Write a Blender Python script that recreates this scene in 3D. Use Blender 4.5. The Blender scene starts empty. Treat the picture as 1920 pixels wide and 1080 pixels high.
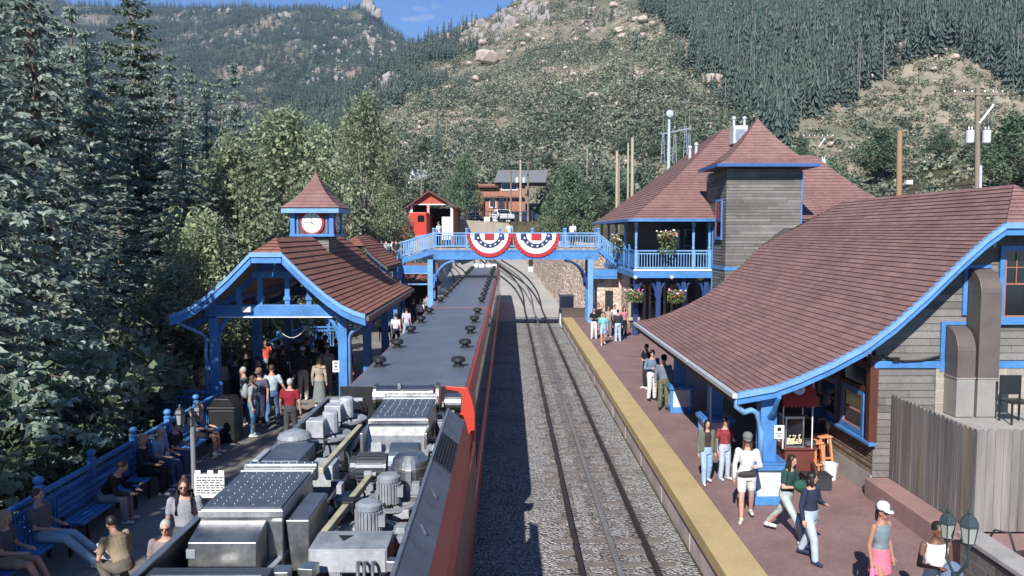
import bpy, bmesh, math, random
from math import sin, cos, tan, pi, radians, sqrt, atan, atan2
from mathutils import Vector, Matrix, noise
V = Vector
rnd = random.Random(7)
SC = bpy.context.scene
COL = SC.collection
F = 1500.0
CAM = V((0, 0, 6.5))
TH = atan(105 / F); PH = atan(8 / F)
RC = Matrix.Rotation(-PH, 3, 'Z') @ Matrix.Rotation(-TH, 3, 'X')

def ray(u, v): return RC @ V(((u - 960) / F, 1, (540 - v) / F))
def atz(u, v, z):
    d = ray(u, v); return CAM + d * ((z - CAM.z) / d.z)
def aty(u, v, y):
    d = ray(u, v); return CAM + d * ((y - CAM.y) / d.y)
def atx(u, v, x):
    d = ray(u, v); return CAM + d * (x / d.x)

# ------------------------------------------------------------------ meshes
def frame_of(d):
    d = V(d).normalized()
    up = V((0, 0, 1)) if abs(d.z) < .95 else V((0, 1, 0))
    a = d.cross(up).normalized(); b = a.cross(d).normalized()
    return a, b

class MB:
    def __init__(s): s.v = []; s.f = []; s.mi = []; s.uv = {}; s.cur = 0
    def add(s, vs, fs):
        o = len(s.v); s.v += [tuple(p) for p in vs]
        for f in fs: s.f.append(tuple(i + o for i in f)); s.mi.append(s.cur)
        return s
    def quad(s, a, b, c, d, uv=None):
        s.add([a, b, c, d], [(0, 1, 2, 3)])
        if uv: s.uv[len(s.f) - 1] = uv
    def tri(s, a, b, c): s.add([a, b, c], [(0, 1, 2)])
    def bx(s, x0, x1, y0, y1, z0, z1):
        p = [(x, y, z) for z in (z0, z1) for y in (y0, y1) for x in (x0, x1)]
        return s.add(p, [(0, 2, 3, 1), (4, 5, 7, 6), (0, 1, 5, 4), (2, 6, 7, 3), (0, 4, 6, 2), (1, 3, 7, 5)])
    def box(s, c, d, rz=0, rx=0, ry=0):
        R = Matrix.Rotation(rz, 3, 'Z') @ Matrix.Rotation(ry, 3, 'Y') @ Matrix.Rotation(rx, 3, 'X'); c = V(c)
        p = [c + R @ V((x * d[0] / 2, y * d[1] / 2, z * d[2] / 2)) for z in (-1, 1) for y in (-1, 1) for x in (-1, 1)]
        return s.add(p, [(0, 2, 3, 1), (4, 5, 7, 6), (0, 1, 5, 4), (2, 6, 7, 3), (0, 4, 6, 2), (1, 3, 7, 5)])
    def bar(s, a, b, w, h=None):
        a = V(a); b = V(b); h = h or w; x, y = frame_of(b - a)
        p = [q + x * (i * w / 2) + y * (j * h / 2) for q in (a, b) for j in (-1, 1) for i in (-1, 1)]
        return s.add(p, [(0, 1, 3, 2), (4, 6, 7, 5), (0, 4, 5, 1), (2, 3, 7, 6), (0, 2, 6, 4), (1, 5, 7, 3)])
    def tube(s, a, b, r0, r1=None, n=10, caps=True):
        a = V(a); b = V(b); r1 = r0 if r1 is None else r1; x, y = frame_of(b - a)
        vs = [q + (x * cos(2 * pi * k / n) + y * sin(2 * pi * k / n)) * r for q, r in ((a, r0), (b, r1)) for k in range(n)]
        fs = [(k, k + n, (k + 1) % n + n, (k + 1) % n) for k in range(n)]
        if caps: fs += [tuple(range(n)), tuple(range(2 * n - 1, n - 1, -1))]
        return s.add(vs, fs)
    def pipe(s, pts, r, n=8):
        pts = [V(p) for p in pts]; rs = r if isinstance(r, (list, tuple)) else [r] * len(pts)
        vs = []; fs = []
        for i, p in enumerate(pts):
            d = (pts[min(i + 1, len(pts) - 1)] - pts[max(i - 1, 0)]); x, y = frame_of(d)
            vs += [p + (x * cos(2 * pi * k / n) + y * sin(2 * pi * k / n)) * rs[i] for k in range(n)]
        for i in range(len(pts) - 1):
            fs += [(i * n + k, (i + 1) * n + k, (i + 1) * n + (k + 1) % n, i * n + (k + 1) % n) for k in range(n)]
        m = len(pts) - 1
        fs += [tuple(range(n)), tuple(range(m * n + n - 1, m * n - 1, -1))]
        return s.add(vs, fs)
    def lathe(s, prof, c=(0, 0, 0), axis=(0, 0, 1), n=16):
        c = V(c); ax = V(axis).normalized(); x, y = frame_of(ax); vs = []; fs = []
        for r, h in prof:
            vs += [c + ax * h + (x * cos(2 * pi * k / n) + y * sin(2 * pi * k / n)) * max(r, .0005) for k in range(n)]
        for i in range(len(prof) - 1):
            fs += [(i * n + k, i * n + (k + 1) % n, (i + 1) * n + (k + 1) % n, (i + 1) * n + k) for k in range(n)]
        m = len(prof) - 1
        fs += [tuple(range(n - 1, -1, -1)), tuple(range(m * n, m * n + n))]
        return s.add(vs, fs)
    def prism(s, pts, d):
        d = V(d); n = len(pts); vs = [V(p) for p in pts]; vs += [p + d for p in vs]
        return s.add(vs, [tuple(range(n - 1, -1, -1)), tuple(range(n, 2 * n))] + [(k, (k + 1) % n, (k + 1) % n + n, k + n) for k in range(n)])
    def ell(s, c, r, n=12, m=8, R=None):
        c = V(c); vs = []; fs = []
        for i in range(m + 1):
            t = pi * i / m
            for k in range(n):
                p = V((r[0] * sin(t) * cos(2 * pi * k / n), r[1] * sin(t) * sin(2 * pi * k / n), r[2] * cos(t)))
                if i in (0, m): p = V((.001 * cos(2 * pi * k / n), .001 * sin(2 * pi * k / n), p.z))
                vs.append(c + (R @ p if R else p))
        for i in range(m):
            fs += [(i * n + k, (i + 1) * n + k, (i + 1) * n + (k + 1) % n, i * n + (k + 1) % n) for k in range(n)]
        fs += [tuple(range(n)), tuple(range(m * n + n - 1, m * n - 1, -1))]
        return s.add(vs, fs)
    def build(s, name, mat, parent=None, smooth=False, bevel=0, world=True):
        off = V((0, 0, 0))
        if parent is not None and world: off = V(parent.get('_o', (0, 0, 0)))
        me = bpy.data.meshes.new(name)
        me.from_pydata([(p[0] - off.x, p[1] - off.y, p[2] - off.z) for p in s.v], [], s.f)
        mats = mat if isinstance(mat, (list, tuple)) else [mat]
        for m in mats: me.materials.append(m)
        if len(mats) > 1: me.polygons.foreach_set('material_index', s.mi)
        if s.uv:
            ul = me.uv_layers.new(name='UVMap')
            for pi_, uvs in s.uv.items():
                p = me.polygons[pi_]
                for k, li in enumerate(p.loop_indices): ul.data[li].uv = uvs[k]
        if smooth: me.shade_smooth()
        me.update()
        o = bpy.data.objects.new(name, me); COL.objects.link(o)
        if parent is not None: o.parent = parent; o['_o'] = tuple(off)
        if bevel:
            b = o.modifiers.new('edge', 'BEVEL'); b.width = bevel; b.segments = 2; b.limit_method = 'ANGLE'; b.angle_limit = radians(40)
        return o

def tag(o, label, cat, group=None):
    o['label'] = label; o['category'] = cat
    if group: o['group'] = group
    return o
def thing(name, label, cat, loc=(0, 0, 0), rz=0, group=None):
    o = bpy.data.objects.new(name, None); COL.objects.link(o); o.empty_display_size = .2
    o.location = loc; o.rotation_euler = (0, 0, rz); o['_o'] = tuple(loc)
    return tag(o, label, cat, group)
def struct(o): o['kind'] = 'structure'; return o
def stuff(o): o['kind'] = 'stuff'; return o
def kids(o): return [c for c in o.children]
def dup(root, loc=None, rz=None, label=None, group=None, scale=None):
    r = root.copy(); COL.objects.link(r)
    if loc is not None: r.location = loc
    if rz is not None: r.rotation_euler = (0, 0, rz)
    if scale is not None: r.scale = scale if isinstance(scale, (tuple, list)) else (scale,) * 3
    if label: r['label'] = label
    if group: r['group'] = group
    for ch in list(root.children):
        c = ch.copy(); COL.objects.link(c); c.parent = r
        for g in list(ch.children):
            d = g.copy(); COL.objects.link(d); d.parent = c
    return r

# ------------------------------------------------------------------ materials
MATS = {}
def base_mat(name):
    m = bpy.data.materials.new(name); m.use_nodes = True
    nt = m.node_tree; return m, nt, nt.nodes['Principled BSDF']
def N(nt, t, **k):
    n = nt.nodes.new(t)
    for a, b in k.items(): setattr(n, a, b)
    return n
def ramp(nt, fac, stops):
    r = N(nt, 'ShaderNodeValToRGB'); el = r.color_ramp.elements
    el[0].position = stops[0][0]; el[0].color = (*stops[0][1], 1)
    el[1].position = stops[-1][0]; el[1].color = (*stops[-1][1], 1)
    for p, c in stops[1:-1]:
        e = el.new(p); e.color = (*c, 1)
    nt.links.new(fac, r.inputs[0]); return r.outputs[0]
def mulc(c, k): return tuple(max(0, min(1, x * k)) for x in c)

def M(name, col, rough=.6, metal=0, var=.12, vs=3.0, bump=0, bs=40, spec=.4, coat=0, streak=0, fine=.06):
    if name in MATS: return MATS[name]
    m, nt, b = base_mat(name); L = nt.links.new
    tc = N(nt, 'ShaderNodeTexCoord'); mp = N(nt, 'ShaderNodeMapping'); L(tc.outputs['Object'], mp.inputs[0])
    if streak: mp.inputs['Scale'].default_value = (1, 1, streak)
    no = N(nt, 'ShaderNodeTexNoise'); no.inputs['Scale'].default_value = vs; no.inputs['Detail'].default_value = 6; no.inputs['Roughness'].default_value = .65
    L(mp.outputs[0], no.inputs['Vector'])
    c = ramp(nt, no.outputs[0], [(.3, mulc(col, 1 - var)), (.5, col), (.72, mulc(col, 1 + var))])
    n2 = N(nt, 'ShaderNodeTexNoise'); n2.inputs['Scale'].default_value = vs * 14; n2.inputs['Detail'].default_value = 3
    L(mp.outputs[0], n2.inputs['Vector'])
    mx = N(nt, 'ShaderNodeMix', data_type='RGBA', blend_type='MULTIPLY'); mx.inputs[0].default_value = 1
    g = ramp(nt, n2.outputs[0], [(.3, (1 - fine,) * 3), (.7, (1 + 0 * fine,) * 3)])
    L(c, mx.inputs[6]); L(g, mx.inputs[7]); L(mx.outputs[2], b.inputs['Base Color'])
    rr = N(nt, 'ShaderNodeMapRange'); rr.inputs[3].default_value = max(.02, rough - .12); rr.inputs[4].default_value = min(1, rough + .12)
    L(no.outputs[0], rr.inputs[0]); L(rr.outputs[0], b.inputs['Roughness'])
    b.inputs['Metallic'].default_value = metal; b.inputs['Specular IOR Level'].default_value = spec
    b.inputs['Coat Weight'].default_value = coat; b.inputs['Coat Roughness'].default_value = .1
    if bump:
        n3 = N(nt, 'ShaderNodeTexNoise'); n3.inputs['Scale'].default_value = bs; n3.inputs['Detail'].default_value = 4
        L(mp.outputs[0], n3.inputs['Vector'])
        bp = N(nt, 'ShaderNodeBump'); bp.inputs['Strength'].default_value = bump; bp.inputs['Distance'].default_value = .03
        L(n3.outputs[0], bp.inputs['Height']); L(bp.outputs[0], b.inputs['Normal'])
    MATS[name] = m; return m

def M_brick(name, c1, c2, mortar, bw, rh, msize=.012, rough=.85, coord='UV', bump=.4, var=.35, offset=.5, bias=0):
    """boards, shingles or blocks: brick pattern on UV (metres)"""
    if name in MATS: return MATS[name]
    m, nt, b = base_mat(name); L = nt.links.new
    tc = N(nt, 'ShaderNodeTexCoord')
    br = N(nt, 'ShaderNodeTexBrick'); br.offset = offset; br.inputs['Scale'].default_value = 1
    br.inputs['Brick Width'].default_value = bw; br.inputs['Row Height'].default_value = rh
    br.inputs['Mortar Size'].default_value = msize; br.inputs['Mortar Smooth'].default_value = .2; br.inputs['Bias'].default_value = bias
    br.inputs['Color1'].default_value = (*c1, 1); br.inputs['Color2'].default_value = (*c2, 1); br.inputs['Mortar'].default_value = (*mortar, 1)
    L(tc.outputs[coord], br.inputs['Vector'])
    no = N(nt, 'ShaderNodeTexNoise'); no.inputs['Scale'].default_value = .7; no.inputs['Detail'].default_value = 7; no.inputs['Roughness'].default_value = .7
    L(tc.outputs['Object'], no.inputs['Vector'])
    mx = N(nt, 'ShaderNodeMix', data_type='RGBA', blend_type='MULTIPLY'); mx.inputs[0].default_value = 1
    g = ramp(nt, no.outputs[0], [(.3, (1 - var,) * 3), (.7, (1.0,) * 3)])
    n4 = N(nt, 'ShaderNodeTexNoise'); n4.inputs['Scale'].default_value = 30; n4.inputs['Detail'].default_value = 3
    L(tc.outputs['Object'], n4.inputs['Vector'])
    g2 = ramp(nt, n4.outputs[0], [(.3, (.78,) * 3), (.7, (1.0,) * 3)])
    mx2 = N(nt, 'ShaderNodeMix', data_type='RGBA', blend_type='MULTIPLY'); mx2.inputs[0].default_value = 1
    L(br.outputs[0], mx.inputs[6]); L(g, mx.inputs[7]); L(mx.outputs[2], mx2.inputs[6]); L(g2, mx2.inputs[7])
    L(mx2.outputs[2], b.inputs['Base Color']); b.inputs['Roughness'].default_value = rough; b.inputs['Specular IOR Level'].default_value = .25
    bp = N(nt, 'ShaderNodeBump'); bp.inputs['Strength'].default_value = bump; bp.inputs['Distance'].default_value = .02
    iv = N(nt, 'ShaderNodeMath', operation='SUBTRACT'); iv.inputs[0].default_value = 1; L(br.outputs['Fac'], iv.inputs[1])
    ad = N(nt, 'ShaderNodeMath', operation='ADD'); L(iv.outputs[0], ad.inputs[0]); L(n4.outputs[0], ad.inputs[1])
    L(ad.outputs[0], bp.inputs['Height']); L(bp.outputs[0], b.inputs['Normal'])
    MATS[name] = m; return m

def M_leaf(name, dark, mid, light, trans=.25, obj_var=.35):
    if name in MATS: return MATS[name]
    m, nt, b = base_mat(name); L = nt.links.new
    ge = N(nt, 'ShaderNodeNewGeometry'); oi = N(nt, 'ShaderNodeObjectInfo')
    c = ramp(nt, ge.outputs['Random Per Island'], [(0, dark), (.45, mid), (1, light)])
    mr = N(nt, 'ShaderNodeMapRange'); mr.inputs[3].default_value = 1 - obj_var; mr.inputs[4].default_value = 1 + obj_var * .4; L(oi.outputs['Random'], mr.inputs[0])
    mx = N(nt, 'ShaderNodeVectorMath', operation='SCALE'); L(c, mx.inputs[0]); L(mr.outputs[0], mx.inputs['Scale'])
    L(mx.outputs[0], b.inputs['Base Color']); b.inputs['Roughness'].default_value = .6; b.inputs['Specular IOR Level'].default_value = .25
    tr = N(nt, 'ShaderNodeBsdfTranslucent'); L(mx.outputs[0], tr.inputs[0])
    ms = N(nt, 'ShaderNodeMixShader'); ms.inputs[0].default_value = trans
    L(b.outputs[0], ms.inputs[1]); L(tr.outputs[0], ms.inputs[2]); L(ms.outputs[0], nt.nodes['Material Output'].inputs[0])
    MATS[name] = m; return m

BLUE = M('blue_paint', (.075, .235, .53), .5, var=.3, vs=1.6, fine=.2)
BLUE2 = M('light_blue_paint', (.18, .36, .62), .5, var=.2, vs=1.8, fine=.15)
WHITE = M('white_paint', (.72, .73, .74), .5, var=.08)
CONC = M('concrete', (.36, .345, .32), .85, var=.22, vs=1.5, bump=.2)
DARKMETAL = M('dark_metal', (.03, .032, .036), .45, metal=.3)
STEEL = M('stainless_steel', (.5, .5, .495), .42, metal=1, var=.3, vs=4, fine=.2)
GALV = M('galvanised_steel', (.42, .44, .46), .42, metal=.85, var=.2, vs=6)
GREYP = M('grey_machine_paint', (.26, .285, .31), .5, var=.3, vs=5, fine=.2)
SLATE = M('slate_blue_metal', (.10, .125, .165), .38, metal=.5, var=.15)
BLACK = M('black_rubber', (.015, .015, .017), .5)
GLASS = M('dark_window_glass', (.012, .014, .018), .04, spec=.6, var=.1)
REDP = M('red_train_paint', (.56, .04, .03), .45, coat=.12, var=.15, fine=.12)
ORANGE = M('orange_red_paint', (.5, .055, .035), .35, var=.06)
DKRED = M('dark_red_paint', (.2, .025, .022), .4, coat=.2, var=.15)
BROWNWOOD = M('stained_brown_wood', (.1, .035, .022), .5, var=.25, streak=.1)
GREYWOOD = M('weathered_grey_wood', (.3, .27, .245), .85, var=.35, vs=4, streak=.06, bump=.3)
ROOFM = M_brick('asphalt_shingle', (.345, .2, .182), (.275, .152, .138), (.2, .115, .105), .3, .15, .006, .9, bump=.25, var=.3)
ROOFP = M_brick('pavilion_shingle', (.37, .165, .12), (.3, .13, .095), (.12, .05, .042), .35, .2, .012, .9, bump=.4, var=.2)
SIDING = M_brick('weathered_lap_siding', (.285, .268, .25), (.165, .153, .138), (.09, .08, .065), 2.3, .16, .005, .85, bump=.3, var=.4)
SIDINGB = M_brick('brown_shingle_siding', (.34, .27, .2), (.22, .17, .125), (.08, .06, .05), .25, .15, .01, .85, bump=.3, var=.3)
STONE = M_brick('tan_ashlar_stone', (.5, .44, .36), (.36, .32, .27), (.55, .52, .46), .5, .26, .014, .9, bump=.5, var=.25)
SOFFIT = M('dark_soffit_board', (.1, .09, .085), .8, var=.2)

# ------------------------------------------------------------------ roofs, walls
def courses(mb, rows, expo=.15, step=.009, thick=0):
    """rows: list of (left point, right point) from eave up to ridge; laid in stepped courses"""
    rows = [(V(a), V(b)) for a, b in rows]; vv = 0
    for (a0, b0), (a1, b1) in zip(rows, rows[1:]):
        L = max((a1 + b1 - a0 - b0).length / 2, .01); n = max(1, round(L / expo))
        mid = (b0 - a0) if (b0 - a0).length > .01 else (b1 - a1)
        nr = mid.cross((a1 + b1 - a0 - b0)).normalized()
        if nr.z < 0: nr = -nr
        for i in range(n):
            t0, t1 = i / n, (i + 1) / n
            p, q = a0.lerp(a1, t0), b0.lerp(b1, t0); r, s = b0.lerp(b1, t1), a0.lerp(a1, t1)
            pl, ql = p + nr * step, q + nr * step
            ex = mid.normalized() if mid.length > 0 else V((1, 0, 0))
            U = lambda w: (w - a0).dot(ex)
            v0 = vv; v1 = vv + expo
            mb.quad(pl, ql, r, s, [(U(p) + .13 * int(v0 / expo), v0 + .001), (U(q) + .13 * int(v0 / expo), v0 + .001), (U(r) + .13 * int(v0 / expo), v1 - .001), (U(s) + .13 * int(v0 / expo), v1 - .001)])
            mb.quad(p, q, ql, pl, [(U(p), v0), (U(q), v0), (U(q), v0 + .004), (U(p), v0 + .004)])
            vv += expo
def lap_wall(mb, o, d, nrm, z0, z1, left, right, expo=.16, out=.022):
    """lapped boards on a vertical wall: o = origin on plane, d = horizontal unit direction, nrm = outward"""
    o = V(o); d = V(d); nrm = V(nrm); n = max(1, round((z1 - z0) / expo)); h = (z1 - z0) / n
    for i in range(n):
        za, zb = z0 + i * h, z0 + (i + 1) * h
        la, lb = left(za), left(zb); ra, rb = right(za), right(zb)
        if ra - la < .02 and rb - lb < .02: continue
        P = lambda s, z, k: V((o.x, o.y, 0)) + d * s + V((0, 0, z)) + nrm * k
        sh = (i * 7919 % 13) * .31
        v0, v1 = i * expo + .002, (i + 1) * expo - .002
        mb.quad(P(la, za, out), P(ra, za, out), P(rb, zb, .002), P(lb, zb, .002), [(la + sh, v0), (ra + sh, v0), (rb + sh, v1), (lb + sh, v1)])
        mb.quad(P(la, za, .0), P(ra, za, .0), P(ra, za, out), P(la, za, out), [(la, v0), (ra, v0), (ra, v0 + .002), (la, v0 + .002)])
# ================================================================== world, light, camera
W = bpy.data.worlds.new('World'); SC.world = W; W.use_nodes = True
SUN_EL = radians(36); SUN_D = V((.287 * cos(SUN_EL), .958 * cos(SUN_EL), -sin(SUN_EL)))
nt = W.node_tree
sky = nt.nodes.new('ShaderNodeTexSky'); sky.sky_type = 'NISHITA'; sky.sun_disc = False
sky.sun_elevation = SUN_EL; sky.sun_rotation = atan2(-SUN_D.x, -SUN_D.y); sky.altitude = 5000; sky.air_density = 1.0; sky.dust_density = 0; sky.ozone_density = 6
nt.nodes['Background'].inputs[1].default_value = .12
nt.links.new(sky.outputs[0], nt.nodes['Background'].inputs[0])
sl = bpy.data.lights.new('sun', 'SUN'); sl.energy = 4.6; sl.angle = radians(.5); sl.color = (1, .965, .92)
so = bpy.data.objects.new('sun', sl); COL.objects.link(so); so.rotation_euler = SUN_D.to_track_quat('-Z', 'Y').to_euler(); so.location = (-20, -40, 60)
cd = bpy.data.cameras.new('camera'); cam = bpy.data.objects.new('camera', cd); COL.objects.link(cam)
cd.sensor_width = 36; cd.lens = 36 * F / 1920; cd.clip_start = .1; cd.clip_end = 12000
cam.location = CAM; cam.rotation_euler = (pi / 2 - TH, 0, -PH); SC.camera = cam
SC.view_settings.view_transform = 'Standard'; SC.view_settings.look = 'None'; SC.view_settings.exposure = 0.6; SC.view_settings.gamma = 1
SC.cycles.max_bounces = 5; SC.cycles.diffuse_bounces = 3; SC.cycles.glossy_bounces = 3; SC.cycles.transmission_bounces = 3; SC.cycles.volume_bounces = 0
SC.cycles.caustics_reflective = False; SC.cycles.caustics_refractive = False

# ================================================================== ground and hills
def sm(a, b, x):
    t = max(0, min(1, (x - a) / (b - a))); return t * t * (3 - 2 * t)
def lerps(pts, x):
    if x <= pts[0][0]: return pts[0][1]
    for (a, p), (b, q) in zip(pts, pts[1:]):
        if x <= b: return p + (q - p) * (x - a) / (b - a)
    return pts[-1][1]
RIDGE = [(-900, 330), (-400, 320), (300, 300), (480, 285), (560, 250), (640, 208), (700, 165), (770, 108), (850, 76), (920, 44), (1000, -15), (1200, -130), (1600, -200), (2600, -260)]
RDIST = [(-900, 300), (400, 330), (640, 380), (920, 520), (1200, 640), (1700, 700), (2600, 700)]
def fb(x, y, s, o=4): return noise.fractal(V((x / s, y / s, 3.3)), 1.0, 2.0, o)
Y0 = 132.0
def knoll(x, y):
    return 8 * math.exp(-(((x - 118) / 34) ** 2 + ((y - 215) / 45) ** 2)) - 16 * math.exp(-(((x - 150) / 60) ** 2 + ((y - 300) / 40) ** 2))
def gz(x, y):
    """height of the ground"""
    z = 0.0
    track = max(0, y - 66) * .1
    terr = 7.8 * sm(98, 102, y) if x > -8 else 0
    z = max(min(track, 4.2), 0)
    if y > 99.5: z = max(z, 7.8)
    left = 6.2 * sm(62, 88, y) * sm(-5.6, -8, x) if y < 100 else 0
    z = max(z, left)
    if y < 100:
        cre = sm(-10.2, -13.5, x) * (1 - sm(55, 80, y))
        z -= 3.4 * cre
        z += sm(-22, -40, x) * 8
        z += sm(8.5, 26, x) * sm(35, 70, y) * 4.5 + sm(26, 60, x) * 9 * sm(5, 60, y)
    if y > Y0:
        u = 952 + F * x / y; yr = lerps(RDIST, u); zr = 6.5 + (435 - lerps(RIDGE, u)) * yr / F
        t = (y - Y0) / (yr - Y0)
        h = 7.8 + (zr - 7.8) * (min(t, 1) ** 1.04 if t < 1 else max(.3, 1 - (t - 1) * 1.5))
        amp = min(1, (y - Y0) / 120)
        z = h + amp * (fb(x, y, 90) * 9 + fb(x + 50, y, 24) * 2.2) + knoll(x, y)
    return z
def grid(name, xs, ys, fz, mat, smooth=True):
    mb = MB(); nx = len(xs)
    vs = [(x, y, fz(x, y)) for y in ys for x in xs]
    fs = [(j * nx + i, j * nx + i + 1, (j + 1) * nx + i + 1, (j + 1) * nx + i) for j in range(len(ys) - 1) for i in range(nx - 1)]
    mb.add(vs, fs); o = mb.build(name, mat, smooth=smooth); return o
def fr(a, b, n): return [a + (b - a) * i / (n - 1) for i in range(n)]

def M_earth(name, c1, c2, c3, s=.08):
    m, nt, b = base_mat(name); L = nt.links.new
    tc = N(nt, 'ShaderNodeTexCoord'); no = N(nt, 'ShaderNodeTexNoise'); no.inputs['Scale'].default_value = s; no.inputs['Detail'].default_value = 9; no.inputs['Roughness'].default_value = .7
    L(tc.outputs['Object'], no.inputs['Vector'])
    c = ramp(nt, no.outputs[0], [(.35, c1), (.5, c2), (.66, c3)]); L(c, b.inputs['Base Color']); b.inputs['Roughness'].default_value = .95; b.inputs['Specular IOR Level'].default_value = .1
    n3 = N(nt, 'ShaderNodeTexNoise'); n3.inputs['Scale'].default_value = s * 25; n3.inputs['Detail'].default_value = 5; L(tc.outputs['Object'], n3.inputs['Vector'])
    bp = N(nt, 'ShaderNodeBump'); bp.inputs['Strength'].default_value = .6; bp.inputs['Distance'].default_value = .4; L(n3.outputs[0], bp.inputs['Height']); L(bp.outputs[0], b.inputs['Normal'])
    return m
HILLM = M_earth('hill_earth', (.13, .13, .09), (.235, .205, .155), (.39, .325, .25), .05)
FARM = M_earth('far_mountain_earth', (.035, .05, .035), (.06, .075, .05), (.3, .24, .2), .012)
GRNDM = M_earth('creek_bank_earth', (.06, .055, .035), (.09, .085, .05), (.13, .11, .07), .5)
def M_gravel():
    m, nt, b = base_mat('grey_ballast_stones'); L = nt.links.new
    tc = N(nt, 'ShaderNodeTexCoord'); vo = N(nt, 'ShaderNodeTexVoronoi'); vo.inputs['Scale'].default_value = 17
    L(tc.outputs['Object'], vo.inputs['Vector'])
    c = ramp(nt, vo.outputs['Color'], [(.0, (.24, .24, .245)), (.5, (.42, .415, .41)), (1, (.62, .61, .6))])
    ds = ramp(nt, vo.outputs['Distance'], [(.3, (1, 1, 1)), (.8, (.4, .4, .42))])
    mx = N(nt, 'ShaderNodeMix', data_type='RGBA', blend_type='MULTIPLY'); mx.inputs[0].default_value = 1
    no = N(nt, 'ShaderNodeTexNoise'); no.inputs['Scale'].default_value = .6; no.inputs['Detail'].default_value = 5; L(tc.outputs['Object'], no.inputs['Vector'])
    g = ramp(nt, no.outputs[0], [(.3, (.66, .63, .6)), (.5, (.95, .92, .88)), (.7, (1, .98, .95))])
    m2 = N(nt, 'ShaderNodeMix', data_type='RGBA', blend_type='MULTIPLY'); m2.inputs[0].default_value = 1
    # oil and rust stains along the rails
    sx = N(nt, 'ShaderNodeSeparateXYZ'); L(tc.outputs['Object'], sx.inputs[0])
    def mth(op, a, b_=None):
        q = N(nt, 'ShaderNodeMath', operation=op)
        for i_, v_ in enumerate((a, b_)):
            if v_ is None: continue
            if isinstance(v_, (int, float)): q.inputs[i_].default_value = v_
            else: L(v_, q.inputs[i_])
        return q.outputs[0]
    dd_ = mth('ABSOLUTE', mth('SUBTRACT', sx.outputs[0], 2.12)); ctr = mth('LESS_THAN', dd_, .28); rl = mth('LESS_THAN', mth('ABSOLUTE', mth('SUBTRACT', dd_, .72)), .2)
    n7 = N(nt, 'ShaderNodeTexNoise'); n7.inputs['Scale'].default_value = 1.6; n7.inputs['Detail'].default_value = 6; L(tc.outputs['Object'], n7.inputs['Vector'])
    am = mth('MULTIPLY', mth('MAXIMUM', ctr, rl), mth('MULTIPLY', mth('GREATER_THAN', n7.outputs[0], .47), .55))
    st_ = N(nt, 'ShaderNodeMix', data_type='RGBA', blend_type='MULTIPLY'); L(am, st_.inputs[0]); st_.inputs[7].default_value = (.42, .36, .31, 1)
    L(c, mx.inputs[6]); L(ds, mx.inputs[7]); L(mx.outputs[2], m2.inputs[6]); L(g, m2.inputs[7]); L(m2.outputs[2], st_.inputs[6]); L(st_.outputs[2], b.inputs['Base Color'])
    b.inputs['Roughness'].default_value = .9; b.inputs['Specular IOR Level'].default_value = .2
    iv = N(nt, 'ShaderNodeMath', operation='SUBTRACT'); iv.inputs[0].default_value = 1; L(vo.outputs['Distance'], iv.inputs[1])
    bp = N(nt, 'ShaderNodeBump'); bp.inputs['Strength'].default_value = 1; bp.inputs['Distance'].default_value = .06; L(iv.outputs[0], bp.inputs['Height']); L(bp.outputs[0], b.inputs['Normal'])
    return m
GRAVEL = M_gravel()
YARD = M('yard_concrete', (.4, .39, .37), .9, var=.16, vs=.35, bump=.15, bs=12, fine=.18)
ASPH = M('parking_asphalt', (.11, .11, .11), .9, var=.2)

xs = sorted(set(fr(-60, -16, 12) + fr(-16, 9, 40) + fr(9, 100, 24))); ys = sorted(set(fr(-40, 55, 20) + fr(55, Y0, 50)))
struct(grid('ground', xs, ys, lambda x, y: gz(x, y) - (.05 if -9 < x < 9 and y < 98 else 0), GRNDM))
struct(grid('yard_paving', fr(-10, 8.6, 32), fr(54, 98, 44), lambda x, y: gz(x, y) + .0, YARD))
struct(grid('ballast_bed', fr(-5.5, 3.66, 24), fr(2, 58, 90), lambda x, y: .012 + .025 * fb(x, y, .8, 2), GRAVEL))
struct(grid('parking_terrace', fr(-7.5, 9, 6), fr(100.6, 131, 6), lambda x, y: 7.82, ASPH))
# fan-shaped hill sheet
us = fr(-900, 2600, 150); dd = [Y0 - 2 + (i / 99) ** 1.35 * 800 for i in range(100)]
def fan(name, us, dd, fz, mat):
    mb = MB(); nu = len(us)
    mb.add([((u - 952) / F * d, d, fz((u - 952) / F * d, d)) for d in dd for u in us], [(j * nu + i, j * nu + i + 1, (j + 1) * nu + i + 1, (j + 1) * nu + i) for j in range(len(dd) - 1) for i in range(nu - 1)])
    return struct(mb.build(name, mat, smooth=True))
fan('hillside', us, dd, gz, HILLM)
FR = [(-900, -60), (0, 0), (300, 33), (345, 30), (380, 27), (440, 31), (520, 31), (600, 33), (650, 33), (690, 20), (715, 44), (745, 66), (775, 88), (830, 120), (900, 150), (1100, 210)]
def far_z(x, y):
    u = 952 + F * x / y; yr = 1500; y0 = 620
    zr = 6.5 + (435 - lerps(FR, u)) * yr / F; z0 = 6.5 + (435 - 330) * y0 / F
    t = (y - y0) / (yr - y0)
    h = z0 + (zr - z0) * t if t < 1 else zr - (y - yr) * .5
    e = min(1, max(0, t) * 3) * (1 if t < .93 else max(.12, 1 - (t - .93) * 9))
    return h + e * (fb(x, y, 260) * 30 + fb(x + 9, y, 70) * 13)
us2 = fr(-800, 1100, 190); dd2 = fr(620, 1700, 90)
fan('far_mountain', us2, dd2, far_z, FARM)

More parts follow.
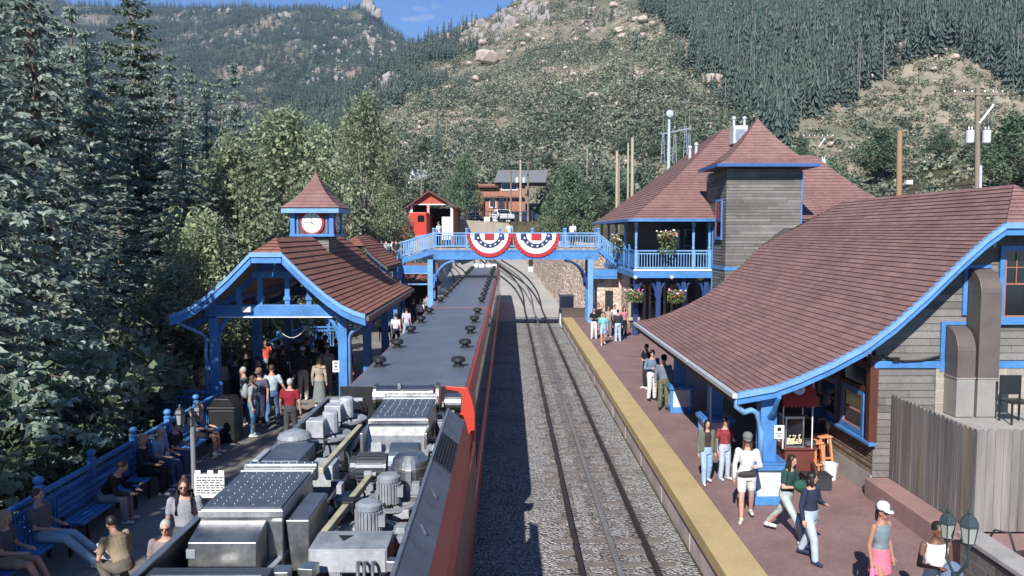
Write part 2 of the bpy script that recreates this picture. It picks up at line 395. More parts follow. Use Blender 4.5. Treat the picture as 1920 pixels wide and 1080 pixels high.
# haze: one closed box of thin air
hz = MB(); hz.bx(-1500, 2400, -60, 1702, -8, 520)
hm = bpy.data.materials.new('thin_air'); hm.use_nodes = True; hn = hm.node_tree; hn.nodes.remove(hn.nodes['Principled BSDF'])
pv = hn.nodes.new('ShaderNodeVolumePrincipled'); pv.inputs['Color'].default_value = (.5, .7, 1, 1); pv.inputs['Density'].default_value = HAZE if 'HAZE' in globals() else .00011; pv.inputs['Anisotropy'].default_value = .0
hn.links.new(pv.outputs[0], hn.nodes['Material Output'].inputs['Volume'])
ho = stuff(hz.build('haze', hm))

# ================================================================== hill vegetation (wild, uncountable)
def tri_clump(mb, c, r, h, n, rn, up=.4):
    """a ragged clump of leaf faces"""
    for _ in range(n):
        a = rn.uniform(0, 2 * pi); t = rn.random() ** .6; zz = rn.random()
        rr = r * sqrt(max(0, 1 - (zz * 1.0 - .25) ** 2)) * t
        p = V((c[0] + rr * cos(a), c[1] + rr * sin(a), c[2] + h * zz))
        s = min(r * rn.uniform(.12, .26), rn.uniform(.2, .42))
        d1 = V((rn.gauss(0, 1), rn.gauss(0, 1), rn.gauss(0, .6))).normalized() * s; d2 = V((rn.gauss(0, 1), rn.gauss(0, 1), rn.gauss(0, 1))).normalized() * s
        mb.add([p - d1, p + d2, p + d1, p - d2 * .8], [(0, 1, 2, 3)])
SCRUB = M_leaf('scrub_oak_leaves', (.09, .115, .08), (.185, .21, .145), (.31, .33, .235), .15, 0)
SAGE = M_leaf('pale_sage_brush', (.16, .17, .115), (.27, .27, .19), (.4, .38, .28), .15, 0)
NEEDLE = M_leaf('distant_conifer_needles', (.04, .062, .052), (.075, .105, .085), (.13, .16, .13), .1, 0)
def uv_of(p): 
    q = RC.transposed() @ (V(p) - CAM); return 960 + F * q.x / q.y, 540 - F * q.z / q.y
rn = random.Random(11)
scrub = MB(); scrub2 = MB(); sage = MB(); con = MB(); dead = MB()
def cone_tree(mb, p, h, r, rn, n=7, L=6):
    x, y, z = p
    for k in range(L):
        t = (k + .3) / L; zc = z + h * (.06 + .94 * t); rr = r * (1 - t) ** .8 + .1; a0 = rn.random() * 6; m = max(4, n - k // 2)
        for i in range(m):
            a = a0 + 2 * pi * i / m + rn.gauss(0, .2); w = 2.0 / m; q = rr * rn.uniform(.55, 1.25); d = h * rn.uniform(.03, .1)
            mb.add([(x, y, zc + h * .13), (x + q * .62 * cos(a - w), y + q * .62 * sin(a - w), zc - d * .3), (x + q * cos(a), y + q * sin(a), zc - d), (x + q * .62 * cos(a + w), y + q * .62 * sin(a + w), zc - d * .3)], [(0, 1, 2, 3)])
for i in range(26000):
    u = rn.uniform(440, 2050); yy = Y0 + 3 + (rn.random() ** 1.25) * 560; yr = lerps(RDIST, u)
    if yy > yr + 25: continue
    x = (u - 952) / F * yy; z = gz(x, yy); uu, vv = uv_of((x, yy, z))
    if vv > 425 or vv < -70: continue
    if 820 < uu < 1035 and yy < 152: continue
    den = fb(x, yy, 28, 3)
    kn = math.exp(-(((x - 118) / 42) ** 2 + ((yy - 212) / 52) ** 2))
    kn = 1.0 if (vv > 88 + abs(uu - 1770) * .6 + 22 * fb(x, yy, 12) and uu > 1480) else 0.0
    forest = (uu > 1235 + max(0, vv - 20) * .75 + 60 * fb(x, yy, 60) and not kn and vv < 285) or (uu < 800 + 170 * fb(x, yy, 45) and yy > 230 and vv < 200 + 60 * fb(x, yy, 50) and vv > uu * -.9 + 640 - 0) 
    left_forest = uu < 800 - (vv - 60) * .9 + 50 * fb(x, yy, 40)
    if (forest and (uu > 1000 or rn.random() < .75)) or (left_forest and rn.random() < .6):
        if forest and uu > 1000 and den < -.35: continue
        cone_tree(con, (x, yy, z - .3), rn.uniform(6, 13) * (1 if uu > 1000 else .85), rn.uniform(1.5, 2.5), rn)
        if uu > 1200 and rn.random() < .04:
            h = rn.uniform(8, 14); dead.tube((x + 2, yy - 1.5, z), (x + 2 + rn.gauss(0, .3), yy - 1.5, z + h), .12, .05, 4)
    else:
        if kn > .3:
            t = sage if rn.random() < .62 else scrub; s = rn.uniform(.8, 1.9)
            if den < -.5 and rn.random() < .4: continue
        else:
            t = scrub if rn.random() < .62 + .5 * den else sage; s = rn.uniform(1.1, 2.9) * (1 + .5 * den)
            if den < -.28 and rn.random() < .45: continue
        lo = yy < 185 and uu < 1300
        if lo and rn.random() < .6: s *= 1.5; t = scrub
        nn = (90 if lo and s > 2 else 70 if yy < 240 else 44) if s > 1.3 else 30
        if t is scrub and (fb(x + 7, yy, 14, 3) > .2 or rn.random() < .12): t = scrub2; s *= 1.25
        tri_clump(t, (x, yy, z - .3), s, s * rn.uniform(.8, 1.15), nn, rn)
for i in range(1500):  # brush on the bank behind the depot and the station
    x = rn.uniform(18, 95); yy = rn.uniform(46, 134)
    if x < 26 and yy < 66: continue
    z = gz(x, yy); t = scrub if fb(x, yy, 15) > -.1 else sage; tri_clump(t, (x, yy, z - .2), rn.uniform(.5, 1.5), rn.uniform(.5, 1.6), 60, rn)
for i in range(8500):  # the dark forest right of the scrubby face
    u = rn.uniform(1200, 2050); yy = Y0 + 10 + rn.random() * 330; x = (u - 952) / F * yy; z = gz(x, yy); uu, vv = uv_of((x, yy, z))
    if vv < -60 or vv > 290 or uu < 1235 + max(0, vv - 20) * .75 + 70 * fb(x, yy, 40): continue
    if vv > 82 + abs(uu - 1770) * .6 + 24 * fb(x, yy, 12) and uu > 1480: continue
    cone_tree(con, (x, yy, z - .3), rn.uniform(2.8, 7.5), rn.uniform(1.0, 1.9), rn)
    if rn.random() < .3: tri_clump(scrub2, (x + 2, yy - 1, gz(x + 2, yy - 1)), rn.uniform(.7, 1.6), rn.uniform(.7, 1.5), 30, rn)
    if rn.random() < .02: h = rn.uniform(6, 10); dead.tube((x + 1, yy - 1.5, z), (x + 1 + rn.gauss(0, .3), yy - 1.5, z + h), .13, .05, 4)
for i in range(500):   # single pines on the scrubby face
    u = rn.uniform(650, 1500); yy = Y0 + 3 + rn.random() * 480; x = (u - 952) / F * yy
    if yy > lerps(RDIST, u) + 8: continue
    z = gz(x, yy); uu, vv = uv_of((x, yy, z))
    if vv > 420 or vv < -40 or rn.random() > (.85 if vv < 60 else .16): continue
    cone_tree(con, (x, yy, z - .3), rn.uniform(4, 9), rn.uniform(1.2, 2.2), rn)
stuff(tag(scrub.build('scrub_oak_cover', SCRUB), 'dense green scrub oak covering the middle hillside', 'scrub'))
stuff(tag(scrub2.build('dark_brush_cover', M_leaf('dark_brush_leaves', (.045, .068, .045), (.095, .125, .085), (.17, .2, .14), .12, 0)), 'darker green bushes in patches across the hillside', 'brush'))
stuff(tag(sage.build('sage_brush_cover', SAGE), 'pale grey green sage brush scattered over the sunny slopes', 'brush'))
stuff(tag(con.build('hillside_conifer_forest', NEEDLE), 'dark conifer forest on the upper right slope of the hill', 'forest'))
stuff(tag(dead.build('bare_trunk_stand', M('bare_grey_trunk', (.22, .21, .19), .9)), 'thin bare grey trunks standing among the right slope conifers', 'trunks'))
far = MB()
for i in range(16000):
    u = rn.uniform(-60, 960); yy = 640 + rn.random() ** .8 * 900; x = (u - 952) / F * yy; z = far_z(x, yy); uu, vv = uv_of((x, yy, z))
    if vv > 330 or vv < -30 or uu < 90: continue
    if fb(x, yy, 60, 3) < -.42 and rn.random() < .85: continue
    cone_tree(far, (x, yy, z - 1), rn.uniform(8, 17), rn.uniform(2.2, 3.8), rn, 6, 4)
FNEED = M_leaf('far_conifer_needles', (.03, .05, .042), (.05, .075, .06), (.085, .11, .085), .05, 0)
stuff(tag(far.build('far_mountain_forest', FNEED), 'blue green conifer forest covering the far mountain', 'forest'))

# rocks
ROCK = M('pink_granite', (.52, .43, .36), .9, var=.28, vs=.4, bump=.7, bs=3, fine=.2)
def rock_mesh(mb, c, r, rn, sq=(1, 1, .75), det=2):
    bm = bmesh.new(); bmesh.ops.create_icosphere(bm, subdivisions=det, radius=1)
    o = V((rn.uniform(-50, 50), rn.uniform(-50, 50), rn.uniform(-50, 50)))
    R = Matrix.Rotation(rn.uniform(0, 6), 3, 'Z') @ Matrix.Rotation(rn.uniform(-.3, .3), 3, 'X')
    vs = []
    for v in bm.verts:
        d = v.co.normalized(); k = 1 + .34 * noise.noise(d * 1.3 + o) + .22 * noise.noise(d * 3.1 + o); q = d * k
        q = V([max(-.82, min(.82, t)) for t in q])
        vs.append(V(c) + R @ V((q.x * sq[0], q.y * sq[1], q.z * sq[2])) * r)
    fs = [tuple(v.index for v in f.verts) for f in bm.faces]; bm.free(); mb.add(vs, fs)
crag = MB()
def crags(pts, fz, dlo, dhi, n, rlo, rhi, spread, tall=1.0):
    for (u, v, k) in pts:
        for j in range(int(n * k)):
            uu = u + rn.gauss(0, spread * k); vv = v + rn.gauss(0, spread * .55 * k)
            d = ray(uu, vv); lo = dlo
            t = dlo
            while t < dhi:
                p = CAM + d * (t / d.y)
                if fz(p.x, p.y) > p.z: break
                t += (dhi - dlo) / 160
            else: continue
            r = rn.uniform(rlo, rhi)
            rock_mesh(crag, p + V((0, r * .25, -r * .1)), r, rn, (1, .8, rn.uniform(.8, 1.7) * tall), 1)
crags([(345, 42, 1), (450, 75, 1.0), (535, 38, .8), (385, 80, .6), (535, 105, .6), (505, 145, .6), (580, 150, .7), (620, 40, .8), (660, 85, 1.2), (720, 75, 1.1), (640, 110, .7), (700, 105, 1.2), (735, 125, .8), (600, 95, .6), (640, 145, .7), (560, 60, .5), (420, 20, .5), (690, 60, .9), (760, 90, .8)], far_z, 640, 1600, 13, 2.2, 7, 17)
tw = MB(); rn_ = random.Random(2)
for u, v, r in ((676, 26, 11), (684, 20, 12), (692, 20, 13), (700, 22, 11), (708, 27, 10), (688, 8, 10), (694, 6, 9), (690, -4, 9), (687, -12, 6)):
    q = aty(u, v, 1430); rock_mesh(tw, q, r, rn_, (.9, .9, 1.2), 2)
crags([(800, 85, 1), (825, 60, .9), (850, 70, .9), (770, 100, .8), (740, 150, .8), (720, 165, .6), (900, 45, 1.3), (940, 25, 1.2), (985, 15, 1.2), (960, 45, 1), (930, 60, .8), (1010, 30, .8), (880, 60, .8), (690, 165, .5)], gz, 140, 620, 16, 1.6, 4.2, 15)
crags([(1340, 160, .9), (1290, 175, .6), (1080, 15, .8), (1150, 20, .8), (1180, 65, .6), (1100, 55, .5), (900, 230, .4), (1220, 170, .5), (1050, 250, .5), (900, 250, .35), (700, 185, .4), (1180, 12, .7)], gz, 140, 640, 12, .9, 2.4, 16, .7)
CRAG = M('pale_granite_crag', (.34, .3, .28), .95, var=.25, vs=.08, bump=.6, bs=.8, fine=.2)
stuff(tag(crag.build('granite_crag_cover', CRAG), 'pale pinkish granite crags breaking through the mountain forest', 'rock'))
scree = MB(); rn = random.Random(31)
for i in range(1500):
    u = rn.uniform(640, 1930); yy = Y0 + 12 + rn.random() * 480; x = (u - 952) / F * yy
    if yy > lerps(RDIST, u): continue
    if fb(x, yy, 45, 3) < .05 and rn.random() < .75: continue
    z = gz(x, yy); r = rn.uniform(.35, 1.1) * (1 + (rn.random() < .08)); rock_mesh(scree, (x, yy - .5, z + r * .55), r, rn, (1.2, .9, .8), 1)
stuff(tag(scree.build('rock_scatter', ROCK), 'small pale rocks scattered through the hillside scrub', 'rocks'))
tag(tw.build('rock_tower', CRAG), 'small pink rock tower standing on the far ridge skyline', 'rock')
def ground_hit(u, v, lo=130, hi=700):
    d = ray(u, v); t = lo
    while t < hi:
        p = CAM + d * (t / d.y)
        if gz(p.x, p.y) > p.z: return p
        t += 1.5
    return None
bl = [(914, 120, 22), (843, 171, 9), (860, 177, 9), (1019, 122, 8), (1160, 63, 11), (1205, 70, 7), (980, 86, 6), (1165, 75, 10), (888, 152, 6), (1042, 202, 8), (1050, 193, 5), (1130, 180, 7), (1288, 90, 8), (1335, 162, 20), (1205, 42, 10), (1190, 40, 7), (1080, 78, 6), (947, 151, 5), (1140, 185, 5), (905, 84, 8), (990, 70, 6), (1095, 47, 7), (1240, 110, 5), (1010, 150, 5), (880, 122, 6), (955, 100, 6), (1188, 145, 5), (1060, 130, 5), (1145, 105, 6), (1110, 25, 9), (1150, 15, 9), (1780, 40, 7), (1800, 44, 6), (1735, 25, 5), (1755, 30, 4), (1830, 68, 4), (1490, 82, 6), (1290, 92, 5), (1650, 105, 9), (1620, 110, 10), (1690, 92, 8)]
for i, (u, v, px) in enumerate(bl):
    p = ground_hit(u, v)
    if not p: continue
    mb = MB(); r = px * p.y / F * 1.1; rock_mesh(mb, (0, 0, 0), r, rn, (1, .8, .62), 2)
    o = mb.build('boulder', ROCK); o.location = p + V((0, -r * .4, r * .45))
    lab = 'pale granite boulder lying among scrub on the hillside'
    if i == 0: lab = 'broad tan slab boulder, one of the biggest on the middle of the scrubby hill'
    elif i == 13: lab = 'big tan rock knob above the roof where the scrub meets the dark forest'
    tag(o, lab, 'boulder', 'boulders on the hillside')
# ================================================================== trees near the line
BARK = M('grey_brown_bark', (.12, .095, .075), .95, var=.3, vs=6, bump=.6)
PALEB = M('pale_bark', (.3, .27, .22), .9, var=.25, vs=5, bump=.4)
SPRUCE = M_leaf('blue_spruce_needles', (.12, .165, .13), (.27, .335, .275), (.45, .51, .43), .32, .18)
PINEN = M_leaf('pine_needles', (.06, .085, .06), (.11, .145, .095), (.18, .22, .145), .12, .25)
COTTON = M_leaf('cottonwood_leaves', (.145, .19, .105), (.305, .365, .225), (.45, .5, .325), .35, .25)
DARKLEAF = M_leaf('dark_green_leaves', (.065, .105, .065), (.135, .195, .115), (.23, .3, .175), .3, .3)

def spray(mb, p, d, L, w, rn):
    """needle spray: a small bent pair of slim faces along d"""
    d = d.normalized(); s = d.cross(V((rn.gauss(0, 1), rn.gauss(0, 1), rn.gauss(0, 1)))).normalized() * w
    q = p + d * L * .55 - V((0, 0, L * .06)); e = p + d * L - V((0, 0, L * .25))
    mb.add([p, q - s, e, q + s], [(0, 1, 2, 3)])
def conifer_mesh(h, r, seed, droop=.35, levels=34, dens=1.0, bare=.04, taper=.85):
    rn = random.Random(seed); fo = MB(); tr = MB()
    tr.pipe([(0, 0, -1), (0, 0, h * .3), (rn.gauss(0, .05), rn.gauss(0, .05), h * .7), (0, 0, h)], [h * .017, h * .014, h * .007, .02], 8)
    for i in range(levels):
        t = bare + (1 - bare) * (i + rn.random() * .8) / levels; z = h * t
        R = r * (1 - t) ** taper * rn.uniform(.78, 1.12) + .12
        nb = max(5, int((9.5 - 3 * t) * dens)); a0 = rn.random() * 6
        for k in range(nb):
            a = a0 + 2 * pi * k / nb + rn.gauss(0, .2); Rb = R * rn.uniform(.62, 1.15)
            u = V((cos(a), sin(a), 0)); side = V((-sin(a), cos(a), 0)); n = max(4, int(Rb / .105))
            if Rb > 1: tr.tube((0, 0, z), u * Rb * .8 + V((0, 0, z - Rb * droop * .6)), .03 + .008 * Rb, .01, 4, False)
            for j in range(n):
                f = (j + .6) / n
                p = u * (Rb * f) + V((0, 0, z - Rb * droop * f ** 1.4 + Rb * .16 * f ** 3)) + V((rn.gauss(0, .05), rn.gauss(0, .05), rn.gauss(0, .05)))
                Ls = (.15 + .15 * (1 - f)) * rn.uniform(.6, 1.3) * (.7 + .3 * min(1, R / 2))
                for sg in (-1, 1):
                    spray(fo, p, u * .55 + side * sg * rn.uniform(.6, 1.1) + V((0, 0, rn.gauss(-.15, .25))), Ls * 1.3, .06, rn)
                spray(fo, p, u + V((rn.gauss(0, .2), rn.gauss(0, .2), rn.gauss(0, .3))), Ls, .055, rn)
                if rn.random() < .7: spray(fo, p, u * .5 + V((rn.gauss(0, .3), rn.gauss(0, .3), -.8)), Ls * .9, .055, rn)
    return fo, tr
def leafy_mesh(h, r, seed, crown0=.25, n_cl=70, per=110, leaf=.13, squash=1.0):
    rn = random.Random(seed); fo = MB(); tr = MB()
    tops = []
    tr.pipe([(0, 0, -1), (rn.gauss(0, .1), rn.gauss(0, .1), h * .25), (rn.gauss(0, .25), rn.gauss(0, .25), h * .55), (rn.gauss(0, .2), 0, h * .9)], [h * .02, h * .017, h * .01, .03], 8)
    for i in range(n_cl):
        a = rn.uniform(0, 2 * pi); t = rn.random(); z = h * (crown0 + (1 - crown0) * t)
        prof = (sin(pi * min(1, .12 + .88 * t) ** .8)) ** .6
        rr = r * prof * (rn.random() ** .45) * rn.uniform(.75, 1.15); c = V((rr * cos(a), rr * sin(a), z * squash + rn.gauss(0, .2)))
        if rr > r * .35 and i % 2 == 0:
            b0 = V((0, 0, z * rn.uniform(.45, .7))); mid = b0.lerp(c, .5) + V((0, 0, -.1)); tr.pipe([b0, mid, c], [h * .006, h * .004, .01], 5)
        cs = r * rn.uniform(.2, .36)
        for _ in range(per):
            d = V((rn.gauss(0, 1), rn.gauss(0, 1), rn.gauss(0, .8))).normalized() * cs * rn.random() ** .4
            p = c + d; s = leaf * rn.uniform(.6, 1.4)
            x = V((rn.gauss(0, 1), rn.gauss(0, 1), rn.gauss(0, .7))).normalized() * s; y = V((rn.gauss(0, 1), rn.gauss(0, 1), rn.gauss(0, .7))).normalized() * s * .8
            fo.add([p - x, p + y, p + x, p - y], [(0, 1, 2, 3)])
    return fo, tr
def make_tree(name, foliage, trunk, fm, tm, label, cat, group):
    t = thing(name, label, cat, (0, 0, -200), 0, group); fo = foliage.build('crown', fm, t, world=False); trunk.build('trunk', tm, t, smooth=True, world=False); return t
SP = [make_tree('spruce_tree', *conifer_mesh(18, 3.5, s, .4, 46), SPRUCE, BARK, 'x', 'tree', 'spruces beside the left platform') for s in (1, 2, 3)]
PI_ = make_tree('pine_tree', *conifer_mesh(20, 3.0, 9, .1, 22, .8, .5, .45), PINEN, PALEB, 'x', 'tree', 'spruces beside the left platform')
CW = [make_tree('cottonwood_tree', *leafy_mesh(11, 3.3, s, .12, 110, 210, .095), COTTON, PALEB, 'x', 'tree', 'leafy trees behind the pavilion') for s in (4, 5)]
DL = [make_tree('leafy_tree', *leafy_mesh(9, 3.4, s, .2, 70, 130, .14), DARKLEAF, BARK, 'x', 'tree', 'leafy trees at the foot of the hill') for s in (6, 7)]
SH = [make_tree('shrub', *leafy_mesh(2.6, 1.5, s, .05, 30, 100, .085), COTTON if s == 21 else DARKLEAF, BARK, 'x', 'shrub', 'shrubs along the left fence') for s in (21, 22)]
used = set()
def plant(proto, x, y, h, h0, label, group=None, wide=1.0, z=None):
    z = gz(x, y) if z is None else z; s = h / h0
    if proto.name in used: o = dup(proto, (x, y, z), rnd.uniform(0, 6.3), label, group, (s * wide, s * wide, s))
    else:
        used.add(proto.name); o = proto; o.location = (x, y, z); o.rotation_euler = (0, 0, rnd.uniform(0, 6)); o.scale = (s * wide, s * wide, s); o['label'] = label
        if group: o['group'] = group
    return o
def topz(v, y): return 6.5 + (435 - v) * y / F
# (px of trunk, distance, py of the top, which mesh, label)
spr = [(-60, 17, -260, 0, 1.0, 'dark spruce nearest the camera at the left edge, its branches over the fence'),
       (70, 22, -160, 1, 1.0, 'spruce with pale drooping boughs behind the near fence posts'),
       (178, 37, 60, 2, 1.1, 'broad blue green spruce rising behind the blue corner railing'),
       (-40, 26, -230, 2, 1.0, 'very tall spruce at the left edge reaching past the top of the photo'),
       (60, 33, -120, 0, 1.0, 'tall spruce second from the left edge, its top out of the photo'),
       (258, 41, 95, 1, .9, 'dark spruce left of the leafy trees, its top below the tall pine'),
       (150, 38, 15, 1, 1.0, 'tall dark spruce between the left edge and the tall pine'),
       (330, 41, 110, 0, .95, 'spruce just right of the tall pine'),
       (395, 48, 150, 2, .9, 'slim spruce standing right behind the pale green leafy tree'),
       (448, 54, 118, 1, .95, 'pointed spruce at the right end of the dark spruce row'),
       (365, 60, 125, 2, 1.0, 'spruce farther back in a gap of the spruce row'),
       (500, 70, 185, 0, .9, 'small far spruce right of the pointed one above the leafy crown'),
       (120, 54, 40, 0, 1.1, 'spruce in the second row behind the tall dark spruces on the left'), (212, 56, 78, 1, 1.1, 'second row spruce filling the gap left of the tall pine'),
       (300, 58, 105, 2, 1.1, 'second row spruce filling the gap right of the tall pine'), (10, 48, -20, 1, 1.1, 'second row spruce at the left edge of the photo'),
       (420, 66, 150, 0, 1.1, 'second row spruce behind the pale green leafy tree'), (350, 36, 230, 2, 1.25, 'young spruce in front of the dark row, left of the leafy trees'),
       (230, 30, 330, 0, 1.4, 'wide low spruce above the corner railing'), (120, 26, 200, 1, 1.2, 'blue green spruce at mid height behind the benches'),
       (-140, 40, -100, 1, 1.1, 'spruce in the dark background at the upper left corner')]
for px, y, v, k, wd, lab in spr:
    x = (px - 952) * y / F; zb = gz(x, y); plant(SP[k], x, y, topz(v, y) - zb, 18, lab, None, wd * min(1.5, 18 / (topz(v, y) - zb) + .12))
plant(PI_, (265 - 952) * 42 / F, 42, topz(-8, 42) - gz(-19, 42), 20, 'tall thin pine with a sparse ragged top above the spruces')
# out of the frame, left of the camera: shades the waiting people on the left platform
for x, y, h, wd in ((-11.2, 1.5, 17, 1.15), (-11.4, 6.0, 16, .95)):
    plant(SP[int(x * 10) % 3], x, y, h, 18, 'spruce beyond the left edge beside the near deck', None, wd)
cot = [(535, 44, 235, 0, 1.15, 'big pale green cottonwood behind the clock tower'), (450, 39, 300, 1, 1.1, 'pale green leafy tree left of the clock tower'),
       (385, 33, 420, 0, .9, 'lower leafy tree directly left of the pavilion gable'), (600, 56, 270, 1, .9, 'leafy tree right behind the clock tower peak'),
       (690, 64, 200, 0, .85, 'tall cottonwood with pale limbs between clock tower and red shed'), (655, 78, 235, 1, .8, 'olive cottonwood farther behind the clock tower'),
       (722, 60, 365, 1, .8, 'bright green bushy tree beside the bridge steps'), (330, 28, 520, 1, .9, 'leafy tree in front of the spruces by the corner railing')]
for px, y, v, k, wd, lab in cot:
    x = (px - 952) * y / F; zb = gz(x, y); hh = topz(v, y) - zb; plant(CW[k], x, y, hh, 11, lab, None, wd * max(.8, min(1.5, 9 / hh)))
lea = [(872, 112, 292, 0, .8, 'round dark green tree in front of the orange brick building'), (864, 125, 312, 1, .7, 'leafy tree behind the red shed roof'),
       (1068, 86, 330, 1, .9, 'bushy tree right behind the bridge deck'), (1046, 118, 352, 0, .7, 'leafy tree at the right end of the grey roof'),
       (1095, 100, 345, 0, .8, 'leafy tree left of the twin wooden poles'), (1030, 160, 300, 1, 1.0, 'hill foot tree above the grey roof'),
       (960, 175, 285, 0, 1.1, 'hill foot tree behind the pole transformers'), (1110, 170, 290, 1, 1.1, 'hill foot tree left of the two far poles'),
       (1010, 190, 265, 0, 1.2, 'hill foot tree in the middle of the green belt'), (900, 185, 270, 1, 1.1, 'hill foot tree behind the round dark tree'),
       (722, 140, 290, 0, .9, 'leafy tree left of the grey house'), (800, 176, 262, 1, .9, 'tree above the grey house roof'),
       (1170, 165, 300, 0, 1.0, 'tree behind the wooden poles beside the big roof'), (1225, 160, 275, 1, 1.0, 'dark tree beside the substation tower'),
       (1290, 150, 255, 0, .9, 'tree behind the left slope of the big roof'), (1650, 95, 250, 1, 1.0, 'round green tree left of the cut wooden post'),
       (1560, 100, 300, 0, .7, 'yellowish tree beside the small transformer pole'), (1895, 66, 232, 1, 1.0, 'green tree at the right edge behind the tall transformer pole'),
       (1830, 90, 270, 0, .9, 'tree left of the tall transformer pole base'), (1760, 95, 300, 1, .9, 'low tree right of the cut wooden post'), (1500, 140, 265, 1, .8, 'tree right of the tower roof peak')]
for px, y, v, k, wd, lab in lea:
    x = (px - 952) * y / F; zb = gz(x, y); hh = max(3, topz(v, y) - zb); plant(DL[k], x, y, hh, 9, lab, None, wd * max(.8, min(1.6, 8 / hh)))
for px, y, v, lab in ((822, 168, 222, 'dark pointed spruce on the slope above the red shed'), (1140, 128, 335, 'low grey green bush beside the corner of the big roof')):
    x = (px - 952) * y / F; zb = gz(x, y)
    if 'spruce' in lab: plant(SP[2], x, y, topz(v, y) - zb, 18, lab, 'leafy trees at the foot of the hill', 1.2)
    else: plant(SH[1], x, y, topz(v, y) - zb, 2.6, lab, 'leafy trees at the foot of the hill', 1.2)
shr = [(-10.3, 14.5, 2.9), (-10.6, 17, 3.4), (-11, 20, 4.2), (-10.0, 19, 2.6), (-11.6, 23.5, 5), (-12.2, 27, 5.6), (-11.8, 31, 5), (-12.5, 35, 5), (-11.4, 25, 3.6), (-9.6, 16.2, 2.2), (-11.9, 39, 5), (-13.5, 21, 4)]
for i, (x, y, h) in enumerate(shr):
    plant(SH[i % 2], x, y, h, 2.6, 'leafy green shrub growing close behind the blue railing', 'shrubs along the left fence', 1.0, gz(x, y) - .2)
# ================================================================== platforms
PZ = .76
BRICKRED = M('red_platform_paving', (.25, .155, .147), .85, var=.2, vs=.9, bump=.12, bs=60, fine=.2)
YEL = M('yellow_edge_strip', (.5, .37, .185), .8, var=.1, vs=1.2, bump=.25, bs=45, fine=.14)
PWALL = M('stained_platform_wall', (.5, .42, .4), .9, var=.3, vs=2, streak=.25, fine=.15)
DECKM = M('grey_deck_paving', (.24, .225, .205), .85, var=.3, vs=.9, fine=.2, bump=.1)
mb = MB(); mb.bx(4.36, 40, 2, 53.6, .3, PZ); struct(mb.build('right_platform', BRICKRED))
mb = MB(); mb.bx(3.66, 4.36, 2, 53.6, .5, PZ + .004); struct(mb.build('platform_edge_strip', YEL, bevel=.015))
mb = MB(); mb.bx(3.74, 4.3, 2, 53.55, -.3, .5); mb.bx(3.70, 4.3, 2, 53.58, .47, .5)
for y in fr(4, 52, 17): mb.bx(3.728, 3.745, y, y + .03, -.2, .47)
struct(mb.build('platform_wall', PWALL))
mb = MB(); mb.prism([(-3.5, 2, .2), (-3.5, 56, .2), (-10.2, 56, .2), (-10.2, 23.3, .2), (-8.45, 23.1, .2), (-8.45, 2, .2)], (0, 0, PZ - .2)); struct(mb.build('left_platform', DECKM))

# ================================================================== railings
def finial(mb, x, y, z, s=1.0):
    mb.lathe([(.075 * s, 0), (.09 * s, .02), (.09 * s, .05), (.04 * s, .07), (.085 * s, .12), (.095 * s, .16), (.07 * s, .21), (.01, .235)], (x, y, z), n=10)
def railing(root, p0, p1, h=1.05, npost=2, posts=None, gap=.13, solid=False, mat=None, fin=True, ends=(True, True), pw=.12):
    mat = mat or BLUE; p0 = V(p0); p1 = V(p1); d = p1 - p0; L = d.length; n = max(2, npost)
    for k in range(n):
        if (k == 0 and not ends[0]) or (k == n - 1 and not ends[1]): continue
        q = p0 + d * k / (n - 1); m = MB(); m.box(q + V((0, 0, (h + .1) / 2)), (pw, pw, h + .1))
        if fin: finial(m, q.x, q.y, q.z + h + .1, pw / .12)
        m.build('post', mat, root)
    m = MB(); m.bar(p0 + V((0, 0, h)), p1 + V((0, 0, h)), .1, .07); m.bar(p0 + V((0, 0, h - .16)), p1 + V((0, 0, h - .16)), .05, .06); m.build('top_rail', mat, root)
    m = MB(); m.bar(p0 + V((0, 0, .12)), p1 + V((0, 0, .12)), .06, .08); m.build('bottom_rail', mat, root)
    m = MB(); k = int(L / gap)
    for i in range(1, k):
        q = p0 + d * i / k; m.box(q + V((0, 0, (h - .05) / 2 + .06)), (.04, .04, h - .28))
    if solid:
        a = p0 + V((0, 0, h * .45)); b = p1 + V((0, 0, h * .45)); m = MB(); m.bar(a, b, .03, h * .72)
    m.build('baluster_row', mat, root)
t = thing('railing', 'blue railing with ball finials along the near left platform behind the benches', 'railing', (-8.35, 16, PZ))
railing(t, (-8.35, 8.6, PZ), (-8.35, 23.0, PZ), 1.08, 9)
t = thing('railing', 'sunlit short blue railing closing the deck corner beside the pavilion post', 'railing', (-9.2, 23.2, PZ))
railing(t, (-8.55, 23.1, PZ), (-10.1, 23.3, PZ), 1.08, 2, ends=(False, True), pw=.16)
t = thing('railing', 'blue railing running back under the pavilion along the creek side', 'railing', (-10.1, 30, PZ))
railing(t, (-10.1, 24.8, PZ), (-10.1, 39, PZ), 1.08, 8); railing(t, (-10.1, 39, PZ), (-8.2, 39.3, PZ), 1.08, 2, ends=(False, True))

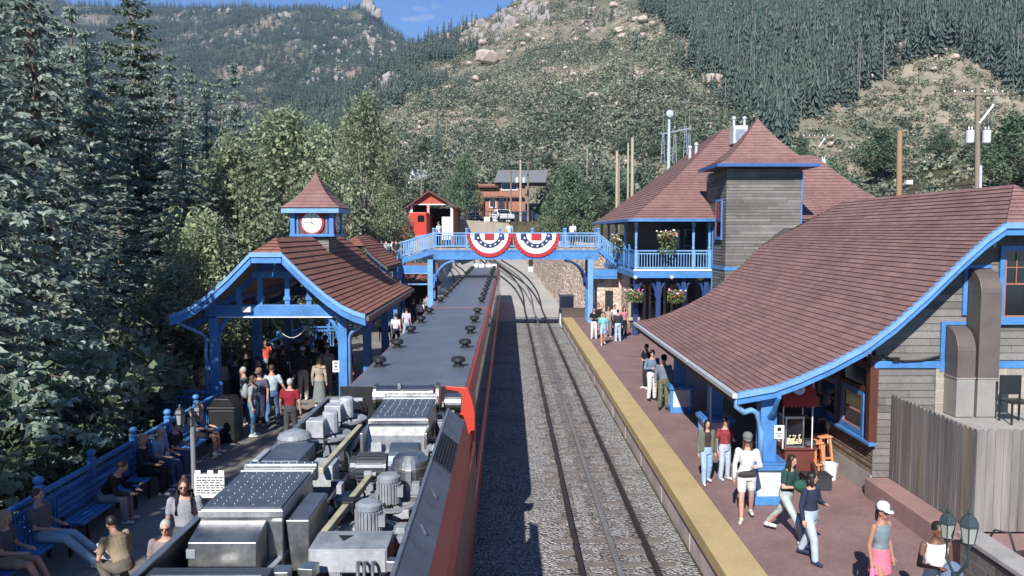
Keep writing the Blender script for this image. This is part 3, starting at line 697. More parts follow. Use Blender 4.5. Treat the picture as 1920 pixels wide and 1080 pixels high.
# ================================================================== clock pavilion
t = thing('clock_pavilion', 'open blue timber pavilion with red shingle roof and clock cupola', 'pavilion', (-6.78, 27.8, PZ))
PX = -6.78
pp = [(2.76, 4.16), (2.42, 4.27), (2.1, 4.43), (1.66, 4.74), (1.07, 5.26), (.44, 5.9), (0, 6.34)]
def yf(z, y0=22.5, zc=5.9, k=2.2): return y0 + max(0, z - zc) * k
mb = MB()
for sg in (1, -1):
    courses(mb, [((PX + sg * s, 33.6 - max(0, z - 5.9) * 2.2, z), (PX + sg * s, yf(z), z)) for s, z in pp], .2, .022)
courses(mb, [((PX - .44, 22.5, 5.9), (PX + .44, 22.5, 5.9)), ((PX, 23.47, 6.34), (PX, 23.47, 6.34))], .2, .02)
courses(mb, [((PX - .44, 33.6, 5.9), (PX + .44, 33.6, 5.9)), ((PX, 32.63, 6.34), (PX, 32.63, 6.34))], .2, .02)
mb.build('roof', ROOFP, t)
def under(mb, prof, cx, sg, y0, y1, a, b):
    top = [(cx + sg * s, y0, z - a) for s, z in prof]; bot = [(cx + sg * s, y0, z - b) for s, z in prof][::-1]
    mb.prism(top + bot, (0, y1 - y0, 0))
def strips(mb, prof, cx, sg, y0, y1, a, b):
    for (s0, z0), (s1, z1) in zip(prof, prof[1:]):
        mb.prism([(cx + sg * s0, y0, z0 - a), (cx + sg * s1, y0, z1 - a), (cx + sg * s1, y0, z1 - b), (cx + sg * s0, y0, z0 - b)], (0, y1 - y0, 0))
mb = MB()
for sg in (1, -1): strips(mb, pp[:-1], PX, sg, 22.56, 33.5, .03, .11); strips(mb, pp[-2:], PX, sg, 23.5, 32.6, .03, .11)
mb.build('ceiling', M('pale_board_ceiling', (.3, .27, .22), .8, var=.2), t)
mb = MB()
for sg in (1, -1): strips(mb, pp[:-1], PX, sg, 22.44, 22.56, -.02, .1)
mb.bx(PX - .46, PX + .46, 22.43, 22.55, 5.8, 5.93)
mb.build('verge_trim', BLUE2, t)
mb = MB()
for sg in (1, -1): strips(mb, pp[:-1], PX, sg, 22.48, 22.58, .1, .3)
mb.bx(PX - .42, PX + .42, 22.47, 22.57, 5.63, 5.8)
mb.build('bargeboard', BLUE, t)
for sg, nm in ((1, 'gutter'), (-1, 'gutter')):
    mb = MB(); mb.bx(PX + sg * 2.8 - .06, PX + sg * 2.8 + .06, 22.5, 33.6, 4.0, 4.12); mb.bx(PX + sg * 2.7 - .03, PX + sg * 2.7 + .03, 22.6, 33.5, 3.86, 4.02)
    mb.build(nm, M('dark_gutter', (.12, .11, .1), .5), t)
for sg in (-1, 1):
    for y in (23.6, 27.6, 31.6):
        x = PX + sg * 1.9; mb = MB(); mb.bx(x - .13, x + .13, y - .13, y + .13, PZ, 4.3); mb.bx(x - .16, x + .16, y - .16, y + .16, PZ, PZ + .5)
        mb.build('post', BLUE, t, bevel=.012)
    for y in (23.6, 31.6):
        x = PX + sg * 1.9; mb = MB(); pts = [(x - sg * (.13 + .5 * (1 - cos(a))), y, 3.3 + .72 * sin(a)) for a in fr(0, pi / 2, 7)]
        mb.pipe(pts, .06, 6); mb.build('bracket', BLUE, t)
for y in (23.6, 31.6):
    mb = MB(); mb.bx(PX - 2.15, PX + 2.15, y - .1, y + .1, 4.02, 4.36); mb.build('tie_beam', BLUE, t, bevel=.01)
    mb = MB(); mb.bx(PX - 2.0, PX + 2.0, y - .13, y - .1, 3.985, 4.018); mb.build('beam_trim', WHITE, t)
    mb = MB(); mb.bx(PX - .75, PX + .75, y - .09, y + .09, 5.15, 5.34); mb.build('collar_beam', BLUE, t)
    for dx in (-1.15, -.52, .28, .92):
        mb = MB(); zt = 5.15 if abs(dx) < .7 else 4.9; mb.bx(PX + dx - .07, PX + dx + .07, y - .07, y + .07, 4.36, zt); mb.bx(PX + dx - .1, PX + dx + .1, y - .1, y + .1, 4.5, 4.6); mb.build('strut', BLUE, t)
    mb = MB()
    for sg in (1, -1): strips(mb, [(s * .96, z) for s, z in pp[:-1]], PX, sg, y - .06, y + .06, .3, .52)
    mb.bx(PX - .6, PX + .6, y - .05, y + .05, 5.36, 5.62); mb.build('rafter', M('shaded_navy_paint', (.03, .11, .34), .5), t)  # rafter blue darkened, shade under the gable put into the colour
for sg in (-1, 1):
    mb = MB(); x = PX + sg * 1.9; mb.bx(x - .09, x + .09, 22.7, 33.4, 4.3, 4.5); mb.build('plate_beam', BLUE, t)
mb = MB(); mb.pipe([(PX + 2.75, 22.7, 3.98), (PX + 2.6, 22.9, 3.85), (PX + 2.2, 23.3, 3.55), (PX + 2.12, 23.45, 3.4), (PX + 2.12, 23.5, PZ)], .055, 8); mb.build('downspout', BLUE2, t, smooth=True)
mb = MB(); mb.pipe([(PX - 2.75, 22.7, 3.98), (PX - 2.6, 22.9, 3.85), (PX - 2.2, 23.3, 3.55), (PX - 2.12, 23.45, 3.4), (PX - 2.12, 23.5, PZ)], .055, 8); mb.build('downspout', BLUE2, t, smooth=True)
p = aty(463, 580, 23.42); mb = MB(); mb.box(p, (.26, .16, .16)); mb.box(p + V((0, .1, .04)), (.1, .14, .08)); mb.build('floodlight', WHITE, t, bevel=.015)
mb = MB()
for (x0, x1, dz) in ((-7.2, -6.1, .5), (-6.1, -5.0, .35)): mb.pipe([(x0 + (x1 - x0) * k / 8, 24.2, 3.95 - dz * 4 * (k / 8) * (1 - k / 8) - .3 * (k / 8)) for k in range(9)], .012, 5)
mb.build('cable', M('pale_cable', (.6, .6, .58), .6), t)
# notice on the near right post
p = aty(630, 687, 23.45); mb = MB(); mb.box(p, (.2, .012, .34)); s_ = mb.build('notice', WHITE, t)
mb = MB(); mb.box(p + V((0, -.008, .1)), (.13, .004, .03)); mb.box(p + V((0, -.008, .0)), (.06, .004, .06)); mb.box(p + V((0, -.008, -.09)), (.14, .004, .02)); mb.build('lettering', M('black_ink', (.02, .02, .02), .6), s_)
# cupola
CY = 28.55
PANEL = M('brown_cupola_panel', (.13, .075, .06), .6, var=.2)
mb = MB(); lap_wall(mb, (PX - .55, CY - .6, 0), (1, 0, 0), (0, -1, 0), 5.5, 6.36, lambda z: 0, lambda z: 1.1, .14); mb.bx(PX - .548, PX + .548, CY - .598, CY + .6, 5.4, 6.36)
lap_wall(mb, (PX + .55, CY - .6, 0), (0, 1, 0), (1, 0, 0), 5.5, 6.36, lambda z: 0, lambda z: 1.2, .14)
cn = mb.build('cupola_neck', SIDING, t)
cu = MB(); cu.bx(PX - .66, PX + .66, CY - .66, CY + .66, 6.4, 7.2); cu = cu.build('cupola', PANEL, t)
mb = MB()
for sx in (-1, 1):
    for sy in (-1, 1): mb.box((PX + sx * .67, CY + sy * .67, 6.8), (.16, .16, .8))
    mb.box((PX + sx * .5, CY - .68, 6.74), (.07, .06, .6))
mb.bx(PX - .78, PX + .78, CY - .78, CY + .78, 6.34, 6.43); mb.build('corner_pilaster', BLUE, cu, bevel=.008)
mb = MB(); mb.bx(PX - .99, PX + .99, CY - .99, CY + .99, 7.15, 7.33); mb.build('cornice', BLUE2, cu, bevel=.01)
mb = MB(); rr = [(1.03, 7.335), (.72, 7.56), (.46, 7.83), (.25, 8.15), (.1, 8.42), (.02, 8.6)]
for a in range(4):
    R = Matrix.Rotation(a * pi / 2, 3, 'Z'); c = V((PX, CY, 0))
    courses(mb, [(c + R @ V((-r, -r, z)), c + R @ V((r, -r, z))) for r, z in rr], .16, .012)
mb.build('cupola_roof', ROOFM, cu)
mb = MB(); mb.lathe([(.05, 0), (.02, .12), (.035, .17), (.005, .25)], (PX, CY, 8.58), n=8); mb.build('cupola_finial', ROOFM, cu)
for nm, (ox, oy, ax) in (('clock', (0, -.67, (0, -1, 0))), ('clock', (.67, 0, (1, 0, 0)))):
    c = V((PX + ox, CY + oy, 6.82)); A = V(ax)
    rg = MB(); rg.lathe([(.32, .0), (.43, .0), (.43, .05), (.38, .07), (.32, .05)], c, A, 32); rg = rg.build(nm, M('clock_red_ring', (.4, .05, .045), .5), t, smooth=False)
    f = MB(); f.lathe([(.345, .052), (.345, .075)], c, A, 32); f.build('clock_face', M('clock_face_white', (.78, .78, .72), .5), rg)
    x = V((0, 0, 1)).cross(A).normalized() if True else None; h = MB()
    def hand(ang, L, w):
        dv = x * sin(ang) + V((0, 0, 1)) * cos(ang); p0 = c + A * .082; h.bar(p0 - dv * .05, p0 + dv * L, w, .008)
    hand(radians(276), .27, .022); hand(radians(122), .19, .032); hand(radians(356), .2, .012)
    for k in range(12):
        dv = x * sin(k * pi / 6) + V((0, 0, 1)) * cos(k * pi / 6); h.bar(c + A * .079 + dv * .25, c + A * .079 + dv * .31, .022, .006)
    h.build('clock_hand', DARKMETAL, rg)

# second shelter farther along the left platform
t = thing('platform_shelter', 'second red roofed shelter behind the clock pavilion under the bridge steps', 'shelter', (-7, 43, PZ)); PX2 = PX; PX = -7.55
mb = MB(); rws = [(1.75, 4.75), (1.0, 5.35), (.6, 5.8), (0, 6.3)]
for sg in (1, -1): courses(mb, [((PX - .3 + sg * s, 46, z), (PX - .3 + sg * s, 40.5 + max(0, z - 5.8) * 2, z)) for s, z in rws], .2, .02)
courses(mb, [((PX - .3 - .6, 40.5, 5.8), (PX - .3 + .6, 40.5, 5.8)), ((PX - .3, 41.5, 6.3), (PX - .3, 41.5, 6.3))], .2, .02)
mb.build('roof', ROOFP, t)
mb = MB()
for sg in (1, -1): strips(mb, rws[:-1], PX - .3, sg, 40.55, 45.9, .04, .2)
mb.build('ceiling', SOFFIT, t)
for sg in (-1, 1):
    for y in (41.2, 45.5):
        x = PX - .3 + sg * 1.45; mb = MB(); mb.bx(x - .11, x + .11, y - .11, y + .11, PZ, 4.85); mb.build('post', BLUE, t)
t = thing('platform_shelter', 'low red roofed shelter seen through the bridge side frame', 'shelter', (-6, 57, PZ))
mb = MB(); courses(mb, [((-8, 54, 3.0), (-4.6, 54, 3.0)), ((-7.6, 57, 4.3), (-5.0, 57, 4.3))], .2, .02); mb.bx(-7.9, -4.7, 54.1, 57, 2.85, 2.97); mb.build('roof', ROOFP, t)
for x in (-7.7, -4.9):
    mb = MB(); mb.bx(x - .1, x + .1, 54.3, 54.5, .2, 2.9); mb.build('post', BROWNWOOD, t)
mb = MB(); mb.bx(-7.6, -5, 56.6, 56.8, .2, 2.9); mb.build('wall', BROWNWOOD, t)

PX = PX2
# ================================================================== right station with the big curved roof
t = thing('station_building', 'low station with sweeping red shingle roof and weathered lap siding', 'building', (8, 17.3, PZ))
RF = 16.35
SPX = [(1383, 737), (1450, 725), (1500, 707), (1560, 680), (1620, 648), (1680, 603), (1740, 549), (1800, 490), (1850, 445), (1886, 419)]
sp = []
for u, v in SPX:
    q = aty(u, v, RF); sp.append((q.x, q.z))
RX = 11.05; ZC = sp[-1][1]; sp.append((RX, ZC + .86)); BY = 29.6
def xs_at(z):
    for (x0, z0), (x1, z1) in zip(sp, sp[1:]):
        if z <= z1: return x0 + (x1 - x0) * max(0, (z - z0)) / (z1 - z0)
    return RX
zcb = 6.0; RZ = sp[-1][1]
rowz = sp[:-1] + [(xs_at(z), z) for z in (ZC + .4, RZ)]
mb = MB()
def ysf(z): return RF + max(0, z - ZC) * 1.35
def ysb(z): return BY - max(0, z - zcb) * 2.2
for sg in (1, -1):
    courses(mb, [((RX + sg * (x - RX), ysb(z), z), (RX + sg * (x - RX), ysf(z), z)) for x, z in rowz], .15, .02)
xc = sp[-2][0]; courses(mb, [((xc, RF, ZC), (2 * RX - xc, RF, ZC)), ((RX, ysf(RZ), RZ), (RX, ysf(RZ), RZ))], .15, .02)
xb = xs_at(zcb); courses(mb, [((xb, BY, zcb), (2 * RX - xb, BY, zcb)), ((RX, ysb(RZ), RZ), (RX, ysb(RZ), RZ))], .15, .02)
mb.build('roof', ROOFM, t)
prof = [(RX - x, z) for x, z in sp[:-1]]
mb = MB()
for sg in (-1, 1): strips(mb, prof, RX, sg, RF + .07, BY - .1, .03, .13)
mb.build('ceiling', SOFFIT, t)
mb = MB()
for sg in (-1, 1): strips(mb, prof, RX, sg, RF - .07, RF + .07, -.015, .1)
mb.bx(xc - .03, 2 * RX - xc + .03, RF - .08, RF + .06, ZC - .1, ZC + .02); mb.build('verge_trim', BLUE2, t)
mb = MB()
for sg in (-1, 1): strips(mb, prof, RX, sg, RF - .02, RF + .08, .1, .24)
mb.bx(xc, 2 * RX - xc, RF - .03, RF + .07, ZC - .24, ZC - .1); mb.build('bargeboard', BLUE, t)
mb = MB(); ex, ez = sp[0]; mb.bx(ex - .1, ex + .02, RF, BY, ez - .12, ez - .015); mb.build('gutter', M('pale_gutter', (.6, .62, .64), .4, metal=.2), t, bevel=.01)
mb = MB(); mb.bx(ex + .02, ex + .1, RF + .05, BY, ez - .3, ez - .1); mb.build('eave_board', BROWNWOOD, t)
# front gable wall
FY = 17.1; XL = 7.95
lf = lambda z: max(XL, xs_at(min(z, RZ - .01)) + .06); rf = lambda z: 2 * RX - lf(z)
mb = MB(); lap_wall(mb, (0, FY, 0), (1, 0, 0), (0, -1, 0), 1.16, 3.56, lambda z: XL, lambda z: 9.25)
lap_wall(mb, (0, FY, 0), (1, 0, 0), (0, -1, 0), 3.74, RZ - .3, lf, rf)
pl = [(XL, FY, .8), (13.7, FY, .8), (13.7, FY, 4.9)] + [(2 * RX - x, FY, z) for x, z in sp[::-1] if x > XL] + [(x, FY, z - .05) for x, z in sp[:-1][::-1] if x > XL] + [(XL, FY, 4.8)]
def zr_(x):
    for (x0, z0), (x1, z1) in zip(sp, sp[1:]):
        if x <= x1: return z0 + (z1 - z0) * (x - x0) / (x1 - x0)
mb.prism([(p[0], FY + .003, p[2]) for p in [(XL, 0, .8), (13.7, 0, .8), (13.7, 0, zr_(2 * RX - 13.7) - .16), (2 * RX - xc, 0, ZC - .16), (xc, 0, ZC - .16), (8.7, 0, zr_(8.7) - .2), (XL, 0, zr_(XL) - .16)]], (0, .2, 0))
mb.build('gable_wall', SIDING, t)
mb = MB(); mb.cur = 0
st0, st1 = 9.25, 13.7
mb.quad((st0, FY - .05, 1.0), (st1, FY - .05, 1.0), (st1, FY - .05, 3.56), (st0, FY - .05, 3.56), [(0, 0), (st1 - st0, 0), (st1 - st0, 2.56), (0, 2.56)]); mb.quad((st0, FY, 1.0), (st0, FY - .05, 1.0), (st0, FY - .05, 3.56), (st0, FY, 3.56), [(0, 0), (.05, 0), (.05, 2.56), (0, 2.56)])
mb.build('stone_wall', STONE, t)
mb = MB(); mb.bx(XL - .04, 13.7, FY - .06, FY, 3.57, 3.72); mb.build('trim_band', BLUE, t, bevel=.006)
def window(root, x, y, z, w, h, face, frame=BLUE, sash=None, grid_=(2, 2), sill=True, lower=True):
    """double-hung window; face 'f' looks along -Y at plane y, face 'l' looks along -X at plane x (x,y = middle)"""
    sash = sash or DKRED
    def B(m, a0, a1, d0, d1, z0, z1):
        if face == 'f': m.bx(x + a0, x + a1, y - d1, y - d0, z0, z1)
        else: m.bx(x - d1, x - d0, y + a0, y + a1, z0, z1)
    fr_ = .11; m = MB()
    B(m, -w / 2 - fr_, -w / 2, 0, .07, z - fr_, z + h + fr_); B(m, w / 2, w / 2 + fr_, 0, .07, z - fr_, z + h + fr_)
    B(m, -w / 2, w / 2, 0, .068, z + h, z + h + fr_); B(m, -w / 2, w / 2, 0, .068, z - fr_, z)
    if sill: B(m, -w / 2 - .15, w / 2 + .15, 0, .11, z - fr_ - .05, z - fr_)
    wf = m.build('window', frame, root, bevel=.006)
    m = MB(); B(m, -w / 2, w / 2, .022, .026, z, z + h); m.build('pane', GLASS, wf)
    m = MB(); s = .035
    B(m, -w / 2, -w / 2 + s, .026, .055, z, z + h); B(m, w / 2 - s, w / 2, .026, .055, z, z + h)
    for zz in (z, z + h / 2 - s / 2, z + h - s): B(m, -w / 2 + s, w / 2 - s, .026, .056, zz, zz + s)
    gx, gz_ = grid_
    z0 = z + h / 2 if lower else z
    for i in range(1, gx): B(m, -w / 2 + w * i / gx - .01, -w / 2 + w * i / gx + .01, .026, .05, z0, z + h)
    for j in range(1, gz_): B(m, -w / 2 + s, w / 2 - s, .026, .048, z0 + (z + h - z0) * j / gz_ - .01, z0 + (z + h - z0) * j / gz_ + .01)
    m.build('sash', sash, wf); return wf
window(t, 10.88, FY - .02, 4.68, .5, 1.42, 'f', sash=M('tan_red_sash', (.35, .14, .1), .5)); window(t, 11.75, FY - .02, 4.68, .5, 1.42, 'f', sash=M('tan_red_sash', (.35, .14, .1), .5))
# vent ducts
DUCT1 = M('brown_duct_metal', (.16, .13, .115), .5, metal=.3, var=.12); DUCT2 = M('pale_duct_metal', (.33, .31, .285), .5, metal=.2, var=.1)
for (x0, x1, zt) in ((9.86, 10.3, 5.72), (9.42, 9.8, 4.5)):
    zb = 2.62; zm = 3.42; d = .55; m = MB(); m.bx(x0, x1, FY - d, FY - .06, zm + .02, zt - .5)
    arc = [(x0, FY - .06 - (d - .06) * cos(a), zt - .5 + .5 * sin(a)) for a in fr(0, pi / 2, 8)] + [(x0, FY - .06, zt - .5)]
    m.prism(arc, (x1 - x0, 0, 0)); o = m.build('vent_duct', DUCT1, t, bevel=.008)
    m = MB(); m.bx(x0 + .003, x1 - .003, FY - d + .003, FY - .06, zb, zm + .015); m.bx(x0 - .012, x1 + .012, FY - d - .012, FY - .05, zm, zm + .03); m.build('duct_base', DUCT2, o)
    m = MB(); m.bx(x0 - .1, x0 - .01, FY - .07, FY - .022, zt - 1.0, zt + .08); m.bx(x0 - .01, x1 + .05, FY - .07, FY - .022, zt + .01, zt + .08); m.build('duct_trim', BLUE, o)
m = MB(); m.pipe([(8.05, FY - .08, 3.85), (8.2, FY - .08, 3.8), (8.5, FY - .08, 3.72), (8.9, FY - .08, 3.74), (9.3, FY - .08, 3.84)], .025, 6); m.box((8.35, FY - .08, 3.76), (.14, .08, .1)); m.build('cable', BLACK, t)
m = MB(); m.bx(9.3, 13, 15.4, FY - .06, 1.2, 2.6); m.build('concrete_ledge', CONC, t, bevel=.02)
# platform side wall
m = MB(); m.bx(XL - .03, 8.1, FY + .01, 20.6, .7, 1.22); m.build('foundation', CONC, t, bevel=.01)
m = MB(); lap_wall(m, (XL, 20.5, 0), (0, -1, 0), (-1, 0, 0), 1.22, 1.9, lambda z: 0, lambda z: 3.41, .13); m.bx(XL + .002, 8.1, FY + .02, 20.5, 1.22, 3.7); m.build('side_wall', SIDINGB, t)
m = MB(); m.bx(XL - .16, XL, FY - .16, 20.3, 1.88, 1.95); m.build('window_ledge', BLUE, t, bevel=.01)
m = MB(); m.bx(XL - .12, XL + .06, FY - .05, FY + .13, 1.95, 3.85); m.bx(XL - .1, XL, FY + .13, 20.3, 3.5, 3.68); m.bx(XL - .09, XL, 18.72, 18.86, 1.95, 3.5); m.bx(XL - .1, XL + .05, 20.15, 20.5, .8, 3.9); m.bx(XL - .08, XL, FY + .13, 20.15, 2.98, 3.08); m.build('timber_frame', BROWNWOOD, t, bevel=.008)
for yc, w in ((18.08, 1.0), (19.5, .98)):
    window(t, XL, yc, 2.07, w, .8, 'l', frame=BLUE, sash=M('pinkish_sash', (.4, .22, .2), .5), grid_=(1, 1), sill=False, lower=False)
    m = MB(); m.bx(XL - .02, XL - .012, yc - w / 2, yc + w / 2, 3.1, 3.48); m.build('transom_pane', GLASS, t)
m = MB(); m.lathe([(.09, 0), (.09, .05), (.02, .08)], (XL - .03, 19.4, 1.75), (-1, 0, 0), 12); m.tube((XL - .05, 19.4, 1.7), (XL - .05, 19.4, .9), .015, None, 6); m.build('wall_light', M('cream_lamp', (.6, .56, .45), .5), t)
m = MB(); m.bx(8.7, 8.9, 20.5, 29, .7, 4.7); m.bx(XL, 8.8, 20.5, 20.6, .7, 4.1); m.build('back_wall', M('dark_brown_boards', (.06, .045, .038), .7, var=.3), t)
m = MB(); m.bx(8.7, 12.9, 29.0, 29.2, .7, 5.0); m.build('rear_wall', SIDING, t)
# pillars carrying the eave
def pillar(y, detail):
    x = 5.52; m = MB(); m.bx(x - .17, x + .17, y - .17, y + .17, 1.62, 3.2); o = m.build('pillar', BLUE, t, bevel=.012)
    m = MB(); m.bx(x - .42, x + .42, y - .42, y + .42, 1.52, 1.62); m.bx(x - .36, x + .36, y - .36, y + .36, 1.62, 1.66); m.bx(x - .36, x + .36, y - .36, y + .36, PZ, .95)
    for sx in (-1, 1):
        for sy in (-1, 1): m.box((x + sx * .32, y + sy * .32, 1.235), (.09, .09, .57))
    m.build('pillar_base', BLUE, o, bevel=.01)
    m = MB(); m.bx(x - .33, x + .33, y - .33, y + .33, .95, 1.52); m.build('base_panel', M('whitewashed_panel', (.6, .61, .62), .7, var=.18), o)
    m = MB()
    for sg in (-1, 1): m.pipe([(x, y + sg * .17, 2.6), (x, y + sg * .4, 2.75), (x, y + sg * .75, 3.15)], .05, 6)
    m.build('bracket', BLUE, o)
for y in (16.8, 21.0, 25.4): pillar(y, True)
m = MB(); m.bx(5.44, 5.62, RF + .1, 29, 3.04, 3.2); m.build('plate_beam', BLUE, t)
m = MB(); m.pipe([(ex + .03, RF + .08, ez - .1), (ex + .01, RF + .1, ez - .3), (ex + .18, RF + .15, ez - .44), (5.1, RF + .2, ez - .4), (5.25, RF + .26, 2.7), (5.33, RF + .24, 2.3), (5.33, RF + .22, 1.68)], .065, 8); m.build('downspout', BLUE2, t, smooth=True)
m = MB(); m.pipe([(4.64, 20.6, 3.15), (5.2, 20.7, 2.9), (5.3, 20.6, 2.6), (5.3, 20.6, .8)], .03, 6); m.build('downspout', M('pale_gutter', (.6, .62, .64), .4, metal=.2), t)
p = aty(1461, 810, 16.6); m = MB(); m.box(p, (.21, .012, .29)); s_ = m.build('notice', WHITE, t)
m = MB(); m.lathe([(.045, 0), (.045, .004)], p + V((0, -.006, .06)), (0, -1, 0), 14)
for k in range(3): m.box(p + V((0, -.009, -.03 - .035 * k)), (.14 - .02 * k, .004, .012))
m.build('lettering', M('black_ink', (.02, .02, .02), .6), s_)

# ================================================================== fence, ledge wall, planter
t = thing('wood_fence', 'tall weathered grey plank fence turning the corner beside the station wall', 'fence', (8.3, 14, 1.16))
GW = [M('fence_plank_a', (.2, .185, .17), .9, var=.5, vs=3, streak=.08, bump=.3), M('fence_plank_b', (.16, .15, .135), .9, var=.5, vs=3, streak=.08, bump=.3), M('fence_plank_c', (.22, .185, .145), .9, var=.5, vs=3, streak=.08, bump=.3)]
m = MB(); rn = random.Random(5)
y = 17.04
while y > 13.95:
    m.cur = rn.choice((0, 0, 1, 2)); h = 3.0 + rn.uniform(-.014, .014); w = .145
    m.prism([(8.3 + rn.uniform(-.008, .008), y, 1.14), (8.3, y - w, 1.14), (8.3, y - w, h - .04), (8.3, y - w + .035, h), (8.3, y - .035, h), (8.3, y, h - .04)], (.02, 0, 0)); y -= .151
m.cur = 0; m.build('side_boards', GW, t)
m = MB(); x = 8.34
while x < 11.2:
    m.cur = rn.choice((0, 0, 1)); h = 3.02 + rn.uniform(-.014, .014); w = .145
    m.prism([(x, 13.9 + rn.uniform(-.008, .008), 1.16), (x + w, 13.9, 1.16), (x + w, 13.9, h - .04), (x + w - .035, 13.9, h), (x + .035, 13.9, h), (x, 13.9, h - .04)], (0, .02, 0)); x += .151
m.build('front_boards', GW, t)
m = MB(); m.bx(8.325, 8.42, 13.95, 17.0, 1.5, 1.6); m.bx(8.325, 8.42, 13.95, 17.0, 2.6, 2.7); m.bx(8.34, 11.2, 13.93, 14.0, 2.6, 2.7); m.bx(8.33, 8.43, 13.93, 14.03, 1.1, 2.9); m.build('fence_frame', GREYWOOD, t)
PINKW = M('pink_concrete', (.33, .2, .185), .85, var=.22, vs=1.2, bump=.1, fine=.14)
m = MB(); m.bx(7.78, 8.29, 12.9, 17.06, .6, 1.16); m.bx(8.29, 12, 12.9, 13.88, .6, 1.14); tag(m.build('ledge_wall', PINKW, bevel=.012), 'low pink concrete ledge wall at the foot of the plank fence', 'wall')
t = thing('planter', 'raised bed with dark mulch behind a stone block wall at the lower right', 'planter', (9, 12, PZ))
STB = M_brick('grey_stone_block', (.24, .22, .2), (.15, .14, .13), (.3, .28, .26), .42, .2, .012, .9, bump=.6, var=.3)
m = MB()
for (a, b) in (((7.62, 9.0), (7.62, 13.1)), ((7.62, 13.1), (8.0, 13.1))):
    L = sqrt((b[0] - a[0]) ** 2 + (b[1] - a[1]) ** 2); m.quad((b[0], b[1], .7), (a[0], a[1], .7), (a[0], a[1], 1.38), (b[0], b[1], 1.38), [(L, 0), (0, 0), (0, .68), (L, .68)])
m.bx(7.63, 7.95, 9, 13.09, .7, 1.37); m.build('block_wall', STB, t)
m = MB(); m.bx(7.57, 8.0, 9, 13.15, 1.38, 1.47); m.build('cap_stone', CONC, t, bevel=.015)
m = MB(); vs = fr(8.0, 12, 30); m2 = []
m.add([(x, y, 1.22 + .05 * noise.noise(V((x * 3, y * 3, 0))) + .04 * noise.noise(V((x * 9, y * 9, 0)))) for y in fr(9, 12.9, 40) for x in vs], [(j * 30 + i, j * 30 + i + 1, (j + 1) * 30 + i + 1, (j + 1) * 30 + i) for j in range(39) for i in range(29)])
m.build('mulch', M('brown_mulch', (.06, .04, .03), .95, var=.5, vs=9, bump=1, bs=25), t)
m = MB(); m.pipe([(8.05, 13.2, 1.15), (8.2, 13.1, 1.5), (8.35, 12.95, 1.5), (8.4, 12.85, 1.2)], .02, 6); m.build('pipe', DARKMETAL, t)

# ================================================================== two-storey depot with tower and balcony
t = thing('depot_building', 'two storey depot with blue balcony, square lap sided tower and red hip roofs', 'building', (9, 46, PZ))
def hip(mb, base, top, mids=((.12, .07), (.3, .24)), expo=.3):
    """base 4 corners and top 4 corners (counter-clockwise), slightly bell-cast"""
    for k in range(4):
        a0, b0, a1, b1 = V(base[k]), V(base[(k + 1) % 4]), V(top[k]), V(top[(k + 1) % 4]); rows = [(a0, b0)]
        for s, hgt in mids:
            P = lambda p, q: V((p.x + (q.x - p.x) * s, p.y + (q.y - p.y) * s, p.z + (q.z - p.z) * hgt))
            rows.append((P(a0, a1), P(b0, b1)))
        rows.append((a1, b1)); courses(mb, rows, expo, .03)
m = MB(); hip(m, [(6.6, 43.2, 7.2), (17.6, 43.2, 7.2), (17.6, 62, 7.2), (6.6, 62, 7.2)], [(14.0, 52.5, 13.15), (14.8, 52.5, 13.15), (14.8, 55, 13.15), (14.0, 55, 13.15)], ((.1, .08), (.5, .47)))
m.build('main_roof', ROOFM, t)
m = MB(); hip(m, [(14, 45, 7.4), (22.6, 45, 7.4), (22.6, 57, 7.4), (14, 57, 7.4)], [(16.5, 50, 11.25), (18.95, 50, 11.25), (18.95, 53, 11.25), (16.5, 53, 11.25)], ((.12, .1), (.5, .44)))
m.build('rear_roof', ROOFM, t)
m = MB(); m.bx(6.62, 17.55, 43.25, 61.9, 7.08, 7.17); m.bx(15.2, 22.5, 45.1, 56.9, 7.28, 7.37); m.build('soffit', SOFFIT, t)
m = MB(); m.bx(6.52, 11.2, 43.1, 43.24, 7.06, 7.22); m.bx(6.48, 6.6, 43.25, 62, 7.06, 7.22); m.bx(15.15, 22.7, 44.86, 44.98, 7.26, 7.42); m.build('fascia', BLUE, t, bevel=.01)
# walls
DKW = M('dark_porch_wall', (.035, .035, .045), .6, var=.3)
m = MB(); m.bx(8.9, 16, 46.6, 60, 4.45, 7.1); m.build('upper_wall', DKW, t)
m = MB(); lap_wall(m, (15.1, 46.0, 0), (1, 0, 0), (0, -1, 0), 1, 7.28, lambda z: 0, lambda z: 6.6); m.bx(15.1, 21.7, 46.003, 56, 1, 7.28); m.build('east_wall', SIDING, t)
window(t, 16.6, 45.97, 5.6, .9, 1.3, 'f'); window(t, 18.2, 45.97, 5.6, .9, 1.3, 'f')
for x in (9.75, 10.5): window(t, x, 46.58, 4.75, .5, 1.9, 'f', frame=DKW, sash=GREYWOOD, grid_=(1, 2), lower=False, sill=False)
m = MB(); m.bx(7.3, 11.2, 47.5, 60, PZ - .4, 4.0); m.build('lower_wall', M('dark_ground_floor_wall', (.07, .065, .06), .7, var=.3), t)
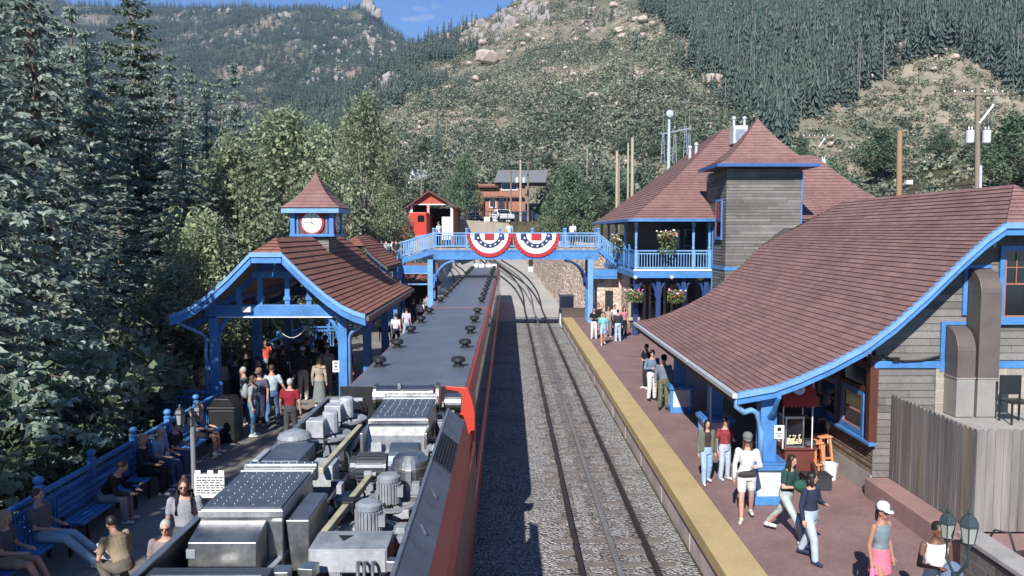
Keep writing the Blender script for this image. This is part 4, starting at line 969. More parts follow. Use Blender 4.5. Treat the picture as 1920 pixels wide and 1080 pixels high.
def M_rubble():
    m, nt, b = base_mat('pinkish_rubble_stone'); L = nt.links.new
    tc = N(nt, 'ShaderNodeTexCoord'); mp = N(nt, 'ShaderNodeMapping'); mp.inputs['Scale'].default_value = (1, 1, 1.5); L(tc.outputs['Object'], mp.inputs[0])
    vo = N(nt, 'ShaderNodeTexVoronoi'); vo.inputs['Scale'].default_value = 2.1; L(mp.outputs[0], vo.inputs['Vector'])
    ve = N(nt, 'ShaderNodeTexVoronoi'); ve.feature = 'DISTANCE_TO_EDGE'; ve.inputs['Scale'].default_value = 2.1; L(mp.outputs[0], ve.inputs['Vector'])
    c = ramp(nt, vo.outputs['Color'], [(0, (.36, .27, .22)), (.5, (.6, .47, .38)), (1, (.78, .66, .56))])
    e = ramp(nt, ve.outputs['Distance'], [(.0, (.42, .38, .35)), (.07, (1, 1, 1))])
    mx = N(nt, 'ShaderNodeMix', data_type='RGBA', blend_type='MULTIPLY'); mx.inputs[0].default_value = 1
    L(c, mx.inputs[6]); L(e, mx.inputs[7]); L(mx.outputs[2], b.inputs['Base Color']); b.inputs['Roughness'].default_value = .95
    bp = N(nt, 'ShaderNodeBump'); bp.inputs['Strength'].default_value = .8; bp.inputs['Distance'].default_value = .15; L(ve.outputs['Distance'], bp.inputs['Height']); L(bp.outputs[0], b.inputs['Normal'])
    return m
RUB = M_rubble()
m = MB(); m.quad((5.75, 51.2, .6), (7.3, 51.2, .6), (7.3, 51.2, 4.0), (5.75, 51.2, 4.0), [(0, 0), (1.55, 0), (1.55, 3.4), (0, 3.4)]); m.quad((7.28, 51.2, .6), (7.28, 47.4, .6), (7.28, 47.4, 4.0), (7.28, 51.2, 4.0), [(0, 0), (3.8, 0), (3.8, 3.4), (0, 3.4)])
m.bx(5.77, 7.3, 51.21, 58, .6, 3.99); m.build('rubble_wall', RUB, t)
m = MB(); m.bx(6.25, 6.75, 51.12, 51.19, PZ, 2.75); m.build('door', DARKMETAL, t)
# balcony
m = MB(); m.bx(6.98, 11.22, 43.9, 60, 4.28, 4.42); m.build('balcony_floor', BLUE2, t)
m = MB(); m.bx(6.94, 11.22, 43.82, 43.96, 3.98, 4.36); m.bx(6.9, 7.03, 43.96, 60, 3.98, 4.3); m.bx(7.03, 11.2, 43.96, 60, 4.0, 4.1); m.build('balcony_beam', BLUE, t, bevel=.01)
m = MB(); m.bx(6.9, 11.2, 43.78, 43.86, 4.365, 4.46); m.build('balcony_trim', WHITE, t)
bal = thing('x', 'x', 'x'); bpy.data.objects.remove(bal)
def post_turned(x, y, z0, z1):
    m = MB(); h = z1 - z0
    m.box((x, y, z0 + .55), (.17, .17, 1.1)); m.lathe([(.05, 0), (.085, .08), (.06, .2), (.085, h - 1.6), (.06, h - 1.45), (.09, h - 1.4)], (x, y, z0 + 1.1), n=10); m.box((x, y, z1 - .15), (.17, .17, .3)); return m.build('balcony_post', BLUE2, t)
for x in (7.05, 10.2, 11.08): post_turned(x, 43.95, 4.42, 7.08)
for y in (48, 52, 56, 60): post_turned(7.05, y, 4.42, 7.08)
railing(t, (7.05, 43.95, 4.42), (11.08, 43.95, 4.42), 1.05, 2, ends=(False, False), gap=.15, mat=BLUE2)
railing(t, (7.0, 44.0, 4.42), (7.0, 60, 4.42), 1.05, 9, solid=True, ends=(False, True), mat=BLUE)
m = MB()
for x in (6.98, 7.02): pass
m.bx(6.97, 7.03, 44, 60, 4.75, 4.8); m.build('rail_stripe', BLUE2, t)
# ground floor columns and arches
for x in (7.1, 8.35, 9.75, 11.0):
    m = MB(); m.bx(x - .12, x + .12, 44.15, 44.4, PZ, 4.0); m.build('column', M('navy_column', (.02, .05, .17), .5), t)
for x0, x1 in ((7.1, 8.35), (8.35, 9.75), (9.75, 11.0)):
    m = MB(); c = (x0 + x1) / 2; r = (x1 - x0) / 2 - .12
    m.pipe([(c + r * cos(a), 44.28, 2.9 + 1.0 * sin(a)) for a in fr(0, pi, 13)], .07, 6); m.build('arch', M('navy_column', (.02, .05, .17), .5), t)
for x in (7.4, 8.6, 9.9): window(t, x + .3, 47.45, 1.4, .8, 1.9, 'f', frame=M('tan_trim', (.4, .34, .26), .6), sash=M('tan_trim', (.4, .34, .26), .6), grid_=(2, 2))
for x in (7.0, 9.0):
    m = MB(); m.lathe([(.02, .12), (.1, .08), (.11, 0), (.05, -.08), (.01, -.1)], (x, 43.75, 4.0), n=12); m.build('globe_lamp', M('frosted_globe', (.75, .76, .78), .3), t, smooth=True)
# tower
TX0, TX1, TY0, TY1 = 11.24, 15.1, 41.3, 45.4
m = MB(); lap_wall(m, (TX0, TY0, 0), (1, 0, 0), (0, -1, 0), .8, 9.75, lambda z: 0, lambda z: TX1 - TX0); lap_wall(m, (TX0, TY1, 0), (0, -1, 0), (-1, 0, 0), .8, 9.75, lambda z: 0, lambda z: TY1 - TY0)
lap_wall(m, (TX1, TY0, 0), (0, 1, 0), (1, 0, 0), .8, 9.75, lambda z: 0, lambda z: TY1 - TY0); m.bx(TX0 + .002, TX1 - .002, TY0 + .002, TY1, .8, 9.75)
m.build('tower', SIDING, t)
m = MB(); m.bx(TX0 - .03, TX1 + .03, TY0 - .05, TY0 - .024, 4.52, 4.7); m.bx(TX1 - .02, TX1 + .05, TY0 - .05, TY0 + .05, .8, 9.6); m.bx(TX0 - .05, TX0 - .024, TY0, TY1, 4.52, 4.7); m.bx(TX0 - .06, TX0 + .0, TY1 - 1.62, TY1 - 1.5, 2, 7.2); m.build('tower_trim', BLUE, t)
window(t, TX0 - .02, 42.5, 6.25, 1.0, 1.85, 'l', frame=BLUE, sash=DKRED, grid_=(2, 1))
cx, cy = 13.13, 42.5; m = MB()
hw, hd = 2.55, 2.0
rr = [(1.0, 9.93), (.78, 10.2), (.52, 10.78), (.26, 11.55), (.012, 12.42)]
for sgn in (((-1, -1), (1, -1)), ((1, -1), (1, 1)), ((1, 1), (-1, 1)), ((-1, 1), (-1, -1))):
    courses(m, [(V((cx + sgn[0][0] * hw * r, cy + sgn[0][1] * hd * r, z)), V((cx + sgn[1][0] * hw * r, cy + sgn[1][1] * hd * r, z))) for r, z in rr], .2, .022)
m.build('tower_roof', ROOFM, t)
m = MB(); m.bx(cx - hw + .02, cx + hw - .02, cy - hd + .02, cy + hd - .02, 9.8, 9.92); m.build('tower_soffit', SOFFIT, t)
m = MB()
m.bx(cx - hw - .03, cx + hw + .03, cy - hd - .05, cy - hd + .02, 9.78, 9.95); m.bx(cx - hw - .05, cx - hw + .02, cy - hd + .02, cy + hd, 9.78, 9.95); m.bx(cx + hw - .02, cx + hw + .05, cy - hd + .02, cy + hd, 9.78, 9.95)
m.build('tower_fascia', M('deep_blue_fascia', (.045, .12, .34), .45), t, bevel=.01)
# things on the roofs
m = MB(); m.box((14.35, 50.2, 12.5), (.9, .9, 1.1)); FLG = M('grey_white_flue', (.5, .52, .53), .5); o = m.build('roof_unit', FLG, t, bevel=.02)
m = MB(); m.box((14.35, 49.74, 12.45), (.6, .02, .7)); m.build('louvre', GALV, o)
m = MB()
for dx in (-.3, .35): m.lathe([(.08, 0), (.08, .42), (.13, .44), (.13, .56), (.05, .62)], (14.35 + dx, 50.2, 13.05), n=12)
m.build('flue', FLG, o)
for x, z in ((11.75, 11.5), (12.15, 11.7)):
    m = MB(); m.lathe([(.09, -.8), (.09, .35), (.14, .37), (.14, .5), (.06, .56)], (x, 52, z), n=12); m.build('flue', FLG, t)
# hanging flower baskets
FLW = [M('white_petals', (.8, .78, .75), .6), M('red_petals', (.55, .06, .05), .6), M('pink_petals', (.6, .2, .25), .6)]
LEAFB = M_leaf('basket_leaves', (.07, .12, .04), (.16, .22, .08), (.3, .32, .14), .3, 0)
def basket(x, y, z, trail, label, s=1.0):
    b = thing('hanging_basket', label, 'flower basket', (x, y, z), 0, 'hanging flower baskets'); rn = random.Random(int(x * 100 + y))
    m = MB(); m.lathe([(.08, -.22), (.2, -.12), (.24, 0), (.22, 0)], (x, y, z), n=14); m.build('pot', BROWNWOOD, b)
    m = MB()
    for k in range(3): m.tube((x + .22 * cos(2.1 * k), y + .22 * sin(2.1 * k), z), (x, y, z + .75), .008, None, 4)
    m.build('hanger', DARKMETAL, b)
    m = MB()
    for _ in range(520):
        a = rn.uniform(0, 2 * pi); q = rn.random(); r = .5 * s * rn.random() ** .5; zz = z + rn.uniform(-.05, .3) * s if q < .6 else z - rn.random() * trail
        if q >= .6: r = rn.uniform(.25, .48) * s
        p = V((x + r * cos(a), y + r * sin(a), zz)); d = V((rn.gauss(0, 1), rn.gauss(0, 1), rn.gauss(0, 1))).normalized() * .07; e = V((rn.gauss(0, 1), rn.gauss(0, 1), rn.gauss(0, 1))).normalized() * .05
        m.add([p - d, p + e, p + d, p - e], [(0, 1, 2, 3)])
    m.build('foliage', LEAFB, b)
    m = MB()
    for _ in range(34):
        a = rn.uniform(0, 2 * pi); r = .52 * s * rn.random() ** .4; m.cur = rn.choice((0, 0, 1, 2)); m.ell((x + r * cos(a), y + r * sin(a), z + rn.uniform(.0, .38) * s), (.055, .055, .045), 6, 4)
    m.build('blossom', FLW, b)
basket(8.68, 43.55, 6.2, .9, 'trailing flower basket hanging in the sunny balcony opening', 1.1)
basket(6.9, 43.5, 3.0, .3, 'flower basket hanging under the balcony corner, left of the arch')
basket(9.2, 43.5, 3.0, .35, 'flower basket hanging under the balcony, close to the station roof edge')
basket(6.75, 49, 6.0, .8, 'shaded flower basket hanging on the side of the balcony toward the bridge')

# ================================================================== footbridge
t = thing('footbridge', 'blue timber footbridge over the tracks with railings and arched brackets', 'footbridge', (0, 51, 0))
BYF, BYB = 50.5, 52.1
xl = aty(813, 460, BYF).x; xr = aty(1122, 460, BYF).x; zd = aty(900, 465, BYF).z; zr = aty(900, 437, BYF).z; zb1 = aty(900, 468, BYF).z; zb0 = aty(900, 486, BYF).z
m = MB(); m.bx(xl, xr, BYF - .05, BYB + .05, zb1 - .02, zb1 + .1); m.build('deck', GREYWOOD, t)
for y in (BYF, BYB):
    m = MB(); m.bx(xl, xr, y - .08, y + .08, zb0, zb1 - .03); m.bx(xl, xr, y - .11, y + .11, zb0 - .02, zb0 + .05); m.bx(xl, xr, y - .11, y + .11, zb1 - .12, zb1 - .04); m.build('beam', BLUE, t)
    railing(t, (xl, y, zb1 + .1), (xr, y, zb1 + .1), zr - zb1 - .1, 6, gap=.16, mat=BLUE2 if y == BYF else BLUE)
pxl = aty(807, 500, BYF).x; pxr = aty(1107, 500, BYF).x
for y in (BYF, BYB):
    for x, s in ((pxl, 1), (pxr, -1)):
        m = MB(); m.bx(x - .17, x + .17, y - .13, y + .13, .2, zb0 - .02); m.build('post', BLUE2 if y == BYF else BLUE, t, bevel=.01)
        m = MB(); R = 1.35; m.pipe([(x + s * (.2 + R * (1 - cos(a))), y, zb0 - .12 - R * 1.25 * (1 - sin(a))) for a in fr(0, pi / 2, 10)], .085, 6); m.build('arch_bracket', M('navy_column', (.02, .05, .17), .5) if s < 0 else BLUE, t)
# left side frame and stairs
lx = aty(748, 500, BYF).x
m = MB(); m.bx(lx, pxl - .17, BYF - .08, BYF + .08, 3.95, 4.4); m.build('side_beam', BLUE, t)
m = MB(); z0f = aty(770, 534, BYF).z; m.bx(lx + .05, pxl - .17, BYF - .06, BYF + .06, z0f, z0f + .08); m.bx(lx + .05, lx + .15, BYF - .07, BYF + .07, z0f, 3.95); m.bx(lx + .15, pxl - .17, BYF - .07, BYF + .07, 3.87, 3.95); m.build('side_frame', BLUE2, t)
z_l = aty(745, 492, BYF).z
for y in (BYF, BYB):
    m = MB(); m.bar((xl, y, zb1 - .1), (lx, y, z_l + .05), .1, .34); m.build('stair_stringer', BLUE, t)
    a, b = V((xl, y, zb1 + .1)), V((lx, y, z_l + .28)); h = zr - zb1 - .1
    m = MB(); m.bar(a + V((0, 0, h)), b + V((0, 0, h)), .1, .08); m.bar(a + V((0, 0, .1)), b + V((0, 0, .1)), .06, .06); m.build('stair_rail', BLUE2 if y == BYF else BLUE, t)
    m = MB()
    for k in range(1, 15): q = a.lerp(b, k / 15); m.box(q + V((0, 0, h / 2 + .05)), (.045, .045, h - .1))
    m.build('stair_balusters', BLUE2, t)
m = MB()
for k in range(6): q = V((xl, 0, zb1)).lerp(V((lx, 0, z_l)), (k + .5) / 6); m.bx(q.x - .2, q.x + .2, BYF + .05, BYB - .05, q.z, q.z + .05)
m.build('stair_tread', GREYWOOD, t)
# landing and lower flight toward the camera
zl = z_l - .25; lx0 = aty(690, 500, BYF).x
m = MB(); m.bx(lx0, lx, BYF - .1, BYB + 1.2, zl - .3, zl); m.build('landing', BLUE, t)
m = MB(); m.bx(lx0, lx, BYF - .13, BYF - .1, zl - .6, zl - .3); m.build('landing_trim', WHITE, t)
for (x, y) in ((lx0 + .1, BYF), (lx0 + .1, BYB + 1), (lx - .05, BYB + 1)):
    m = MB(); m.bx(x - .09, x + .09, y - .09, y + .09, .2, zl - .3); m.build('landing_post', BLUE, t)
railing(t, (lx0, BYF, zl), (lx0, BYB + 1.1, zl), 1.0, 2, mat=BLUE2); railing(t, (lx0, BYB + 1.15, zl), (lx, BYB + 1.15, zl), 1.0, 2, mat=BLUE)
fx0, fx1 = lx - .95, lx
for x in (fx0, fx1):
    a, b = V((x, BYF - .1, zl)), V((x, BYF - 4.6, 1.0))
    m = MB(); m.bar(a, b, .1, .3); m.build('stair_stringer', BLUE, t)
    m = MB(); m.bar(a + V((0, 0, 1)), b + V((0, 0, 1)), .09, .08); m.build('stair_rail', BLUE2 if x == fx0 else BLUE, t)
    m = MB()
    for k in range(1, 22): q = a.lerp(b, k / 22); m.box(q + V((0, 0, .55)), (.045, .045, .95))
    m.build('stair_balusters', BLUE, t)
m = MB()
for k in range(14): q = V((0, BYF - .1, zl)).lerp(V((0, BYF - 4.6, 1.0)), (k + .5) / 14); m.bx(fx0, fx1, q.y - .15, q.y + .15, q.z, q.z + .05)
m.build('stair_tread', GREYWOOD, t)
# right end steps down to the balcony
rx1 = 6.9
for y in (BYF, BYB):
    a, b = V((xr, y, zb1 + .05)), V((rx1, y, 4.5)); h = zr - zb1 - .1
    m = MB(); m.bar(a, b, .1, .28); m.build('stair_stringer', BLUE, t)
    m = MB(); m.bar(a + V((0, 0, h)), b + V((0, 0, h)), .1, .08); m.build('stair_rail', BLUE2, t)
    m = MB()
    for k in range(1, 8): q = a.lerp(b, k / 8); m.box(q + V((0, 0, h / 2 + .05)), (.045, .045, h - .1))
    m.build('stair_balusters', BLUE2, t)
m = MB(); m.bx(pxr + .17, 6.9, BYF - .08, BYF + .08, 3.7, 4.15); m.bx(pxr + .17, 6.9, BYF - .1, BYF + .1, 3.55, 3.68); m.build('side_beam', BLUE, t)
# bunting
BW = M('bunting_white', (.78, .77, .76), .8); BR = M('bunting_red', (.42, .03, .035), .8); BB = M('bunting_navy', (.03, .045, .12), .8)
def bunting(u0, u1, vt, vb, label):
    a = aty(u0, vt, BYF - .12); b = aty(u1, vt, BYF - .12); c = (a + b) / 2; R = (b.x - a.x) / 2; H = (aty(u0, vt, BYF - .12).z - aty(u0, vb, BYF - .12).z)
    o = thing('bunting', label, 'bunting', (c.x, BYF - .12, c.z), 0, 'fan buntings on the footbridge'); n = 36
    def pt(r, k):
        an = pi * k / n; p = .016 * r * (1 if k % 2 else -1); return V((c.x - R * r * cos(an), BYF - .14 + p - .03 * r, c.z - H * r * sin(an)))
    bands = [(0, .2, 0), (.2, .43, 0), (.43, .62, 1), (.62, .84, 0), (.84, 1.0, 2)]
    for r0, r1, mi in bands:
        m = MB()
        for k in range(n): m.quad(pt(r0 + .002, k), pt(r0 + .002, k + 1), pt(r1, k + 1), pt(r1, k)); 
        for k in range(n): m.quad(pt(r0 + .002, k) + V((0, .012, 0)), pt(r1, k) + V((0, .012, 0)), pt(r1, k + 1) + V((0, .012, 0)), pt(r0 + .002, k + 1) + V((0, .012, 0)))
        m.build(('bunting_centre', 'bunting_white_band', 'bunting_star_band', 'bunting_white_band', 'bunting_red_edge')[bands.index((r0, r1, mi))], (BW, BB, BR)[mi], o)
    def star(cc, r):
        m = MB(); ps = [V((cc.x + (r if k % 2 == 0 else r * .42) * sin(k * pi / 5), cc.y, cc.z + (r if k % 2 == 0 else r * .42) * cos(k * pi / 5))) for k in range(10)]; m.prism(ps, (0, -.008, 0)); m.build('star', BW, o)
    for k in range(4, 36, 5): star(pt(.525, k) + V((0, -.06, 0)), R * .062)
    m = MB(); m.box((c.x, BYF - .2, c.z - H * .13), (R * .42, .02, H * .26)); m.build('red_centre', BR, o)
    for s in (-1, 1): m = MB(); m.box((c.x + s * R * .55, BYF - .2, c.z - H * .14), (R * .22, .02, H * .24)); m.build('navy_square', BB, o)
bunting(875, 960, 438, 482, 'patriotic half fan bunting, the left of two on the footbridge railing')
bunting(961, 1050, 438, 483, 'patriotic half fan bunting, the right of two on the footbridge railing')
# ================================================================== tracks
RAILM = M('dark_rail_steel', (.06, .05, .045), .5, metal=.5, var=.2)
RACKM = M('worn_rack_steel', (.34, .34, .33), .4, metal=.7, var=.15)
TIE = M('dusty_sleeper_wood', (.17, .15, .135), .9, var=.3, vs=3)
def smooth_path(pts, n=8):
    out = []
    P = [V(p) for p in pts]
    for i in range(len(P) - 1):
        p0, p1, p2, p3 = P[max(i - 1, 0)], P[i], P[i + 1], P[min(i + 2, len(P) - 1)]
        for k in range(n):
            t = k / n; out.append(.5 * ((2 * p1) + (p2 - p0) * t + (2 * p0 - 5 * p1 + 4 * p2 - p3) * t * t + (3 * p1 - p0 - 3 * p2 + p3) * t ** 3))
    return out + [P[-1]]
def sweep(mb, pts, prof):
    n = len(prof); vs = []; fs = []
    for i, p in enumerate(pts):
        d = (pts[min(i + 1, len(pts) - 1)] - pts[max(i - 1, 0)]); d.z = 0; d.normalize(); s = V((d.y, -d.x, 0))
        vs += [p + s * a + V((0, 0, b)) for a, b in prof]
    for i in range(len(pts) - 1): fs += [(i * n + k, (i + 1) * n + k, (i + 1) * n + (k + 1) % n, i * n + (k + 1) % n) for k in range(n)]
    mb.add(vs, fs)
def off(pts, d):
    out = []
    for i, p in enumerate(pts):
        t = (pts[min(i + 1, len(pts) - 1)] - pts[max(i - 1, 0)]); t.z = 0; t.normalize(); out.append(p + V((t.y, -t.x, 0)) * d)
    return out
def track(label, path, ties, rack=True):
    pts = smooth_path([(x, y, gz(x, y) + .02) for x, y in path]); pts = [V((p.x, p.y, gz(p.x, p.y) + .02)) for p in pts]
    t = thing('railway_track', label, 'track', (path[0][0], path[0][1], 0))
    for s in (-.7175, .7175):
        m = MB(); sweep(m, off(pts, s), [(-.06, 0), (.06, 0), (.012, .02), (.012, .09), (.036, .1), (.036, .14), (-.036, .14), (-.036, .1), (-.012, .09), (-.012, .02)]); m.build('rail', RAILM, t)
    if rack:
        m = MB(); q = off(pts, .0); sweep(m, q, [(-.05, 0), (.05, 0), (.05, .12), (-.05, .12)])
        if path[0][1] < 10:
            y = 6.0
            while y < 30: m.box((path[0][0], y, .155), (.085, .05, .05)); y += .12
        m.build('rack_rail', RACKM, t)
    if ties:
        m = MB(); m.bx(-1.15, 1.15, -.11, .11, -.1, .014); o = None; y = ties[0]; k = 0; rn = random.Random(3)
        while y < ties[1] and k < 98:
            if o is None: o = m.build('sleeper', TIE, t, world=False); c = o
            else: c = o.copy(); COL.objects.link(c); c.parent = t
            c.location = (rn.uniform(-.05, .05), y - path[0][1], rn.uniform(-.016, .016)); y += .6; k += 1
    return t
track('straight cog track with a centre rack rail beside the right platform', [(2.12, 4), (2.12, 20), (2.12, 40), (2.12, 56), (2.12, 66), (2.0, 75), (.95, 85), (-1.6, 97)], (6.2, 56))
track('cog track under the waiting train, mostly hidden by its cars', [(-1.95, 4), (-1.95, 40), (-1.95, 70), (-2.3, 80), (-3.4, 97)], None)
track('turnout track curving left from the straight track beyond the bridge', [(2.1, 68), (1.3, 77), (-.4, 86), (-2.6, 97)], None)
track('siding track curving toward the red shed left of the train', [(-3.6, 66), (-4.2, 76), (-5.6, 88), (-8.4, 97)], None)

# ================================================================== passenger cars
ROOFG = M('blue_grey_car_roof', (.135, .155, .19), .42, metal=.1, var=.2, vs=.9, spec=.5, fine=.15)
CX = -1.95
def car(y0, y1, vents, label, first=False, last=False):
    t = thing('railcar', label, 'train car', (CX, (y0 + y1) / 2, 0), 0, 'cars of the waiting red train')
    prof = [(-1.3, .45), (-1.3, 3.0), (-1.27, 3.24), (-1.19, 3.46), (-1.1, 3.5), (1.1, 3.5), (1.19, 3.46), (1.27, 3.24), (1.3, 3.0), (1.3, .45)]
    m = MB(); m.prism([(CX + a, y0, b) for a, b in prof], (0, y1 - y0, 0)); m.build('body', REDP, t)
    m = MB(); pr = [(-1.14, 3.502), (-1.1, 3.515), (0, 3.53), (1.1, 3.515), (1.14, 3.502)]
    m.prism([(CX + a, y0 + .04, b) for a, b in pr], (0, y1 - y0 - .08, 0)); m.build('roof', ROOFG, t)
    n = 7; L = (y1 - y0 - 1.2) / n
    for s in (-1, 1):
        for k in range(n):
            a = y0 + .6 + k * L + .07; m = MB(); x = CX + s * 1.3
            m.bx(min(x, x + s * .012), max(x, x + s * .012), a, a + L - .14, 1.75, 2.98)
            m.quad((x + s * .004, a, 3.0), (x + s * .004, a + L - .14, 3.0), (CX + s * 1.275, a + L - .14, 3.24), (CX + s * 1.275, a, 3.24)); m.build('window', GLASS, t)
        m = MB(); m.bx(min(CX + s * 1.3, CX + s * 1.306), max(CX + s * 1.3, CX + s * 1.306), y0 + .3, y1 - .3, 1.15, 1.25); m.build('stripe', WHITE, t)
    m = MB(); m.bx(CX - 1.1, CX + 1.1, y0 + .2, y1 - .2, .12, .45)
    for yy in (y0 + 2.5, y0 + 4.5, y1 - 4.5, y1 - 2.5):
        for s in (-.72, .72): m.tube((CX + s - .05, yy, .5), (CX + s + .05, yy, .5), .38, None, 14)
    m.build('undercarriage', DARKMETAL, t)
    for y in vents:
        for x in (-2.85, -1.1):
            m = MB(); m.lathe([(.085, 0), (.085, .1), (.15, .12), (.16, .15), (.15, .21), (.1, .235), (.01, .24)], (x, y, 3.515), n=14); m.bx(x - .12, x + .12, y - .12, y + .12, 3.51, 3.545); m.build('roof_vent', DARKMETAL, t, smooth=False)
    return t
c1 = car(15.35, 31.3, [17.6, 20.5, 23.4, 26.2, 29.0], 'red train car with grey vented roof, directly behind the roofless locomotive', True)
car(31.6, 52.6, [33.8, 36.6, 39.4, 42.2, 45.0, 47.8, 50.6], 'middle red train car with grey roof reaching almost under the footbridge')
c3 = car(53.6, 69.5, [55.4, 57.8, 60.2, 62.6, 65.0], 'last red train car beyond the footbridge beam', last=True)
m = MB()
for k, x in enumerate((-2.7, -2.2, -1.65, -1.15)): m.box((x, 68 - .3 * (k % 2), 3.66), (.42, .5, .3))
m.build('roof_cabinet', WHITE, c3, bevel=.02)
# orange end frame of the first car
m = MB(); m.prism([(-.64, 15.28, 3.02), (-.69, 15.28, 3.26), (-.78, 15.28, 3.5), (-1.2, 15.28, 3.53), (-1.2, 15.28, 3.46), (-.95, 15.28, 3.42), (-.93, 15.28, 2.9), (-.8, 15.28, 2.4), (-.76, 15.28, 1.6), (-.64, 15.28, 1.5)], (0, .065, 0)); m.build('end_frame', ORANGE, c1, bevel=.012)
m = MB(); m.bx(-3.24, -.94, 15.3, 15.345, .5, 3.515); m.build('end_wall', DARKMETAL, c1)

# ================================================================== locomotive with open machinery deck
loco = thing('cog_locomotive', 'red cog locomotive with its roof open over grey and stainless machinery', 'locomotive', (CX, 9, 0))
LY0, LY1 = 2.5, 12.85
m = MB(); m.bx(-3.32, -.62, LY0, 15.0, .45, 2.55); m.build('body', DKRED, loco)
m = MB()
m.prism([(-.625, LY0, 2.55), (-.615, LY0, 3.12), (-.70, LY0, 3.46), (-.74, LY0, 3.46), (-.66, LY0, 3.1), (-.67, LY0, 2.55)], (0, LY1 - LY0, 0)); m.build('side_fairing', REDP, loco)
m = MB(); m.prism([(-.70, LY0, 3.465), (-.94, LY0, 3.66), (-.965, LY0, 3.64), (-.74, LY0, 3.44)], (0, LY1 - .15 - LY0, 0)); m.build('sloping_panel', M('sky_tinted_panel', (.13, .16, .215), .3, metal=.45, var=.3, vs=2.5), loco)  # blue of the reflected sky is put into the panel's base colour
m = MB(); m.bar((-.955, LY0, 3.665), (-.955, LY1 - .15, 3.665), .035, .03); m.build('panel_rim', GALV, loco)
# grille in the panel
m = MB()
ga, gb = V((-.715, 0, 3.482)), V((-.925, 0, 3.652)); y0, y1 = 9.85, 11.2
for k in range(12): y = y0 + (y1 - y0) * k / 11; m.bar(ga + V((.004, y, .004)), gb + V((.004, y, .004)), .022, .012)
for k in range(7): q = ga.lerp(gb, k / 6) + V((.006, 0, .008)); m.bar(q + V((0, y0, 0)), q + V((0, y1, 0)), .014, .012)
m.build('vent_grille', DARKMETAL, loco)
m = MB()
for y in (7.6, 8.7): m = MB(); m.bar((-.8, y, 3.56), (-.86, y + .12, 3.61), .02, .03); m.build('panel_latch', GALV, loco)
m = MB(); m.prism([(-3.315, LY0, 2.55), (-3.325, LY0, 3.12), (-3.27, LY0, 3.48), (-3.2, LY0, 3.52), (-3.2, LY0, 3.46), (-3.27, LY0, 2.55)], (0, 14.2 - LY0, 0)); m.build('left_wall', M('dark_grey_wall', (.06, .065, .075), .4, metal=.4), loco)
m = MB(); m.bar((-3.235, LY0, 3.525), (-3.235, 14.2, 3.525), .07, .02); m.build('wall_cap', GALV, loco)
m = MB(); m.bx(-3.26, -.68, LY0, 15.0, 2.56, 2.66); m.build('machine_deck', M('oily_deck_plate', (.05, .055, .06), .45, metal=.5, var=.4, vs=3), loco)
m = MB()
for y in (7.4, 8.0):
    m.pipe([(-.62, y, 2.6), (-.55, y, 2.6), (-.53, y, 2.5), (-.53, y, 1.2), (-.55, y, 1.1), (-.62, y, 1.1)], .018, 6)
m.build('grab_rail', WHITE, loco, smooth=True)
BLUEG = M('blue_grey_cover', (.12, .14, .18), .42, metal=.35, var=.3, vs=4, fine=.2)
PALE = M('pale_grey_enamel', (.4, .42, .44), .45, var=.3, vs=5, fine=.2)
CREAM = M('cream_beam_paint', (.42, .39, .26), .55, var=.3)
def rivets(mb, x0, x1, y0, y1, z, nx, ny, r=.011, seed=1):
    rn = random.Random(seed)
    for i in range(nx):
        for j in range(ny):
            if rn.random() < .12: continue
            mb.lathe([(r, 0), (r, .006), (r * .5, .011)], (x0 + (x1 - x0) * (i + .5) / nx + rn.uniform(-.012, .012), y0 + (y1 - y0) * (j + .5) / ny + rn.uniform(-.02, .02), z), n=6)
def cooler(x0, x1, y0, y1, zt, zb, seed):
    m = MB(); m.bx(x0, x1, y0, y1, zb, zt - .02); c = m.build('cooler_box', STEEL, loco, bevel=.01)
    m = MB(); m.bx(x0 + .02, x1 - .02, y0 + .02, y1 - .02, zt - .02, zt); m.cur = 1; rivets(m, x0 + .05, x1 - .05, y0 + .05, y1 - .05, zt, 7, 11, .0045, seed=seed); m.build('cooler_lid', [BLUEG, GALV], c)
    m = MB(); m.bx(x0 - .01, x1 + .01, y1, y1 + .1, zt - .1, zt + .0); m.build('cooler_flange', STEEL, c, bevel=.004); m = MB(); m.bx(x0 - .01, x1 + .01, y1 + .14, y1 + .24, zt - .16, zt + .04)
    for k in range(9): m.lathe([(.008, 0), (.008, .008)], (x0 + (x1 - x0) * (k + .5) / 9, y1 + .19, zt + .04), n=6)
    m.build('cooler_flange', STEEL, c); m = MB(); m.bx(x0 - .012, x1 + .012, y0 - .03, y0, zt - .09, zt - .025); m.build('cooler_flange', STEEL, c, bevel=.004)
    return c
cA = cooler(-3.1, -2.27, 7.9, 9.15, 3.73, 2.9, 1)
m = MB(); m.prism([(-3.08, 7.86, 3.62), (-3.08, 7.52, 3.52), (-3.08, 7.51, 3.28), (-3.08, 7.86, 3.1)], (.66, 0, 0)); m.build('intake_hood', STEEL, cA, bevel=.008)
m = MB(); m.prism([(-2.38, 7.87, 3.6), (-2.27, 7.87, 3.6), (-2.27, 7.87, 2.8)], (0, .02, 0)); m.build('gusset', STEEL, cA)
m = MB(); m.prism([(-2.255, 7.95, 3.58), (-2.02, 7.95, 3.58), (-2.02, 7.95, 3.05), (-2.2, 7.95, 3.05)], (0, .85, 0)); m.build('side_box', STEEL, loco, bevel=.008)
m = MB(); m.bx(-2.24, -2.03, 7.97, 8.78, 3.581, 3.59); m.build('side_box_lid', BLUEG, loco)
cB = cooler(-2.08, -1.2, 11.85, 13.25, 3.72, 2.9, 2)
